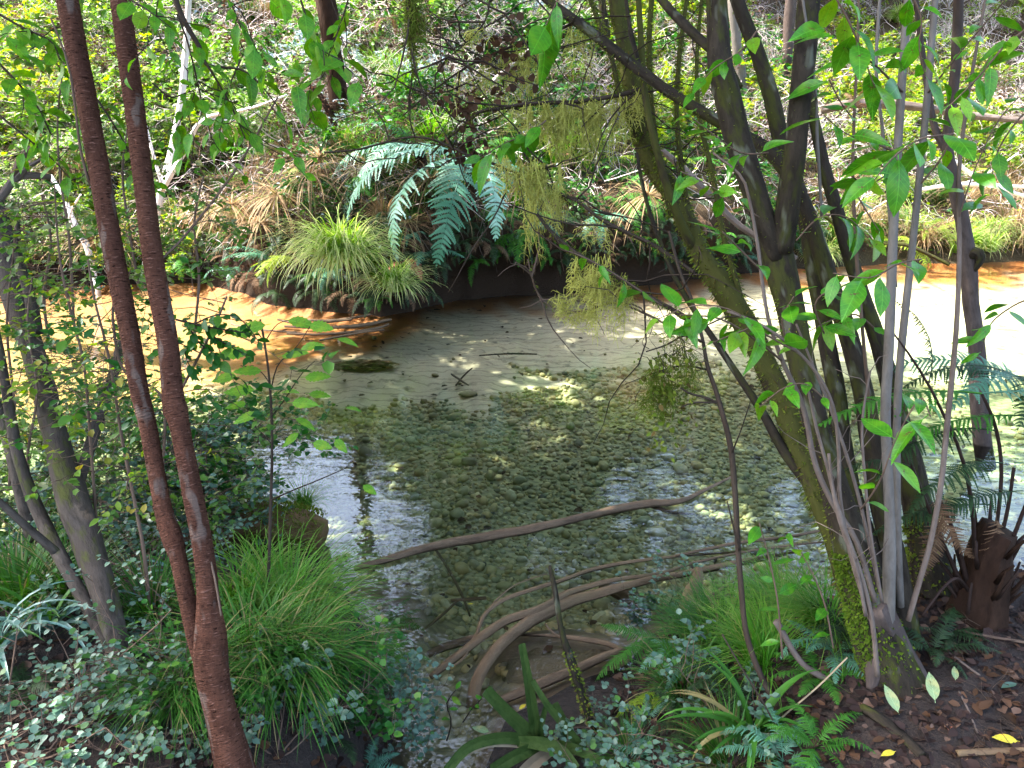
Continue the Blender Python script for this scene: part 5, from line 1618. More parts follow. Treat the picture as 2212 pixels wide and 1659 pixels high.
# dead stems and root threads that hang over the face of the bank
m_ = MB()
for _ in range(150):
    px, py = rng.uniform(440, 1720), rng.uniform(330, 500)
    g = ground_at(px, py); a = g - [0, float(lip(g[0], g[2])) + rng.uniform(.05, .35), 0] + [0, 0, rng.uniform(0, .3)]
    W, _d = wander(a, [rng.normal(0, .6), -.3, rng.uniform(-1, .3)], rng.uniform(.4, 1.1), 8, .22, .16)
    tube(m_, W, np.linspace(.0055, .0018, 9), 4, cap=False)
o = m_.build("hanging_stems", MT['wood_grey']); tag(o, "thin dead stems hanging all along the undercut far bank", "dead twigs"); o["kind"] = "stuff"

# ------------------------------------------------------------------ trunks and fallen wood on the far bank
def far_tree(label, spec, mat, blobs=None, name="tree", cat="tree", limbs=(), thr=.97, size=.2):
    P, R = px_path(spec, 24)
    t = thing(name, label, cat, P[0])
    limb(t, "trunk", spec, mat, 24, 8, .12, rng.uniform(0, 9))
    for l in limbs:
        limb(t, "limb", l, mat, 12, 5, .05)
    if blobs:
        to_crown(t, P, R, blobs[0][0], 4, mat)
        crown(t, blobs, size, thr=thr, holes=.42)
    return t


g = ground_at(745, 300)[1]
far_tree("dark shaggy dead tree trunk on the bank behind the silver ferns", [(748, 312, g, 44), (735, 240, g, 40), (725, 160, g, 40), (712, 60, g, 44), (700, -40, g + .1, 40), (690, -300, g + .3, 34)], MT['trunk_fern'], [((-2.4, 14.2, 7.6), (1.8, 1.6, 1.5), 2200)],
         limbs=[[(745, 300, g - .1, 22), (715, 250, g - .1, 18), (690, 205, g - .1, 12), (660, 180, g - .1, 8)], [(790, 330, g - .2, 18), (770, 250, g - .2, 16), (750, 190, g - .1, 14)]])
g = ground_at(312, 600)[1]
far_tree("white dead stem leaning up from the left shallows, brightly sunlit", [(300, 620, g, 15), (318, 560, g, 16), (345, 430, g, 17), (370, 330, g + .2, 15), (392, 215, g + .3, 15), (402, 100, g + .4, 14), (410, -30, g + .5, 13), (430, -260, g + .6, 10)], MT['wood_white'], [((-7.6, 13.6, 7.4), (1.6, 1.8, 1.4), 2200)],
         limbs=[[(345, 420, g, 14), (395, 335, g, 12), (440, 258, g, 9), (540, 235, g, 6), (620, 205, g, 4)], [(350, 400, g, 8), (330, 330, g, 7), (312, 260, g, 6)], [(335, 480, g, 9), (310, 400, g, 8), (300, 300, g, 6)], [(440, 258, g, 7), (520, 260, g, 5), (560, 240, g, 3)]])
g = ground_at(205, 560)[1]
far_tree("thin bluish-white dead stem left of the red trunks at the waterline", [(215, 640, g - .6, 12), (190, 540, g - .4, 13), (165, 490, g - .3, 12), (140, 430, g - .2, 10), (110, 380, g, 8)], MT['wood_white'], limbs=[[(180, 520, g - .4, 8), (150, 470, g - .4, 6), (175, 420, g - .4, 4)]])
g = ground_at(1700, 245)[1]
far_tree("slim pinkish trunk seen between the stems of the fork", [(1683, 330, g - .3, 26), (1690, 240, g, 24), (1700, 120, g, 24), (1708, 0, g, 23), (1715, -250, g, 20)], MT['bark_pole'], [((4.3, 14.5, 8), (2.0, 2., 1.6), 1200)])
g = ground_at(1600, 300)[1]
far_tree("second slim pale trunk just left of the fork's left stem", [(1612, 340, g - .2, 24), (1603, 200, g, 22), (1590, 80, g, 22), (1580, -40, g, 20), (1570, -250, g, 17)], MT['cane'], [((2.4, 14.5, 8.2), (2.0, 2., 1.6), 1200)])
far_tree("crooked brown trunk behind the upper lichen, right of the silver ferns", [(1330, 330, g - .6, 22), (1300, 210, g - .6, 20), (1310, 90, g - .6, 18), (1296, -40, g - .6, 17), (1290, -250, g - .6, 14)], MT['bark_dark'], [((.7, 13.5, 7.8), (2.0, 1.8, 1.6), 1200)])
far_tree("tall background tree left, its crown above the slope", [(60, -20, 24., 20), (70, -60, 24., 20), (80, -200, 24., 16)], MT['bark_grey'], [((-15.5, 24, 15.), (4.0, 3, 7.), 7000)], thr=.97, size=.42)
far_tree("tall background tree centre-left, its crown above the slope", [(560, -20, 27., 20), (570, -60, 27., 20), (580, -200, 27., 16)], MT['bark_grey'], [((-.2, 27, 18.), (4.0, 3, 7.), 20000)], thr=.97, size=.42)
far_tree("tall background tree centre, its crown above the slope", [(1180, -20, 26., 20), (1180, -60, 26., 20), (1180, -200, 26., 16)], MT['bark_grey'], [((5.6, 26, 17.), (4.4, 3, 7.5), 26000), ((10.2, 26, 16.), (3.6, 3, 7.), 20000)], thr=.97, size=.42)
far_tree("tall background tree right, its crown above the slope", [(1830, -20, 25., 20), (1830, -60, 25., 20), (1830, -200, 25., 16)], MT['bark_grey'], [((13., 25, 17.), (4.5, 3, 7), 10000)], thr=.97, size=.42)
far_tree("unseen leaning tree left, added so its crown shades the stream", [(-160, 560, 9.5, 60), (-200, 300, 9.2, 55), (-240, 0, 9., 48), (-260, -300, 8.8, 40)], MT['bark_grey'], [((-5.2, 6.4, 6.9), (2.6, 2.4, 1.5), 8500), ((-5.0, 9.6, 7.2), (2.8, 2.2, 1.5), 9000), ((-2.6, 8.6, 7.0), (2.3, 2.2, 1.5), 7000), ((-7.4, 7.8, 7.2), (2.2, 2.4, 1.5), 7000)])  # stands out of view, put in to cast shade on mid-stream
# fallen wood
def wood(label, spec, mat, n=16, sides=7, wob=.08, cat="branch", name="fallen_branch", limbs=()):
    P, R = px_path(spec, n)
    t = thing(name, label, cat, P[0])
    limb(t, "bough", spec, MT[mat], n, sides, wob, rng.uniform(0, 9))
    for l in limbs:
        limb(t, "prong", l, MT[mat], 10, 5, .05)
    return t


wood("grey fallen trunk lying level behind the canes, high on the right slope", [(1775, 238, 12.6, 18), (1830, 226, 12.6, 20), (1900, 224, 12.7, 20), (1990, 232, 12.8, 18), (2100, 250, 13, 16), (2230, 262, 13, 14)], 'wood_grey', limbs=[[(1990, 232, 12.8, 10), (2040, 200, 12.8, 8), (2120, 190, 12.8, 6)]])
wood("yellow mossy stick along the foot of the right bank", [(1770, 455, 12.4, 8), (1830, 505, 12.4, 9), (1900, 525, 12.4, 10), (1960, 530, 12.4, 9), (2050, 572, 12.3, 7)], 'bark_moss')
wood("pale dead branch sloping down right of the pole-like tree", [(2040, 330, 12.8, 8), (2120, 390, 12.8, 9), (2230, 430, 12.8, 8)], 'wood_white')
wood("pale dead branch crossing the sunlit right slope", [(1990, 410, 12.8, 9), (2080, 398, 12.8, 9), (2230, 405, 12.8, 7)], 'wood_white', limbs=[[(2080, 398, 12.8, 6), (2140, 370, 12.8, 5), (2200, 330, 12.8, 3)]])
wood("thick pale dead log behind the fork at the foot of the bank", [(1400, 300, 8.5, 12), (1470, 360, 8.4, 15), (1540, 430, 8.3, 16), (1600, 490, 8.2, 15), (1720, 560, 8.0, 12)], 'wood_grey')
wood("white dead branch lying on the slope above the lichen", [(1060, 180, 13.5, 8), (1130, 120, 13.5, 10), (1200, 70, 13.5, 9), (1260, 40, 13.5, 6)], 'twig_pale')
t = thing("dead_fern_ball", "round bunch of curled brown fern fronds caught on the fallen trunk", "dead fern", at(1850, 228, 12.4))
for i in range(16):
    put_frond(t, (0, 0, 0), rng.uniform(0, 6.28), rng.uniform(.25, .42), 'fern_dead', int(rng.choice([2, 5, 0])), rng.uniform(-.6, .8), rng.normal(0, .5))
t = thing("dead_fern_ball", "dark bunch of dead fronds at the top edge, left of the hanging moss", "dead fern", at(838, 40, 12.2))
for i in range(14):
    put_frond(t, (0, 0, 0), rng.uniform(0, 6.28), rng.uniform(.25, .5), 'fern_dead' if i % 3 else 'fern_dark', int(rng.choice([2, 5])), rng.uniform(-.8, .2), rng.normal(0, .5))
#PART4

# ------------------------------------------------------------------ sticks and logs in the stream
def wet(label, spec, mat='wood_wet', n=30, sides=9, wob=.17, limbs=(), name="sunken_branch", cat="branch"):
    """px, py, height z of the wood's axis (0 is the water), width px"""
    def conv(rows):
        S = []
        for px, py, z, w in rows:
            p = on(px, py, z); S.append([*p, .5 * w * depth(p) / FPX])
        S = spline(S, n)
        return S[:, :3], np.maximum(S[:, 3], .002)
    P, R = conv(spec)
    t = thing(name, label, cat, P[0])
    m_ = MB(); tube(m_, P, R, sides, wob, seed=rng.uniform(0, 9)); m_.build("bough", MT[mat], t)
    for l in limbs:
        P_, R_ = conv(l)
        m_ = MB(); tube(m_, P_, R_, 6, wob); m_.build("prong", MT[mat], t)
    return t


wet("long brown straight log lying across the clear water, the farthest of the sunken wood", [(765, 1228, .0, 12), (840, 1207, .012, 17), (950, 1177, .015, 19), (1060, 1158, .015, 20), (1150, 1142, .015, 19), (1300, 1107, .015, 18), (1390, 1090, .015, 17), (1470, 1082, .012, 11), (1520, 1060, .01, 8), (1580, 1030, .008, 5)], n=40, limbs=[[(1400, 1090, -.01, 9), (1450, 1106, -.03, 7), (1500, 1110, -.05, 4)]])
wet("thick pale curved branch rising from the near shallows and bending right", [(1020, 1530, -.05, 27), (1026, 1490, .0, 27), (1045, 1440, .03, 27), (1085, 1390, .05, 27), (1140, 1345, .05, 26), (1220, 1305, .04, 24), (1300, 1280, .03, 20), (1400, 1253, .02, 17), (1500, 1235, .0, 15), (1600, 1215, -.01, 13), (1720, 1190, -.03, 9)], 'wood_silt', 44, 10)
wet("brown branch lying left over the curved one with its root end in the mud", [(930, 1462, .0, 13), (965, 1435, .02, 19), (1010, 1400, .04, 20), (1050, 1370, .07, 21), (1095, 1340, .08, 18), (1160, 1318, .08, 16), (1230, 1280, .06, 14), (1330, 1252, .04, 10), (1420, 1240, .02, 8), (1500, 1215, .0, 6)], 'wood_silt', 36, 9, limbs=[[(1010, 1400, .04, 10), (1030, 1370, .05, 8), (1045, 1330, .05, 9), (1075, 1303, .05, 10), (1120, 1283, .04, 10), (1200, 1258, .03, 9), (1300, 1225, .02, 8), (1450, 1203, .0, 6), (1620, 1190, -.02, 4)], [(1040, 1345, .05, 4), (1060, 1310, .05, 4), (1110, 1265, .04, 3), (1180, 1240, .03, 2)], [(1010, 1410, .04, 6), (990, 1432, .03, 5), (955, 1447, .02, 3)]])
wet("short dark sunken branch left of the curved branch", [(925, 1415, -.08, 16), (960, 1398, -.05, 18), (1010, 1383, -.02, 17), (1050, 1372, .0, 12)], 'wood_wet', 14)
wet("thin dark stick lying right of the curved branch under the upright dead stick", [(1095, 1372, -.02, 6), (1180, 1372, .0, 8), (1250, 1380, .02, 11), (1310, 1390, .02, 12), (1345, 1405, .01, 9), (1365, 1412, .0, 4)], 'wood_wet', 16, limbs=[[(1215, 1380, .03, 6), (1190, 1362, .05, 5), (1178, 1348, .06, 4)]])
wet("brown log end in the mud behind the cut strap leaves", [(1080, 1515, .0, 19), (1150, 1485, .03, 21), (1220, 1455, .04, 20), (1290, 1425, .04, 18), (1350, 1400, .03, 12)], 'wood_wet', 20, 10)
wet("pale green sunken log under the water near the right grassy clump", [(1300, 1265, -.32, 24), (1360, 1290, -.30, 32), (1420, 1325, -.26, 36), (1460, 1350, -.2, 34)], 'wood_silt', 12, 10)
wet("stubby pale post standing at the edge of the right grassy clump", [(1482, 1335, .0, 30), (1490, 1290, .06, 32), (1505, 1250, .1, 26), (1508, 1228, .12, 16)], 'wood_silt', 10, 10)
wet("small submerged twig fork on the silt left of the sticks", [(975, 1297, -.2, 8), (1010, 1295, -.17, 8), (1050, 1292, -.15, 9)], 'wood_silt', 10, 6, limbs=[[(985, 1300, -.2, 6), (965, 1320, -.2, 6), (935, 1345, -.2, 7), (915, 1360, -.18, 5)], [(940, 1185, -.4, 6), (975, 1240, -.36, 6), (1000, 1290, -.3, 7), (1015, 1330, -.3, 5)]])
wet("thin twigs lying parallel over the right stretch of the log", [(1460, 1200, .02, 6), (1600, 1172, .03, 7), (1700, 1160, .03, 6), (1800, 1140, .02, 5)], 'wood_wet', 14, 6, limbs=[[(1500, 1215, .02, 5), (1620, 1190, .03, 5), (1780, 1170, .02, 4)]])
wet("tangle of brown washed-up sticks at the waterline under the bright sedges", [(615, 705, .02, 5), (700, 708, .03, 7), (780, 703, .03, 8), (845, 690, .03, 6)], 'wood_wet', 16, 6, limbs=[[(640, 690, .03, 5), (720, 692, .04, 6), (800, 680, .04, 5)], [(620, 720, .01, 5), (700, 722, .01, 6), (800, 712, .02, 6), (840, 700, .03, 4)], [(690, 735, .0, 4), (770, 720, .01, 5), (830, 712, .02, 4)], [(600, 690, .03, 4), (660, 700, .03, 5), (760, 690, .04, 4)], [(500, 700, .0, 4), (560, 712, .01, 4), (640, 718, .01, 4)]])
wet("lone thin stick sunk on the pale sand in mid-stream", [(1035, 768, -.16, 3), (1100, 764, -.15, 4), (1160, 765, -.15, 3)], 'twig_dark', 8, 5)
wet("forked stick lying on the gravel below the pale sand", [(975, 808, -.2, 4), (1000, 825, -.17, 5), (1012, 832, -.16, 3)], 'wood_wet', 8, 5, limbs=[[(985, 832, -.2, 4), (1003, 810, -.16, 4), (1020, 795, -.12, 3)]])
# floating mat of straw
c = on(790, 797, -.2); c[2] = float(bed_z(c[0], c[1])) + .015
t = thing("straw_mat", "flat brown mat of straw and leaves sunk on the pale sand", "plant debris", c)
m_ = MB(); v, q, tr = STONES[3]
m_.add(v * [.56, .2, .05] + c, q, tr, v); m_.build("mat_core", MT['leaf_brown'], t)
cl = Cloud(); m = 420
a = rng.uniform(0, 6.28, m); rr = np.sqrt(rng.uniform(0, 1, m))
cl.add(np.stack([c[0] + .30 * rr * np.cos(a), c[1] + .11 * rr * np.sin(a), c[2] + .02 + .035 * (1 - rr)], 1), np.stack([np.ones(m), rng.normal(0, .25, m), rng.normal(0, .1, m)], 1) * rng.choice([-1, 1], (m, 1)), rng.normal(0, .3, (m, 3)) + [0, 0, 1.], rng.uniform(.05, .14, m))
m_ = MB(); cl.bake(m_, NARROW); o = m_.build("straw", MT['grass_dry'], t); o["kind"] = "stuff"
# singular stones
for lab, px, py, w, f, seed in [("dark reddish boulder lying alone just above the long log's middle", 942, 1127, 36, .62, 31), ("dark oval stone above the log, right of the dark reddish boulder", 1122, 1058, 28, .9, 32),
                                ("large brown stone on the gravel left of the trunks' reflection", 1280, 1012, 26, .6, 33), ("round green-brown stone in the deep pool under the upright stick", 1080, 1285, 30, .8, 34),
                                ("big mossy sunken stone in the deep water near the curved branch", 1090, 1255, 34, .5, 35), ("pale flat stone on the gravel near the left grass", 868, 1010, 30, .45, 36),
                                ("pale stone cluster's largest piece, left of the gravel near the straw mat", 770, 915, 26, .5, 37), ("grey broad stone right of the forked stick", 1012, 840, 36, .35, 38)]:
    p = on(px, py, -.3); z = float(bed_z(p[0], p[1])); p = on(px, py, z + .03); z = float(bed_z(p[0], p[1]))
    v, q, tr = stone(seed, 10, 7, f)
    s = w * depth(p) / FPX
    m_ = MB(); m_.add(v * s, q, tr, v)
    o = m_.build("river_stone", MT['stone'], None, loc=(0, 0, 0)); o.location = (p[0], p[1], z + s * f * .3)
    tag(o, lab, "stone")
c = on(1235, 1432, -.06)
t = thing("sunken_boulder", "broad tan boulder just under the shallow water beneath the curved branch", "stone", c)
v, q, tr = stone(77, 16, 10, .42)
m_ = MB(); m_.add(v * [.62, .42, .5] + c - [0, 0, .075], q, tr, v); m_.build("rock", MT['sunk_rock'], t)
# jagged black stump
c = on(1335, 1550, .03)
t = thing("broken_stump", "jagged black rotten stump in the mud right of the upright dead stick", "stump", c)
m_ = MB()
prof = [(-.042, 0), (-.034, .055), (-.018, .08), (-.004, .135), (.008, .165), (.018, .13), (.03, .12), (.036, .075), (.046, .05), (.042, 0)]
F_ = [[c[0] + x, c[1] - .02 - .012 * (i % 2), c[2] + z * .9] for i, (x, z) in enumerate(prof)]
K_ = [[c[0] + x * .8, c[1] + .035, c[2] + z * .75] for i, (x, z) in enumerate(prof)]
n_ = len(prof)
m_.add(F_ + K_, [[i, i + 1, n_ + i + 1, n_ + i] for i in range(n_ - 1)], [[0, i + 1, i] for i in range(1, n_ - 1)] + [[n_, n_ + i, n_ + i + 1] for i in range(1, n_ - 1)])
m_.build("shard", MT['stipe'], t, smooth=False)
m_ = MB(); tube(m_, spline(np.array([c + [-.03, .0, -.02], c + [.0, .01, .02], c + [.05, .03, .0]]), 8), np.full(8, .028), 8, .2); m_.build("foot", MT['stipe'], t)

# upright dead stick and slender saplings over the water
p = ground_at(1290, 1598)
t = thing("dead_stick", "upright dead mossy stick standing in the mud before the curved branch", "stick", p)
SPK = [(1292, 1604, p[1], 17), (1285, 1583, p[1] + .01, 16), (1262, 1517, p[1] + .03, 18), (1234, 1430, p[1] + .06, 19), (1213, 1361, p[1] + .08, 12), (1199, 1274, p[1] + .1, 11), (1190, 1232, p[1] + .12, 9), (1188, 1222, p[1] + .12, 6)]
P, R = limb(t, "stem", SPK, MT['bark_dark'], 30, 8, .12)
cl = Cloud(); shag(cl, P, R, 420, .012, .4, t0=0, t1=.55); m_ = MB(); cl.bake(m_, SMALL); o = m_.build("moss", MT['moss'], t); o["kind"] = "stuff"

p = ground_at(1690, 1535)
t = thing("dark_sapling", "thin dark crooked sapling leaning left from the right grassy clump, hung with moss", "sapling", p)
Yd = p[1]
SPK = [(1692, 1540, Yd, 15), (1676, 1518, Yd + .01, 15), (1638, 1448, Yd + .06, 14), (1611, 1361, Yd + .12, 13), (1600, 1257, Yd + .18, 13), (1592, 1150, Yd + .24, 12), (1588, 1070, Yd + .3, 12), (1578, 966, Yd + .36, 12), (1560, 890, Yd + .4, 11), (1545, 840, Yd + .44, 10), (1528, 790, Yd + .48, 9), (1518, 735, Yd + .52, 8), (1495, 650, Yd + .6, 7), (1470, 590, Yd + .66, 7), (1445, 500, Yd + .75, 6)]
P, R = limb(t, "stem", SPK, MT['twig_dark'], 60, 8, .1)
for sp in ([(1552, 870, Yd + .42, 6), (1520, 858, Yd + .42, 6), (1490, 850, Yd + .42, 5), (1470, 838, Yd + .42, 4)], [(1552, 870, Yd + .42, 5), (1500, 870, Yd + .4, 4), (1470, 880, Yd + .38, 3)],
           [(1580, 980, Yd + .35, 4), (1600, 930, Yd + .3, 3), (1620, 870, Yd + .28, 2)], [(1597, 1190, Yd + .2, 5), (1580, 1120, Yd + .2, 4), (1570, 1080, Yd + .2, 2)],
           [(1520, 740, Yd + .5, 6), (1480, 725, Yd + .5, 5), (1440, 745, Yd + .5, 4), (1395, 760, Yd + .5, 3)], [(1530, 800, Yd + .48, 5), (1480, 790, Yd + .5, 4), (1430, 800, Yd + .5, 3), (1350, 830, Yd + .5, 2)]):
    limb(t, "twig", sp, MT['twig_dark'], 10, 5, .05)
m_ = MB()
for px, py, L, n, w in ((1470, 745, .30, 14, .03), (1440, 780, .30, 16, .025), (1405, 800, .22, 10, .02), (1455, 830, .24, 12, .015), (1490, 770, .26, 9, .02), (1418, 850, .2, 9, .02), (1466, 700, .12, 8, .03)):
    beard(m_, at(px, py, Yd + .48), L, n, w)
o = m_.build("lichen", MT['moss'], t); o["kind"] = "stuff"
cl = Cloud(); m = 330
q = np.array([at(*e, Yd + .48) for e in np.stack([rng.normal(1445, 30, m), rng.normal(850, 60, m)], 1)]) + rng.normal(0, .04, (m, 3)) * [.3, 1, .3]
cl.add(q, rng.normal(0, 1, (m, 3)) - [0, 0, .6], rng.normal(0, 1, (m, 3)), rng.uniform(.012, .03, m))
m_ = MB(); cl.bake(m_, SMALL); o = m_.build("moss", MT['moss'], t); o["kind"] = "stuff"
for _ in range(26):
    a = at(rng.normal(1450, 40), rng.normal(760, 45), Yd + .48); W, _d = wander(a, rng.normal(0, 1, 3) * [1, .5, .7] - [.3, 0, .1], rng.uniform(.06, .16), 5, .5)
    m_ = MB(); tube(m_, W, np.linspace(.0018, .0007, 6), 3, cap=False); m_.build("twig", MT['twig_dark'], t)

p = ground_at(580, 1320)
t = thing("young_sapling", "slender sapling with large jagged bright green leaves beside the red trunks", "sapling", p)
Ys = p[1]
SPK = [(578, 1335, Ys, 9), (578, 1290, Ys + .02, 8), (581, 1230, Ys + .04, 7), (584, 1120, Ys + .08, 7), (588, 980, Ys + .13, 6), (586, 880, Ys + .16, 6), (580, 800, Ys + .19, 5), (570, 730, Ys + .22, 5), (562, 690, Ys + .24, 4)]
P, R = limb(t, "stem", SPK, MT['twig_dark'], 40, 7, .05)
TW = [[(584, 850, Ys + .17, 3), (600, 790, Ys + .15, 3), (640, 750, Ys + .1, 2), (670, 705, Ys + .08, 2)], [(586, 900, Ys + .15, 3), (610, 870, Ys + .1, 3), (650, 810, Ys + .06, 2), (680, 780, Ys + .04, 2)], [(584, 830, Ys + .18, 3), (560, 800, Ys + .2, 2), (520, 790, Ys + .22, 2)],
      [(586, 1080, Ys + .09, 4), (630, 1060, Ys + .06, 3), (680, 1040, Ys + .03, 3), (750, 1010, Ys, 2)], [(588, 960, Ys + .13, 3), (560, 930, Ys + .16, 2), (530, 910, Ys + .18, 2)], [(572, 740, Ys + .22, 3), (600, 700, Ys + .2, 2), (640, 690, Ys + .18, 2)], [(572, 740, Ys + .22, 3), (540, 700, Ys + .24, 2), (500, 690, Ys + .24, 2)]]
for sp in TW:
    P_, R_ = px_path(sp, 10); m_ = MB(); tube(m_, P_, R_, 5, cap=False); m_.build("twig", MT['twig_dark'], t)
for px, py, dx, dz, s, dy in [(585, 700, -.9, -.1, .16, 0), (610, 690, .9, -.05, .15, 0), (575, 800, -.7, .1, .14, -.1), (600, 770, .7, .15, .15, .1), (660, 700, 1., -.1, .13, 0), (640, 760, .6, .3, .14, 0), (650, 815, 1, .1, .14, .1), (600, 850, .5, .2, .12, 0), (560, 840, -.9, 0, .15, 0),
                              (570, 890, -.6, -.1, .13, 0), (620, 870, .8, .1, .14, 0), (660, 850, .9, 0, .12, .1), (520, 810, -1, -.1, .13, 0), (545, 760, -1, 0, .15, 0), (630, 900, .7, -.2, .12, 0), (670, 955, .8, -.1, .11, 0), (650, 930, -.4, -.3, .11, 0), (720, 730, .9, -.1, .11, 0), (740, 880, .8, .05, .09, 0), (720, 945, .3, -.2, .10, 0), (780, 1045, .6, -.3, .09, 0), (560, 720, -.8, .1, .14, .1), (540, 870, -.9, -.1, .11, 0)]:
    leaf_obj(t, at(px, py, Ys + .14 + rng.uniform(-.06, .06)), np.array([dx, dy - .25, dz]), np.array([rng.normal(0, .25), -.55 + rng.normal(0, .2), 1.]), s * .82, LEAF_SAP)

# ------------------------------------------------------------------ dead lichen-hung boughs over the stream
def lichen_bough(label, spec, beards, mat='twig_dark', twigs=6, mossy=500, col='lichen'):
    P, R = px_path(spec, 30)
    t = thing("lichen_bough", label, "branch", P[0], "lichen-hung boughs over the stream")
    m_ = MB(); tube(m_, P, R, 7, .15); m_.build("bough", MT[mat], t)
    for i in range(twigs):
        q, T = along(P, rng.uniform(.05, 1))
        W, _d = wander(q, T * rng.choice([-1, 1, 1]) * .6 + rng.normal(0, .7, 3) * [1, .6, 1], rng.uniform(.25, .7), 7, .28, .02)
        m_ = MB(); tube(m_, W, np.linspace(.0042, .0012, 8), 4, cap=False); m_.build("twig", MT[mat], t)
    for px, py, L, n, w in beards:
        Yb = float(np.interp(px, [a[0] for a in spec] if spec[0][0] < spec[-1][0] else [a[0] for a in spec][::-1], [a[2] for a in spec] if spec[0][0] < spec[-1][0] else [a[2] for a in spec][::-1]))
        m_ = MB(); beard(m_, at(px, py, Yb), L, n, w)
        o = m_.build("lichen", MT[col], t); o["kind"] = "stuff"
    cl = Cloud(); shag(cl, P, R, mossy, .015, .6)
    m_ = MB(); cl.bake(m_, NARROW); o = m_.build("moss", MT['moss'], t); o["kind"] = "stuff"
    return t


yl = 3.5
lichen_bough("dark bough with long yellow lichen hanks reaching left from the leaning mossy stem", [(930, 335, yl + .2, 5), (965, 300, yl + .15, 6), (1000, 275, yl + .1, 7), (1035, 243, yl, 8), (1075, 235, yl, 9), (1140, 225, yl, 9), (1200, 222, yl, 9), (1250, 220, yl, 9), (1340, 205, yl, 10), (1390, 190, yl, 10)],
             [(1204, 222, .52, 34, .016), (1213, 225, .34, 22, .05), (1235, 225, .24, 22, .04), (1272, 225, .50, 30, .016), (1258, 222, .26, 20, .04), (1160, 230, .2, 14, .04), (1290, 220, .2, 16, .05), (1320, 210, .36, 20, .05), (1185, 225, .4, 20, .03), (1110, 230, .22, 12, .04), (1345, 205, .42, 16, .03), (1370, 195, .3, 14, .03)], twigs=16)
lichen_bough("mossy bough crossing low over the stream with lichen hanging to the water", [(1160, 462, 3.2, 7), (1190, 500, 3.2, 9), (1225, 532, 3.15, 10), (1260, 556, 3.1, 10), (1320, 590, 3.05, 10), (1380, 628, 3.0, 10), (1440, 662, 2.95, 10), (1490, 690, 2.9, 10)],
             [(1265, 560, .36, 34, .05), (1290, 590, .34, 30, .045), (1310, 600, .26, 24, .05), (1220, 640, .14, 16, .04), (1330, 630, .2, 16, .04)], twigs=8)
lichen_bough("thinner mossy bough slanting right above the low mossy bough", [(1130, 330, 3.3, 5), (1170, 385, 3.3, 6), (1205, 415, 3.3, 8), (1250, 437, 3.25, 8), (1300, 475, 3.2, 9), (1360, 505, 3.15, 9), (1420, 535, 3.1, 9), (1500, 590, 3., 8)],
             [(1150, 350, .38, 46, .05), (1168, 360, .42, 40, .04), (1130, 340, .28, 24, .04), (1300, 480, .12, 10, .03), (1185, 400, .2, 14, .03)], twigs=9)
lichen_bough("thin dark bare bough arching over the silver tree fern", [(700, 330, 3.6, 4), (780, 322, 3.6, 5), (860, 300, 3.6, 5), (930, 300, 3.55, 5), (1010, 335, 3.5, 6), (1060, 352, 3.5, 6), (1130, 380, 3.5, 5)], [(1060, 340, .12, 8, .03)], twigs=9, mossy=120)
lichen_bough("dark twiggy bough with withered leaf bunches high in front of the scrub", [(870, 250, 3.6, 3), (930, 200, 3.6, 4), (1000, 150, 3.6, 5), (1080, 110, 3.6, 5), (1170, 80, 3.6, 6), (1260, 40, 3.6, 7)], [(1060, 118, .34, 16, .03), (1100, 110, .3, 16, .04), (1180, 80, .5, 20, .03), (1140, 95, .26, 14, .05), (1230, 55, .4, 20, .04), (1000, 150, .2, 10, .04)], twigs=18, mossy=150)
lichen_bough("shaggy moss rope hanging from the top edge left of the silver ferns' sky", [(880, -60, 3., 14), (884, 0, 3., 18), (888, 50, 3., 14), (892, 110, 3., 7), (896, 165, 3., 3)], [(884, -10, .2, 26, .02), (895, 40, .16, 20, .03)], twigs=3, mossy=900, col='moss')
lichen_bough("pale bare twig with side twigs above the water beside the low lichen", [(1140, 560, 3.3, 3), (1160, 630, 3.3, 4), (1200, 668, 3.3, 4), (1260, 672, 3.25, 5), (1330, 655, 3.2, 5), (1420, 690, 3.1, 5)], [(1230, 672, .1, 12, .05), (1290, 665, .12, 14, .05)], mat='twig', twigs=8, mossy=100)
lichen_bough("dark hanging twig with leaf bunches right of the top moss rope", [(1060, -30, 3.2, 4), (1050, 40, 3.2, 4), (1010, 90, 3.2, 3), (960, 130, 3.2, 3)], [(1030, 70, .12, 8, .03)], twigs=10, mossy=100)
# bunches of withered dark leaves on those twigs
for lab, c0, s0, n in [("bunch of withered brown leaves caught in the twigs left of the lichen", (1000, 235), (30, 20), 60), ("withered leaf bunch on the twiggy bough above the silver fern", (1010, 330), (28, 18), 60), ("withered dark leaves scattered on the highest twiggy bough", (1080, 120), (60, 50), 90)]:
    p0 = at(*c0, 3.55); t = thing("withered_leaf_bunch", lab, "dead leaves", p0)
    cl = Cloud(); q = np.array([at(rng.normal(c0[0], s0[0]), rng.normal(c0[1], s0[1]), 3.55) for _ in range(n)])
    cl.add(q, rng.normal(0, 1, (n, 3)), rng.normal(0, 1, (n, 3)), rng.uniform(.02, .045, n))
    m_ = MB(); cl.bake(m_, ROUND); o = m_.build("foliage", MT['leaf_brown'], t); o["kind"] = "stuff"

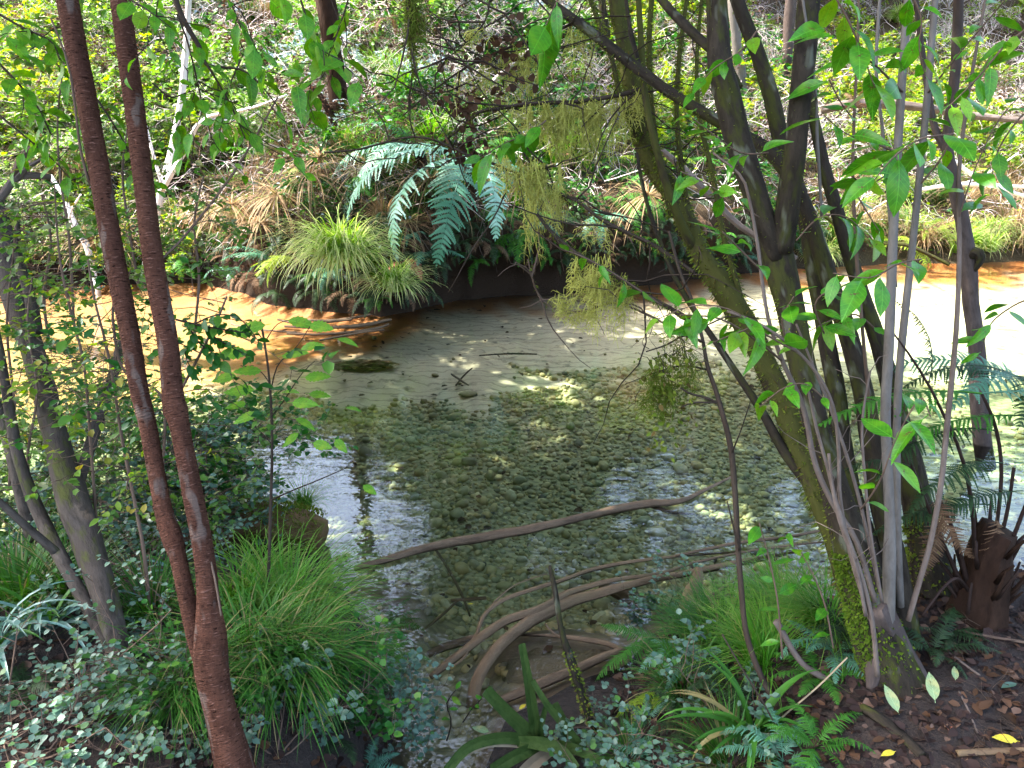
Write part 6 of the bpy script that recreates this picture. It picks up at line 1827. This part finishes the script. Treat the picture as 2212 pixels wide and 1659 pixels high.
# ------------------------------------------------------------------ near bank, left
c = on(590, 1150, .10)
t = thing("mossy_log", "rotten moss-covered log end at the water behind the left grass clumps", "log", c)
m_ = MB()
tube(m_, spline(np.array([c + [-.5, .08, .02], c + [-.2, .03, .06], c + [.05, 0, .05], c + [.22, -.02, .02], c + [.31, -.03, .0]]), 26), spline(np.array([[.10, 0, 0], [.13, 0, 0], [.135, 0, 0], [.125, 0, 0], [.095, 0, 0]]), 26)[:, 0], 16, .22)
m_.build("log", MT['log_moss'], t)
cl = Cloud(); m = 2600
a = rng.uniform(-.33, .3, m); b = rng.uniform(0, np.pi, m)
cl.add(c + np.stack([a, .145 * np.cos(b) - .05 * a, .05 + .15 * np.sin(b) - .25 * np.clip(a, 0, 1)], 1), np.stack([rng.normal(0, .5, m), np.cos(b) + rng.normal(0, .3, m), np.sin(b)], 1), rng.normal(0, 1, (m, 3)), rng.uniform(.012, .034, m))
m_ = MB(); cl.bake(m_, NARROW); o = m_.build("moss", MT['moss'], t); o["kind"] = "stuff"
NG = [grass_me('grass', 21, n=420, h=.62, width=.0065, lean=(.2, .9), droop=(1., 2.1), base_r=.10, seg=7, bias=-.5), grass_me('grass', 22, n=380, h=.55, width=.006, lean=(.1, .9), droop=(.9, 2.1), base_r=.10, seg=7, bias=-1.2),
      grass_me('grass_dark', 23, n=380, h=.6, width=.0065, lean=(.2, .9), droop=(1.1, 2.3), base_r=.1, seg=7, bias=-.9), grass_me('grass_dark', 24, n=220, h=.4, width=.007, lean=(.1, .8), droop=(.8, 2.), base_r=.08, seg=6)]
for lab, px, py, k, s in [
    ("green grass clump arching to the water, directly below the mossy log", 560, 1265, 0, .6), ("biggest grass clump of the left bank, blades falling right over the water", 620, 1340, 0, .9),
    ("grass clump between the right red trunk and the slender sapling's foot", 520, 1310, 1, .7), ("darker grass clump falling forward below the biggest clump", 620, 1460, 2, .9),
    ("dark grass clump close to the right red trunk's fork", 540, 1420, 2, .8), ("grass clump at the edge of the muddy inlet", 730, 1460, 2, .6), ("grass tuft on the mossy log's right end by the water", 655, 1090, 1, .5),
    ("grass clump left of the red trunks above the shrubs", 330, 1330, 3, .9), ("dark grass clump behind the blue strap-leaved plant", 150, 1290, 3, 1.0), ("dark grass clump left of the red trunk's base", 400, 1500, 2, .7), ("grass tuft at the far left under the grey stems", 40, 1300, 3, 1.)]:
    g = ground_at(px, py)
    if lab.startswith("grass tuft on the mossy"): g = on(px, py, .12)
    grass(lab, g - [0, 0, .02], NG[k], s, rng.normal(0, .25), group="grass clumps of the left bank")
for lab, px, py, n, L, az, sp, key in [("blue-green strap-leaved plant with drooping blades under the leaning grey tree", 110, 1375, 26, .42, 270, 150, 'strap'), ("second blue-green strap-leaved plant at the left edge", 0, 1420, 18, .40, 300, 120, 'strap'), ("small blue-green strap-leaved plant left of the first grass clumps", 380, 1250, 12, .3, 270, 120, 'strap'), ("dark green strap-leaved plant low in the right grassy clump", 1625, 1600, 26, .34, 250, 150, 'grass_dark')]:
    g = ground_at(px, py)
    t = thing("strap_plant", lab, "strap plant", g, None)
    for i in range(n):
        a = math.radians(az + sp * (2 * (i + rng.uniform()) / n - 1)); ln = L * rng.uniform(.7, 1.15)
        e0 = rng.uniform(.5, 1.35); bd = rng.uniform(1.3, 2.4)
        tt = np.linspace(0, 1, 9); an = e0 - bd * tt ** 1.3
        stp = np.stack([np.cos(an) * math.cos(a), np.cos(an) * math.sin(a), np.sin(an)], 1) * ln / 8
        P_ = np.vstack([[0, 0, .02], [0, 0, .02] + np.cumsum(stp, 0)[:-1]]) + g
        sd = np.array([-math.sin(a), math.cos(a), 0.]); w = .011 * (1 - tt ** 2.5) * rng.uniform(.8, 1.2) + .0006
        V = np.stack([P_ - sd * w[:, None], P_ + np.array([0, 0, -.003]), P_ + sd * w[:, None]], 1).reshape(-1, 3)
        q = [[3 * r + j, 3 * r + j + 1, 3 * r + j + 4, 3 * r + j + 3] for r in range(8) for j in range(2)]
        m_ = MB(); m_.add(V, q); m_.build("leaf", MT[key if rng.uniform() > .15 else 'grass_dark'], t)

# small blue-grey leaved shrubs in the foreground and light shrubs by the water
def spray_shrub(label, px, py, stems, leafkey, tmpl, leaf, nl, L, r=.004, kids=6, bark='twig', elev=(.1, .7), az=(0, 360), flat=.75, level=2, spread=.85, base=None):
    g = ground_at(px, py) if base is None else base
    t = thing("small_leaved_shrub", label, "shrub", g, None)
    st = []
    for i in range(stems):
        a = math.radians(rng.uniform(*az)); e = rng.uniform(*elev)
        st.append((g, [math.cos(a) * math.cos(e), math.sin(a) * math.cos(e), math.sin(e)], L * rng.uniform(.7, 1.2)))
    shrub_parts(t, st, MT[bark], leafkey, tmpl, leaf, nl, kids, level, spread, .02, flat, r)
    return t


for lab, px, py, s, L in [
    ("blue-grey leaved shrub in the bottom left corner", 90, 1640, 6, .34), ("blue-grey leaved shrub between the corner shrub and the red trunk", 280, 1650, 5, .32), ("blue-grey leaved shrub just left of the red trunk's base", 400, 1640, 5, .26),
    ("blue-grey leaved shrub right of the red trunk's base", 600, 1640, 6, .3), ("dark green small-leaved shrub under the falling dark grass", 700, 1560, 5, .28), ("blue-grey leaved shrub at the muddy inlet's left edge", 790, 1600, 5, .24),
    ("blue-grey leaved sprays across the leaning grey tree's foot", 190, 1480, 6, .4), ("blue-grey leaved sprays left of the strap-leaved plants", 20, 1560, 5, .34), ("dark green small-leaved shrub right behind the red trunks", 480, 1480, 4, .26), ("blue-grey leaved sprays beside the grey stems in the middle left", 270, 1280, 6, .4)]:
    spray_shrub(lab, px, py, s, 'leaf_dark' if 'under the falling' in lab or 'right behind' in lab else 'leaf_grey', ROUND, rng.uniform(.018, .027), 5, L, kids=5)
for lab, px, py, s, L, key, lf in [
    ("light-leaved shrub at the water between the left stems", 60, 1160, 7, .55, 'leaf_pale', .045), ("light-leaved shrub at the water behind the red trunks", 330, 1130, 8, .6, 'leaf_pale', .045), ("dark-leaved shrub at the water right of the red trunks", 460, 1060, 7, .5, 'leaf_dark', .045),
    ("grey-leaved shrub low at the water by the mossy log", 430, 1150, 6, .4, 'leaf_grey', .04), ("light-leaved shrub left of the leaning grey tree's middle", 150, 1180, 7, .5, 'leaf_grey', .04)]:
    p = on(px, py, .1)
    spray_shrub(lab, px, py, s + 2, key, SMALL, lf, 8, L * 1.25, .006, 6, 'twig', (.5, 1.4), (0, 360), .4, base=p)
# thin upright saplings with sparse small leaves
for lab, spec, key, n, lf in [
    ("thin upright sapling with sparse leaves left of the red trunks", [(215, 1230, 2.9, 7), (208, 1125, 2.95, 7), (194, 931, 3.05, 7), (181, 785, 3.1, 6), (150, 660, 3.15, 6), (128, 549, 3.2, 5), (118, 400, 3.25, 3)], 'leaf_pale', 26, .035),
    ("second thin sapling with sparse leaves close to the left red trunk", [(325, 1320, 2.7, 8), (312, 1200, 2.75, 8), (299, 1125, 2.8, 7), (264, 948, 2.9, 7), (236, 775, 3.0, 6), (205, 650, 3.05, 5), (190, 560, 3.1, 4)], 'leaf_lime', 26, .035),
    ("third thin sapling seen between the two red trunks", [(352, 1010, 3.0, 6), (350, 860, 3.05, 6), (268, 800, 3.1, 6), (245, 700, 3.1, 6), (246, 640, 3.15, 4)], 'leaf_dark', 18, .035),
    ("thin sapling crossing the leaning grey tree at the left", [(90, 1150, 3.0, 6), (60, 1000, 3.1, 6), (80, 850, 3.2, 5), (60, 700, 3.3, 4), (70, 600, 3.4, 3)], 'leaf_pale', 24, .035),
    ("tall thin sapling at the far left edge before the sunlit shallows", [(20, 1050, 3.4, 6), (30, 880, 3.5, 6), (15, 700, 3.6, 5), (30, 540, 3.7, 4), (40, 430, 3.8, 3)], 'leaf_lime', 26, .04),
    ("tall sapling with pale leaves left of the left red trunk, upper half", [(160, 700, 3.6, 6), (150, 520, 3.7, 6), (130, 380, 3.8, 5), (125, 250, 3.9, 4), (140, 130, 4.0, 3)], 'leaf_pale', 30, .045),
    ("sapling with pale leaves right of the right red trunk near the waterline", [(420, 720, 4.2, 6), (430, 600, 4.3, 6), (420, 480, 4.4, 5), (440, 380, 4.5, 4)], 'leaf_pale', 26, .045),
    ("sapling with grey-green leaves behind the leaning grey tree's bend", [(110, 760, 4.6, 6), (95, 640, 4.7, 6), (110, 520, 4.8, 5), (90, 420, 4.9, 4)], 'leaf_dark', 24, .05),
    ("sapling with pale leaves between the two red trunks, upper half", [(300, 620, 4.4, 6), (280, 500, 4.5, 5), (265, 380, 4.6, 5), (275, 280, 4.7, 3)], 'leaf_pale', 24, .05),
    ("leafy sapling right of the red trunks with glossy dark leaves", [(375, 880, 2.6, 6), (396, 834, 2.6, 6), (440, 750, 2.65, 6), (470, 690, 2.7, 5), (490, 640, 2.75, 4)], 'leaf_dark', 8, .05)]:
    P, R = px_path(spec, 26)
    t = thing("thin_sapling", lab, "sapling", P[0])
    m_ = MB(); tube(m_, P, R, 6, .04); m_.build("stem", MT['twig'], t)
    cl = Cloud()
    for i in range(n):
        q, T = along(P, rng.uniform(.15, 1))
        m_ = MB(); grow(m_, cl, q, rng.normal(0, 1, 3) * [1, 1, .35] + [0, 0, .1], rng.uniform(.18, .4), .0022, 1, lf, 6, 3, .8, .03, .5)
        m_.build("twig", MT['twig'], t)
    m_ = MB(); cl.bake(m_, SMALL); o = m_.build("foliage", MT[key], t); o["kind"] = "stuff"
t = thing("glossy_branch", "hanging branch of small dark glossy leaves just right of the red trunks over the stream", "leafy branch", at(385, 700, 2.6))
for sp in ([(380, 690, 2.6, 5), (420, 700, 2.6, 5), (470, 710, 2.6, 4), (540, 720, 2.6, 3)], [(400, 690, 2.6, 4), (430, 740, 2.6, 4), (470, 770, 2.6, 3), (480, 800, 2.6, 2)], [(420, 700, 2.6, 4), (470, 680, 2.6, 3), (520, 690, 2.6, 3), (560, 740, 2.6, 2)], [(430, 740, 2.6, 3), (400, 760, 2.6, 3), (420, 810, 2.6, 2)], [(450, 720, 2.6, 3), (500, 750, 2.6, 3), (540, 770, 2.6, 2)]):
    P, R = limb(t, "twig", sp, MT['twig_dark'], 12, 5, .04)
    leaves_on(t, P, 20, .045, LEAF_GLOSS, .1, 1., hang=.25, jit=.4)

# ------------------------------------------------------------------ bottom centre: cut strap leaves, small ferns, inlet plants
g = ground_at(1185, 1640)
t = thing("cut_flax", "clump of thick olive strap leaves with cut-off ends at the bottom centre", "flax plant", g)
Yf = g[1]


def strap(spec, mat, w0):
    """thick folded strap leaf along a path, blunt where it was cut"""
    P = spline(np.array([at(a, b, Yc) for a, b, Yc, _ in spec]), 14)
    W = spline(np.array([[w * depth(at(a, b, Yc)) / FPX * .5, 0, 0] for a, b, Yc, w in spec]), 14)[:, 0]
    T, N, B = frames(P)
    S_d = unit(np.cross(T, np.array([.25, -.75, .65])))
    U = np.cross(S_d, T)
    V = []
    for k in range(14):
        V += [P[k] - S_d[k] * W[k] * 1.15 + U[k] * W[k] * .38, P[k], P[k] + S_d[k] * W[k] * 1.15 + U[k] * W[k] * .38]
    q = [[3 * k + j, 3 * k + j + 1, 3 * k + j + 4, 3 * k + j + 3] for k in range(13) for j in range(2)]
    Lk = np.linspace(0, .6, 14)
    tcs = np.array([[s_ * W[k], 0, Lk[k]] for k in range(14) for s_ in (-1, 0, 1)])
    m_ = MB(); m_.add(V, q, None, tcs); m_.build("leaf", MT[mat], t, smooth=False)


for sp, mat in [([(1165, 1610, Yf, 24), (1152, 1550, Yf + .02, 25), (1140, 1470, Yf + .04, 22), (1126, 1390, Yf + .06, 14)], 'flax'), ([(1180, 1612, Yf, 26), (1150, 1590, Yf, 28), (1100, 1545, Yf - .01, 27), (1048, 1490, Yf - .02, 22)], 'flax'),
                ([(1150, 1470, Yf + .03, 10), (1180, 1520, Yf, 17), (1220, 1570, Yf - .02, 20), (1265, 1630, Yf - .05, 20), (1300, 1680, Yf - .1, 18)], 'flax'), ([(1240, 1620, Yf, 22), (1220, 1570, Yf + .03, 22), (1195, 1520, Yf + .06, 18)], 'flax'),
                ([(1160, 1600, Yf, 20), (1080, 1594, Yf - .06, 22), (1010, 1615, Yf - .14, 22), (965, 1665, Yf - .22, 18)], 'flax'), ([(1160, 1606, Yf, 20), (1060, 1602, Yf - .08, 20), (990, 1630, Yf - .16, 18)], 'flax_dry'),
                ([(1100, 1600, Yf - .02, 16), (1160, 1605, Yf - .06, 24), (1210, 1620, Yf - .1, 22), (1245, 1660, Yf - .16, 16)], 'flax'), ([(1170, 1610, Yf - .02, 20), (1120, 1630, Yf - .1, 24), (1060, 1665, Yf - .2, 22)], 'flax'), ([(1180, 1610, Yf, 20), (1230, 1615, Yf - .06, 22), (1290, 1640, Yf - .12, 18), (1330, 1680, Yf - .2, 12)], 'flax'),
                ([(1190, 1620, Yf - .02, 18), (1150, 1650, Yf - .12, 26), (1110, 1690, Yf - .22, 22)], 'flax_dry'), ([(1165, 1606, Yf, 14), (1170, 1560, Yf + .0, 14), (1180, 1520, Yf, 10)], 'flax')]:
    strap(sp, mat, 0)
NF = "ferns and leaves of the near bank"
for lab, px, py, key, n, L, az, sp, tl in [
    ("green fern reaching over the water at the tip of the left grass", 840, 1370, 'fern', 8, .26, 60, 120, .1), ("green fern below it, beside the muddy inlet", 830, 1440, 'fern', 7, .24, 330, 120, .1), ("small pale fern at the bottom edge left of the muddy inlet", 790, 1670, 'fern_teal', 7, .20, 90, 180, .2),
    ("dark fern hanging at the inlet's left edge", 800, 1520, 'fern_dark', 8, .28, 300, 120, .0), ("dark fern on the bank left of the inlet", 720, 1600, 'fern_dark', 8, .24, 280, 180, .1), ("bright yellow-green fern hanging at the left side of the right grassy clump", 1440, 1400, 'fern', 7, .40, 235, 50, -.1),
    ("lime fern frond group drooping beside the black stump", 1420, 1500, 'fern_lime', 4, .3, 240, 40, -.2), ("bluish fern on the right grassy clump's front", 1500, 1440, 'fern_teal', 8, .3, 260, 120, .0), ("fern in the middle of the right grassy clump", 1590, 1470, 'fern_dark', 8, .3, 270, 150, .0),
    ("small fern below the mossy tree foot", 1760, 1470, 'fern', 8, .24, 250, 170, .1), ("bluish small fern left of the canes' foot", 1800, 1420, 'fern_teal', 8, .26, 240, 160, .1), ("fern at the bottom edge right of the strap plant", 1760, 1620, 'fern', 9, .26, 240, 180, .1),
    ("pale fern at the very bottom edge, right of centre", 1690, 1650, 'fern_teal', 8, .24, 200, 180, .1), ("small teal fern beside the black stump", 1400, 1560, 'fern_teal', 6, .16, 120, 180, .2), ("dark fern behind the canes' foot on the leaf litter", 2010, 1420, 'fern_dark', 6, .22, 270, 160, .2), ("dark fern between the two trunk feet", 2040, 1380, 'fern_dark', 6, .24, 300, 120, .2),
    ("fern growing on the mossy foot of the dark trunk", 1840, 1380, 'fern_dark', 7, .25, 215, 90, .1), ("low fern in the bottom left corner shrubs", 330, 1560, 'fern_dark', 8, .22, 280, 180, .1), ("small fern under the strap-leaved plants", 60, 1500, 'fern_dark', 8, .24, 280, 180, .1), ("fern beside the fork of the red trunks", 470, 1340, 'fern', 6, .22, 300, 120, .1), ("low fern between the stump and the right clump", 1480, 1580, 'fern_dark', 7, .24, 200, 160, .1), ("low fern right of the cut strap leaves at the bottom edge", 1400, 1650, 'fern_teal', 8, .2, 100, 180, .1)]:
    g = ground_at(px, py)
    fern(lab, g + [0, 0, .01], key, n, L, (0, 1, 5, 6), math.radians(az), math.radians(sp), tl, group=None, fine=True)
for lab, px, py, k, s in [("grass clump on top of the right mound behind the dark sapling", 1600, 1350, 1, .6), ("bright grass clump at the water right of the dark sapling", 1690, 1345, 0, .62), ("grass clump falling forward under the dark sapling's bend", 1560, 1420, 2, .75), ("grass clump in front of the pale curved stick", 1650, 1440, 1, .65), ("short grass tuft near the stubby post", 1480, 1370, 3, .6), ("bright grass tuft at the mossy tree foot by the water", 1780, 1350, 0, .55), ("dark tuft at the lower left of the right clump", 1480, 1500, 3, .8), ("two bright upright blades at the bottom right of the stump", 1360, 1640, 3, .5), ("dark grass tuft at the bottom edge below the strap plant", 1580, 1660, 3, .7)]:
    g = ground_at(px, py)
    grass(lab, g - [0, 0, .02], NG[k], s, rng.uniform(2.5, 4.0), group="grass clumps of the right mound")
for lab, px, py, s in [("blue-grey leaved shrub on the right mound's edge by the water", 1450, 1340, 5), ("blue-grey leaved sprays over the right mound's front", 1560, 1560, 5), ("blue-grey leaved low shrub at the bottom edge right of centre", 1520, 1650, 5), ("tiny-leaved low shrub right of the cut strap leaves", 1340, 1660, 4)]:
    spray_shrub(lab, px, py, s, 'leaf_grey', ROUND, .024, 6, .22, kids=5)
for lab, spec, nl, sz in [("small seedling with two blue-green leaves standing in the muddy inlet", [(965, 1600, 2.62, 4), (975, 1560, 2.64, 3), (965, 1520, 2.66, 3), (985, 1490, 2.68, 2)], 5, .06), ("small seedling right of it with a single broad leaf", [(1000, 1560, 2.62, 3), (1020, 1530, 2.62, 3), (1040, 1510, 2.62, 2)], 3, .06)]:
    t = thing("seedling", lab, "seedling", at(*spec[0][:3])); P, R = limb(t, "stem", spec, MT['twig_dark'], 8, 5, .03); leaves_on(t, P, nl, sz, LEAF_BIG, .4, 1., hang=0)
# dark litter on the muddy edge
# ------------------------------------------------------------------ right: fern trunk, litter, fallen leaves and sticks
g = ground_at(2110, 1330)
t = thing("dark_fern_plant", "old fern with shaggy dark base and black stalks at the right edge over the water", "fern", g)
m_ = MB(); tube(m_, spline(np.array([g + [-.02, 0, -.05], g + [0, 0, .12], g + [.0, .02, .26], g + [.03, .02, .36]]), 14), np.linspace(.10, .07, 14), 10, .25); m_.build("trunk", MT['trunk_fern'], t)
Yt = g[1]
for sp in ([(2080, 1270, Yt, 12), (2040, 1180, Yt - .02, 9), (1990, 1060, Yt - .04, 8), (1960, 980, Yt - .06, 6)], [(2090, 1260, Yt, 12), (2060, 1150, Yt - .03, 9), (2030, 1080, Yt - .04, 8)], [(2110, 1250, Yt, 12), (2105, 1180, Yt, 9), (2098, 1080, Yt, 9), (2075, 980, Yt - .04, 8), (2040, 900, Yt - .06, 7), (2005, 830, Yt - .08, 6), (1960, 760, Yt - .1, 5), (1930, 720, Yt - .1, 4)], [(2125, 1250, Yt, 12), (2150, 1150, Yt, 9), (2163, 1020, Yt + .02, 9), (2150, 920, Yt + .02, 8), (2120, 850, Yt, 6)],
           [(2140, 1250, Yt, 12), (2180, 1180, Yt, 9), (2220, 1080, Yt, 8), (2260, 1000, Yt, 6)], [(2130, 1240, Yt, 10), (2170, 1130, Yt + .05, 8), (2190, 1010, Yt + .08, 7)], [(2085, 1280, Yt, 10), (2020, 1200, Yt + .04, 8), (1985, 1150, Yt + .05, 6)], [(2100, 1290, Yt, 9), (2060, 1250, Yt - .1, 7), (1990, 1330, Yt - .16, 6)]):
    limb(t, "stalk", sp, MT['stipe'], 14, 6, .05)
for i in range(26):                                  # old stalk stubs that clothe the base
    a = rng.uniform(0, 6.28); hz = rng.uniform(.05, .36); e = np.array([math.cos(a), math.sin(a), 0])
    q0 = g + e * .07 + [0, 0, hz - .05]
    m_ = MB(); tube(m_, np.array([q0, q0 + e * .03 + [0, 0, .06], q0 + e * rng.uniform(.04, .08) + [0, 0, rng.uniform(.1, .2)]]), [.010, .008, .004], 5, .1)
    m_.build("stub", MT['stipe' if i % 3 else 'trunk_fern'], t)
for px, py, Yq, az, L, v, tl, ro, key in [(2120, 850, Yt, 185, .60, 4, .1, .1, 'fern'), (2120, 850, Yt, 355, .5, 4, .1, -.1, 'fern_teal'), (2150, 930, Yt, 190, .5, 1, -.35, .2, 'fern_dark'), (2165, 1000, Yt, 200, .45, 1, -.3, 0, 'fern_dark'), (2190, 1000, Yt, 330, .4, 1, -.3, 0, 'fern_teal'), (2005, 830, Yt - .08, 125, .36, 3, .3, .6, 'fern_dark'), (2140, 1090, Yt, 180, .45, 4, .0, .2, 'fern_dark'), (2230, 900, Yt, 180, .5, 4, .05, .2, 'fern'), (2210, 1060, Yt, 190, .4, 4, .0, -.2, 'fern_dark'), (1975, 1010, Yt, 175, .3, 1, -.2, .2, 'fern_dark'),
                                          (2020, 1060, Yt, 265, .30, 2, -.55, .9, 'fern_dead'), (2045, 1080, Yt, 235, .32, 4, -1.1, -.3, 'fern_dead'), (2150, 1100, Yt, 285, .3, 4, -1.2, 0, 'fern_dead')]:
    put_frond(t, at(px, py, Yq) - wloc(t), math.radians(az), L, key, v, tl, ro, True)
for lab, px, py in [("leafy dark fern overhanging the water at the right edge above the stalks", 2225, 830)]:
    p = at(px, py, Yt + .3); t = thing("fern", lab, "fern", p)
    for i in range(5):
        put_frond(t, (0, 0, 0), math.radians(160 + 25 * i), .55, 'fern_dark' if i % 2 else 'fern_teal', 1, 0, rng.normal(0, .2), True)
# litter
# leaves sunk on the bed
n = 500
x = rng.uniform(-3.5, 4.5, n); y = rng.uniform(3.2, 10.3, n)
k = (y > near_edge(x) + .1) & (y < far_edge(x) - .1); x, y = x[k], y[k]
cl = Cloud(); cl.add(np.stack([x, y, bed_z(x, y) + .035], 1), rng.normal(0, 1, (len(x), 3)) * [1, 1, .1], rng.normal(0, .2, (len(x), 3)) + [0, 0, 1.], rng.uniform(.03, .08, len(x)))
m_ = MB(); cl.bake(m_, SMALL); o = m_.build("sunken_leaf_litter", MT['leaf_brown']); tag(o, "dead leaves lying on the stream bed under the water", "leaf litter"); o["kind"] = "stuff"
n = 15000
x = rng.uniform(.5, 3.4, n); y = rng.uniform(.9, 3.7, n)
x2 = rng.uniform(-4.5, -.5, n // 2); y2 = rng.uniform(.9, 4.0, n // 2)
x, y = np.r_[x, x2], np.r_[y, y2]
z = near_z(x, y); k = (y < near_edge(x) - .05); x, y, z = x[k], y[k], z[k]; m = len(x)
for key, sel in (('leaf_litter', rng.uniform(0, 1, m) < .8), ('leaf_brown', rng.uniform(0, 1, m) < .3)):
    q = np.stack([x, y, z + rng.uniform(.0, .012, m)], 1)[sel]; mm = len(q)
    cl = Cloud(); cl.add(q, rng.normal(0, 1, (mm, 3)) * [1, 1, .18], rng.normal(0, .32, (mm, 3)) + [0, 0, 1.], rng.uniform(.015, .055, mm))
    m_ = MB(); cl.bake(m_, SMALL)
    o = m_.build("leaf_litter", MT[key]); tag(o, "dark decaying leaf litter covering the near bank" if key == 'leaf_litter' else "paler brown dead leaves lying over the near bank", "leaf litter"); o["kind"] = "stuff"
q = np.stack([x, y, z + .006], 1)[rng.permutation(m)[:2000]]
cl = Cloud(); cl.add(q, rng.normal(0, 1, (len(q), 3)) * [1, 1, .12], rng.normal(0, .3, (len(q), 3)) + [0, 0, 1.], rng.uniform(.05, .16, len(q)))
m_ = MB(); cl.bake(m_, TWT); o = m_.build("litter_twigs", MT['twig']); tag(o, "thin twigs and rootlets lying in the leaf litter", "dead twigs"); o["kind"] = "stuff"
for lab, px, py, s, key, az, up in [
    ("pale green fallen leaf lying upright on the dark litter, nearest the canes", 1940, 1555, .095, 'fallen_green', 100, .5), ("green and yellow fallen leaf right of the pale one", 2018, 1530, .10, 'fallen_green', 80, .5), ("small green fallen leaf farther right of the canes' foot", 2062, 1480, .055, 'fallen_green', 70, .4),
    ("bright yellow fallen leaf at the right edge of the litter", 2200, 1612, .075, 'fallen_yellow', 170, .1), ("yellow-green fallen leaf near the bottom edge on the litter", 1933, 1632, .055, 'fallen_yellow', 200, .1), ("orange fallen leaf against the foot of the mossy trunk", 1876, 1426, .05, 'fallen_orange', 190, .2), ("yellow fallen leaf by the shaggy fern base", 2145, 1316, .05, 'fallen_yellow', 170, .2),
    ("grey-green fallen leaf left of the dark fallen stick", 1845, 1552, .065, 'fallen_green', 10, .1), ("brown fallen leaf in the middle of the litter", 2110, 1545, .07, 'leaf_brown', 30, .2), ("reddish small fallen leaf below the pale leaves", 2048, 1588, .04, 'fern_red', 60, .1), ("pale grey fallen leaf at the right edge", 2195, 1485, .07, 'leaf_grey', 200, .1),
    ("yellow leaf lying in the mud left of the cut strap leaves", 1120, 1540, .045, 'fallen_yellow', 45, .1), ("pale dead leaf in the shallow mud beside the inlet", 1060, 1590, .08, 'fallen_green', 160, .05), ("yellow leaf at the edge of the black stump", 1345, 1520, .035, 'fallen_yellow', 120, .1), ("greenish leaf lying in the mud under the upright stick", 1240, 1570, .05, 'fallen_green', 20, .1), ("yellow leaf beside the foot of the red trunk", 515, 1600, .05, 'fallen_yellow', 200, .2), ("yellow leaf caught between the red trunks", 427, 1262, .045, 'fallen_yellow', 80, .5),
    ("white-backed leaf lying at the stubby post", 1470, 1400, .06, 'leaf_silver', 150, .2), ("pale leaf on the mossy log", 600, 1140, .05, 'leaf_silver', 20, .2), ("tiny yellow leaf floating near the curved branch", 1010, 1310, .03, 'fallen_yellow', 10, .0)]:
    g = ground_at(px, py)
    if g[2] < 0: g = on(px, py, .004)
    v, q, tr = leaf_tmpl(w=.21, rows=6, fold=.2, droop=.08, stalk=.08)
    m_ = MB(); m_.add(v * s, q, None, v)
    o = m_.build("fallen_leaf", MT[key]); tag(o, lab, "fallen leaf", None)
    o.location = [float(a) for a in g + [0, 0, .012 + .1 * s]]; o.rotation_euler = (rng.normal(0, .15), -up, math.radians(az))
def stick(label, spec, mat, name="fallen_stick", lift=.012, n=16, sides=8):
    S = []
    for px, py, w, dz in spec:
        p = ground_at(px, py); S.append([p[0], p[1], p[2] + lift + dz, .5 * w * depth(p) / FPX])
    S = spline(S, n); t = thing(name, label, "stick", S[0, :3])
    m_ = MB(); tube(m_, S[:, :3], np.maximum(S[:, 3], .0015), sides, .1, seed=rng.uniform(0, 9)); m_.build("stick", MT[mat], t)


stick("thick dark fallen stick lying on the litter below the canes", [(1862, 1535, 22, 0), (1900, 1560, 26, 0), (1950, 1600, 26, 0), (1990, 1640, 22, 0)], 'bark_dark')
stick("tan fallen stick at the bottom right corner", [(2065, 1634, 16, 0), (2140, 1630, 17, 0), (2230, 1628, 16, 0)], 'wood_silt')
stick("thin grey twig lying across the litter near the canes", [(2030, 1400, 5, 0), (2080, 1440, 6, 0), (2115, 1465, 5, 0)], 'wood_grey')
stick("thin dark twig on the litter at the right edge", [(2060, 1370, 6, .01), (2130, 1385, 7, .01), (2220, 1400, 7, .01)], 'twig')
stick("thin pale twig beside the fallen green leaves", [(2070, 1500, 4, 0), (2090, 1540, 4, 0), (2110, 1590, 4, 0)], 'wood_grey')
g = ground_at(1800, 1482)
t = thing("curved_dead_stick", "pale broken stick curving up out of the ferns left of the dark trunk's foot", "stick", g)
limb(t, "stick", [(1812, 1490, g[1], 15), (1780, 1465, g[1] + .02, 15), (1740, 1440, g[1] + .03, 14), (1712, 1405, g[1] + .05, 14), (1690, 1365, g[1] + .07, 15), (1676, 1342, g[1] + .08, 16)], MT['wood_grey'], 18, 8, .12)
g = on(1510, 1322, .1)
t = thing("forked_dead_stick", "grey forked dead stick poking over the water behind the dark sapling", "stick", g)
limb(t, "stick", [(1508, 1325, g[1], 8), (1535, 1290, g[1] + .05, 9), (1565, 1268, g[1] + .1, 8), (1592, 1248, g[1] + .15, 5)], MT['twig'], 12, 6, .1)
limb(t, "prong", [(1530, 1295, g[1] + .04, 6), (1560, 1288, g[1] + .06, 6), (1590, 1278, g[1] + .08, 3)], MT['twig'], 10, 6, .1)
for lab, spec in [("thin bare reed stalk among the ferns, long and pale, leaning right", [(1630, 1600, 0), (1700, 1540, 1), (1770, 1480, 2), (1830, 1420, 3)]), ("thin dark dead twig standing in the right grassy clump", [(1690, 1600, 0), (1650, 1520, 1), (1600, 1440, 2), (1560, 1370, 3)])]:
    g = ground_at(*spec[0][:2]); t = thing("bare_stalk", lab, "stalk", g)
    limb(t, "stem", [(a, b, g[1] + .02 * c_, 4) for a, b, c_ in spec], MT['flax_dry' if 'pale' in lab else 'twig_dark'], 12, 5, 0)
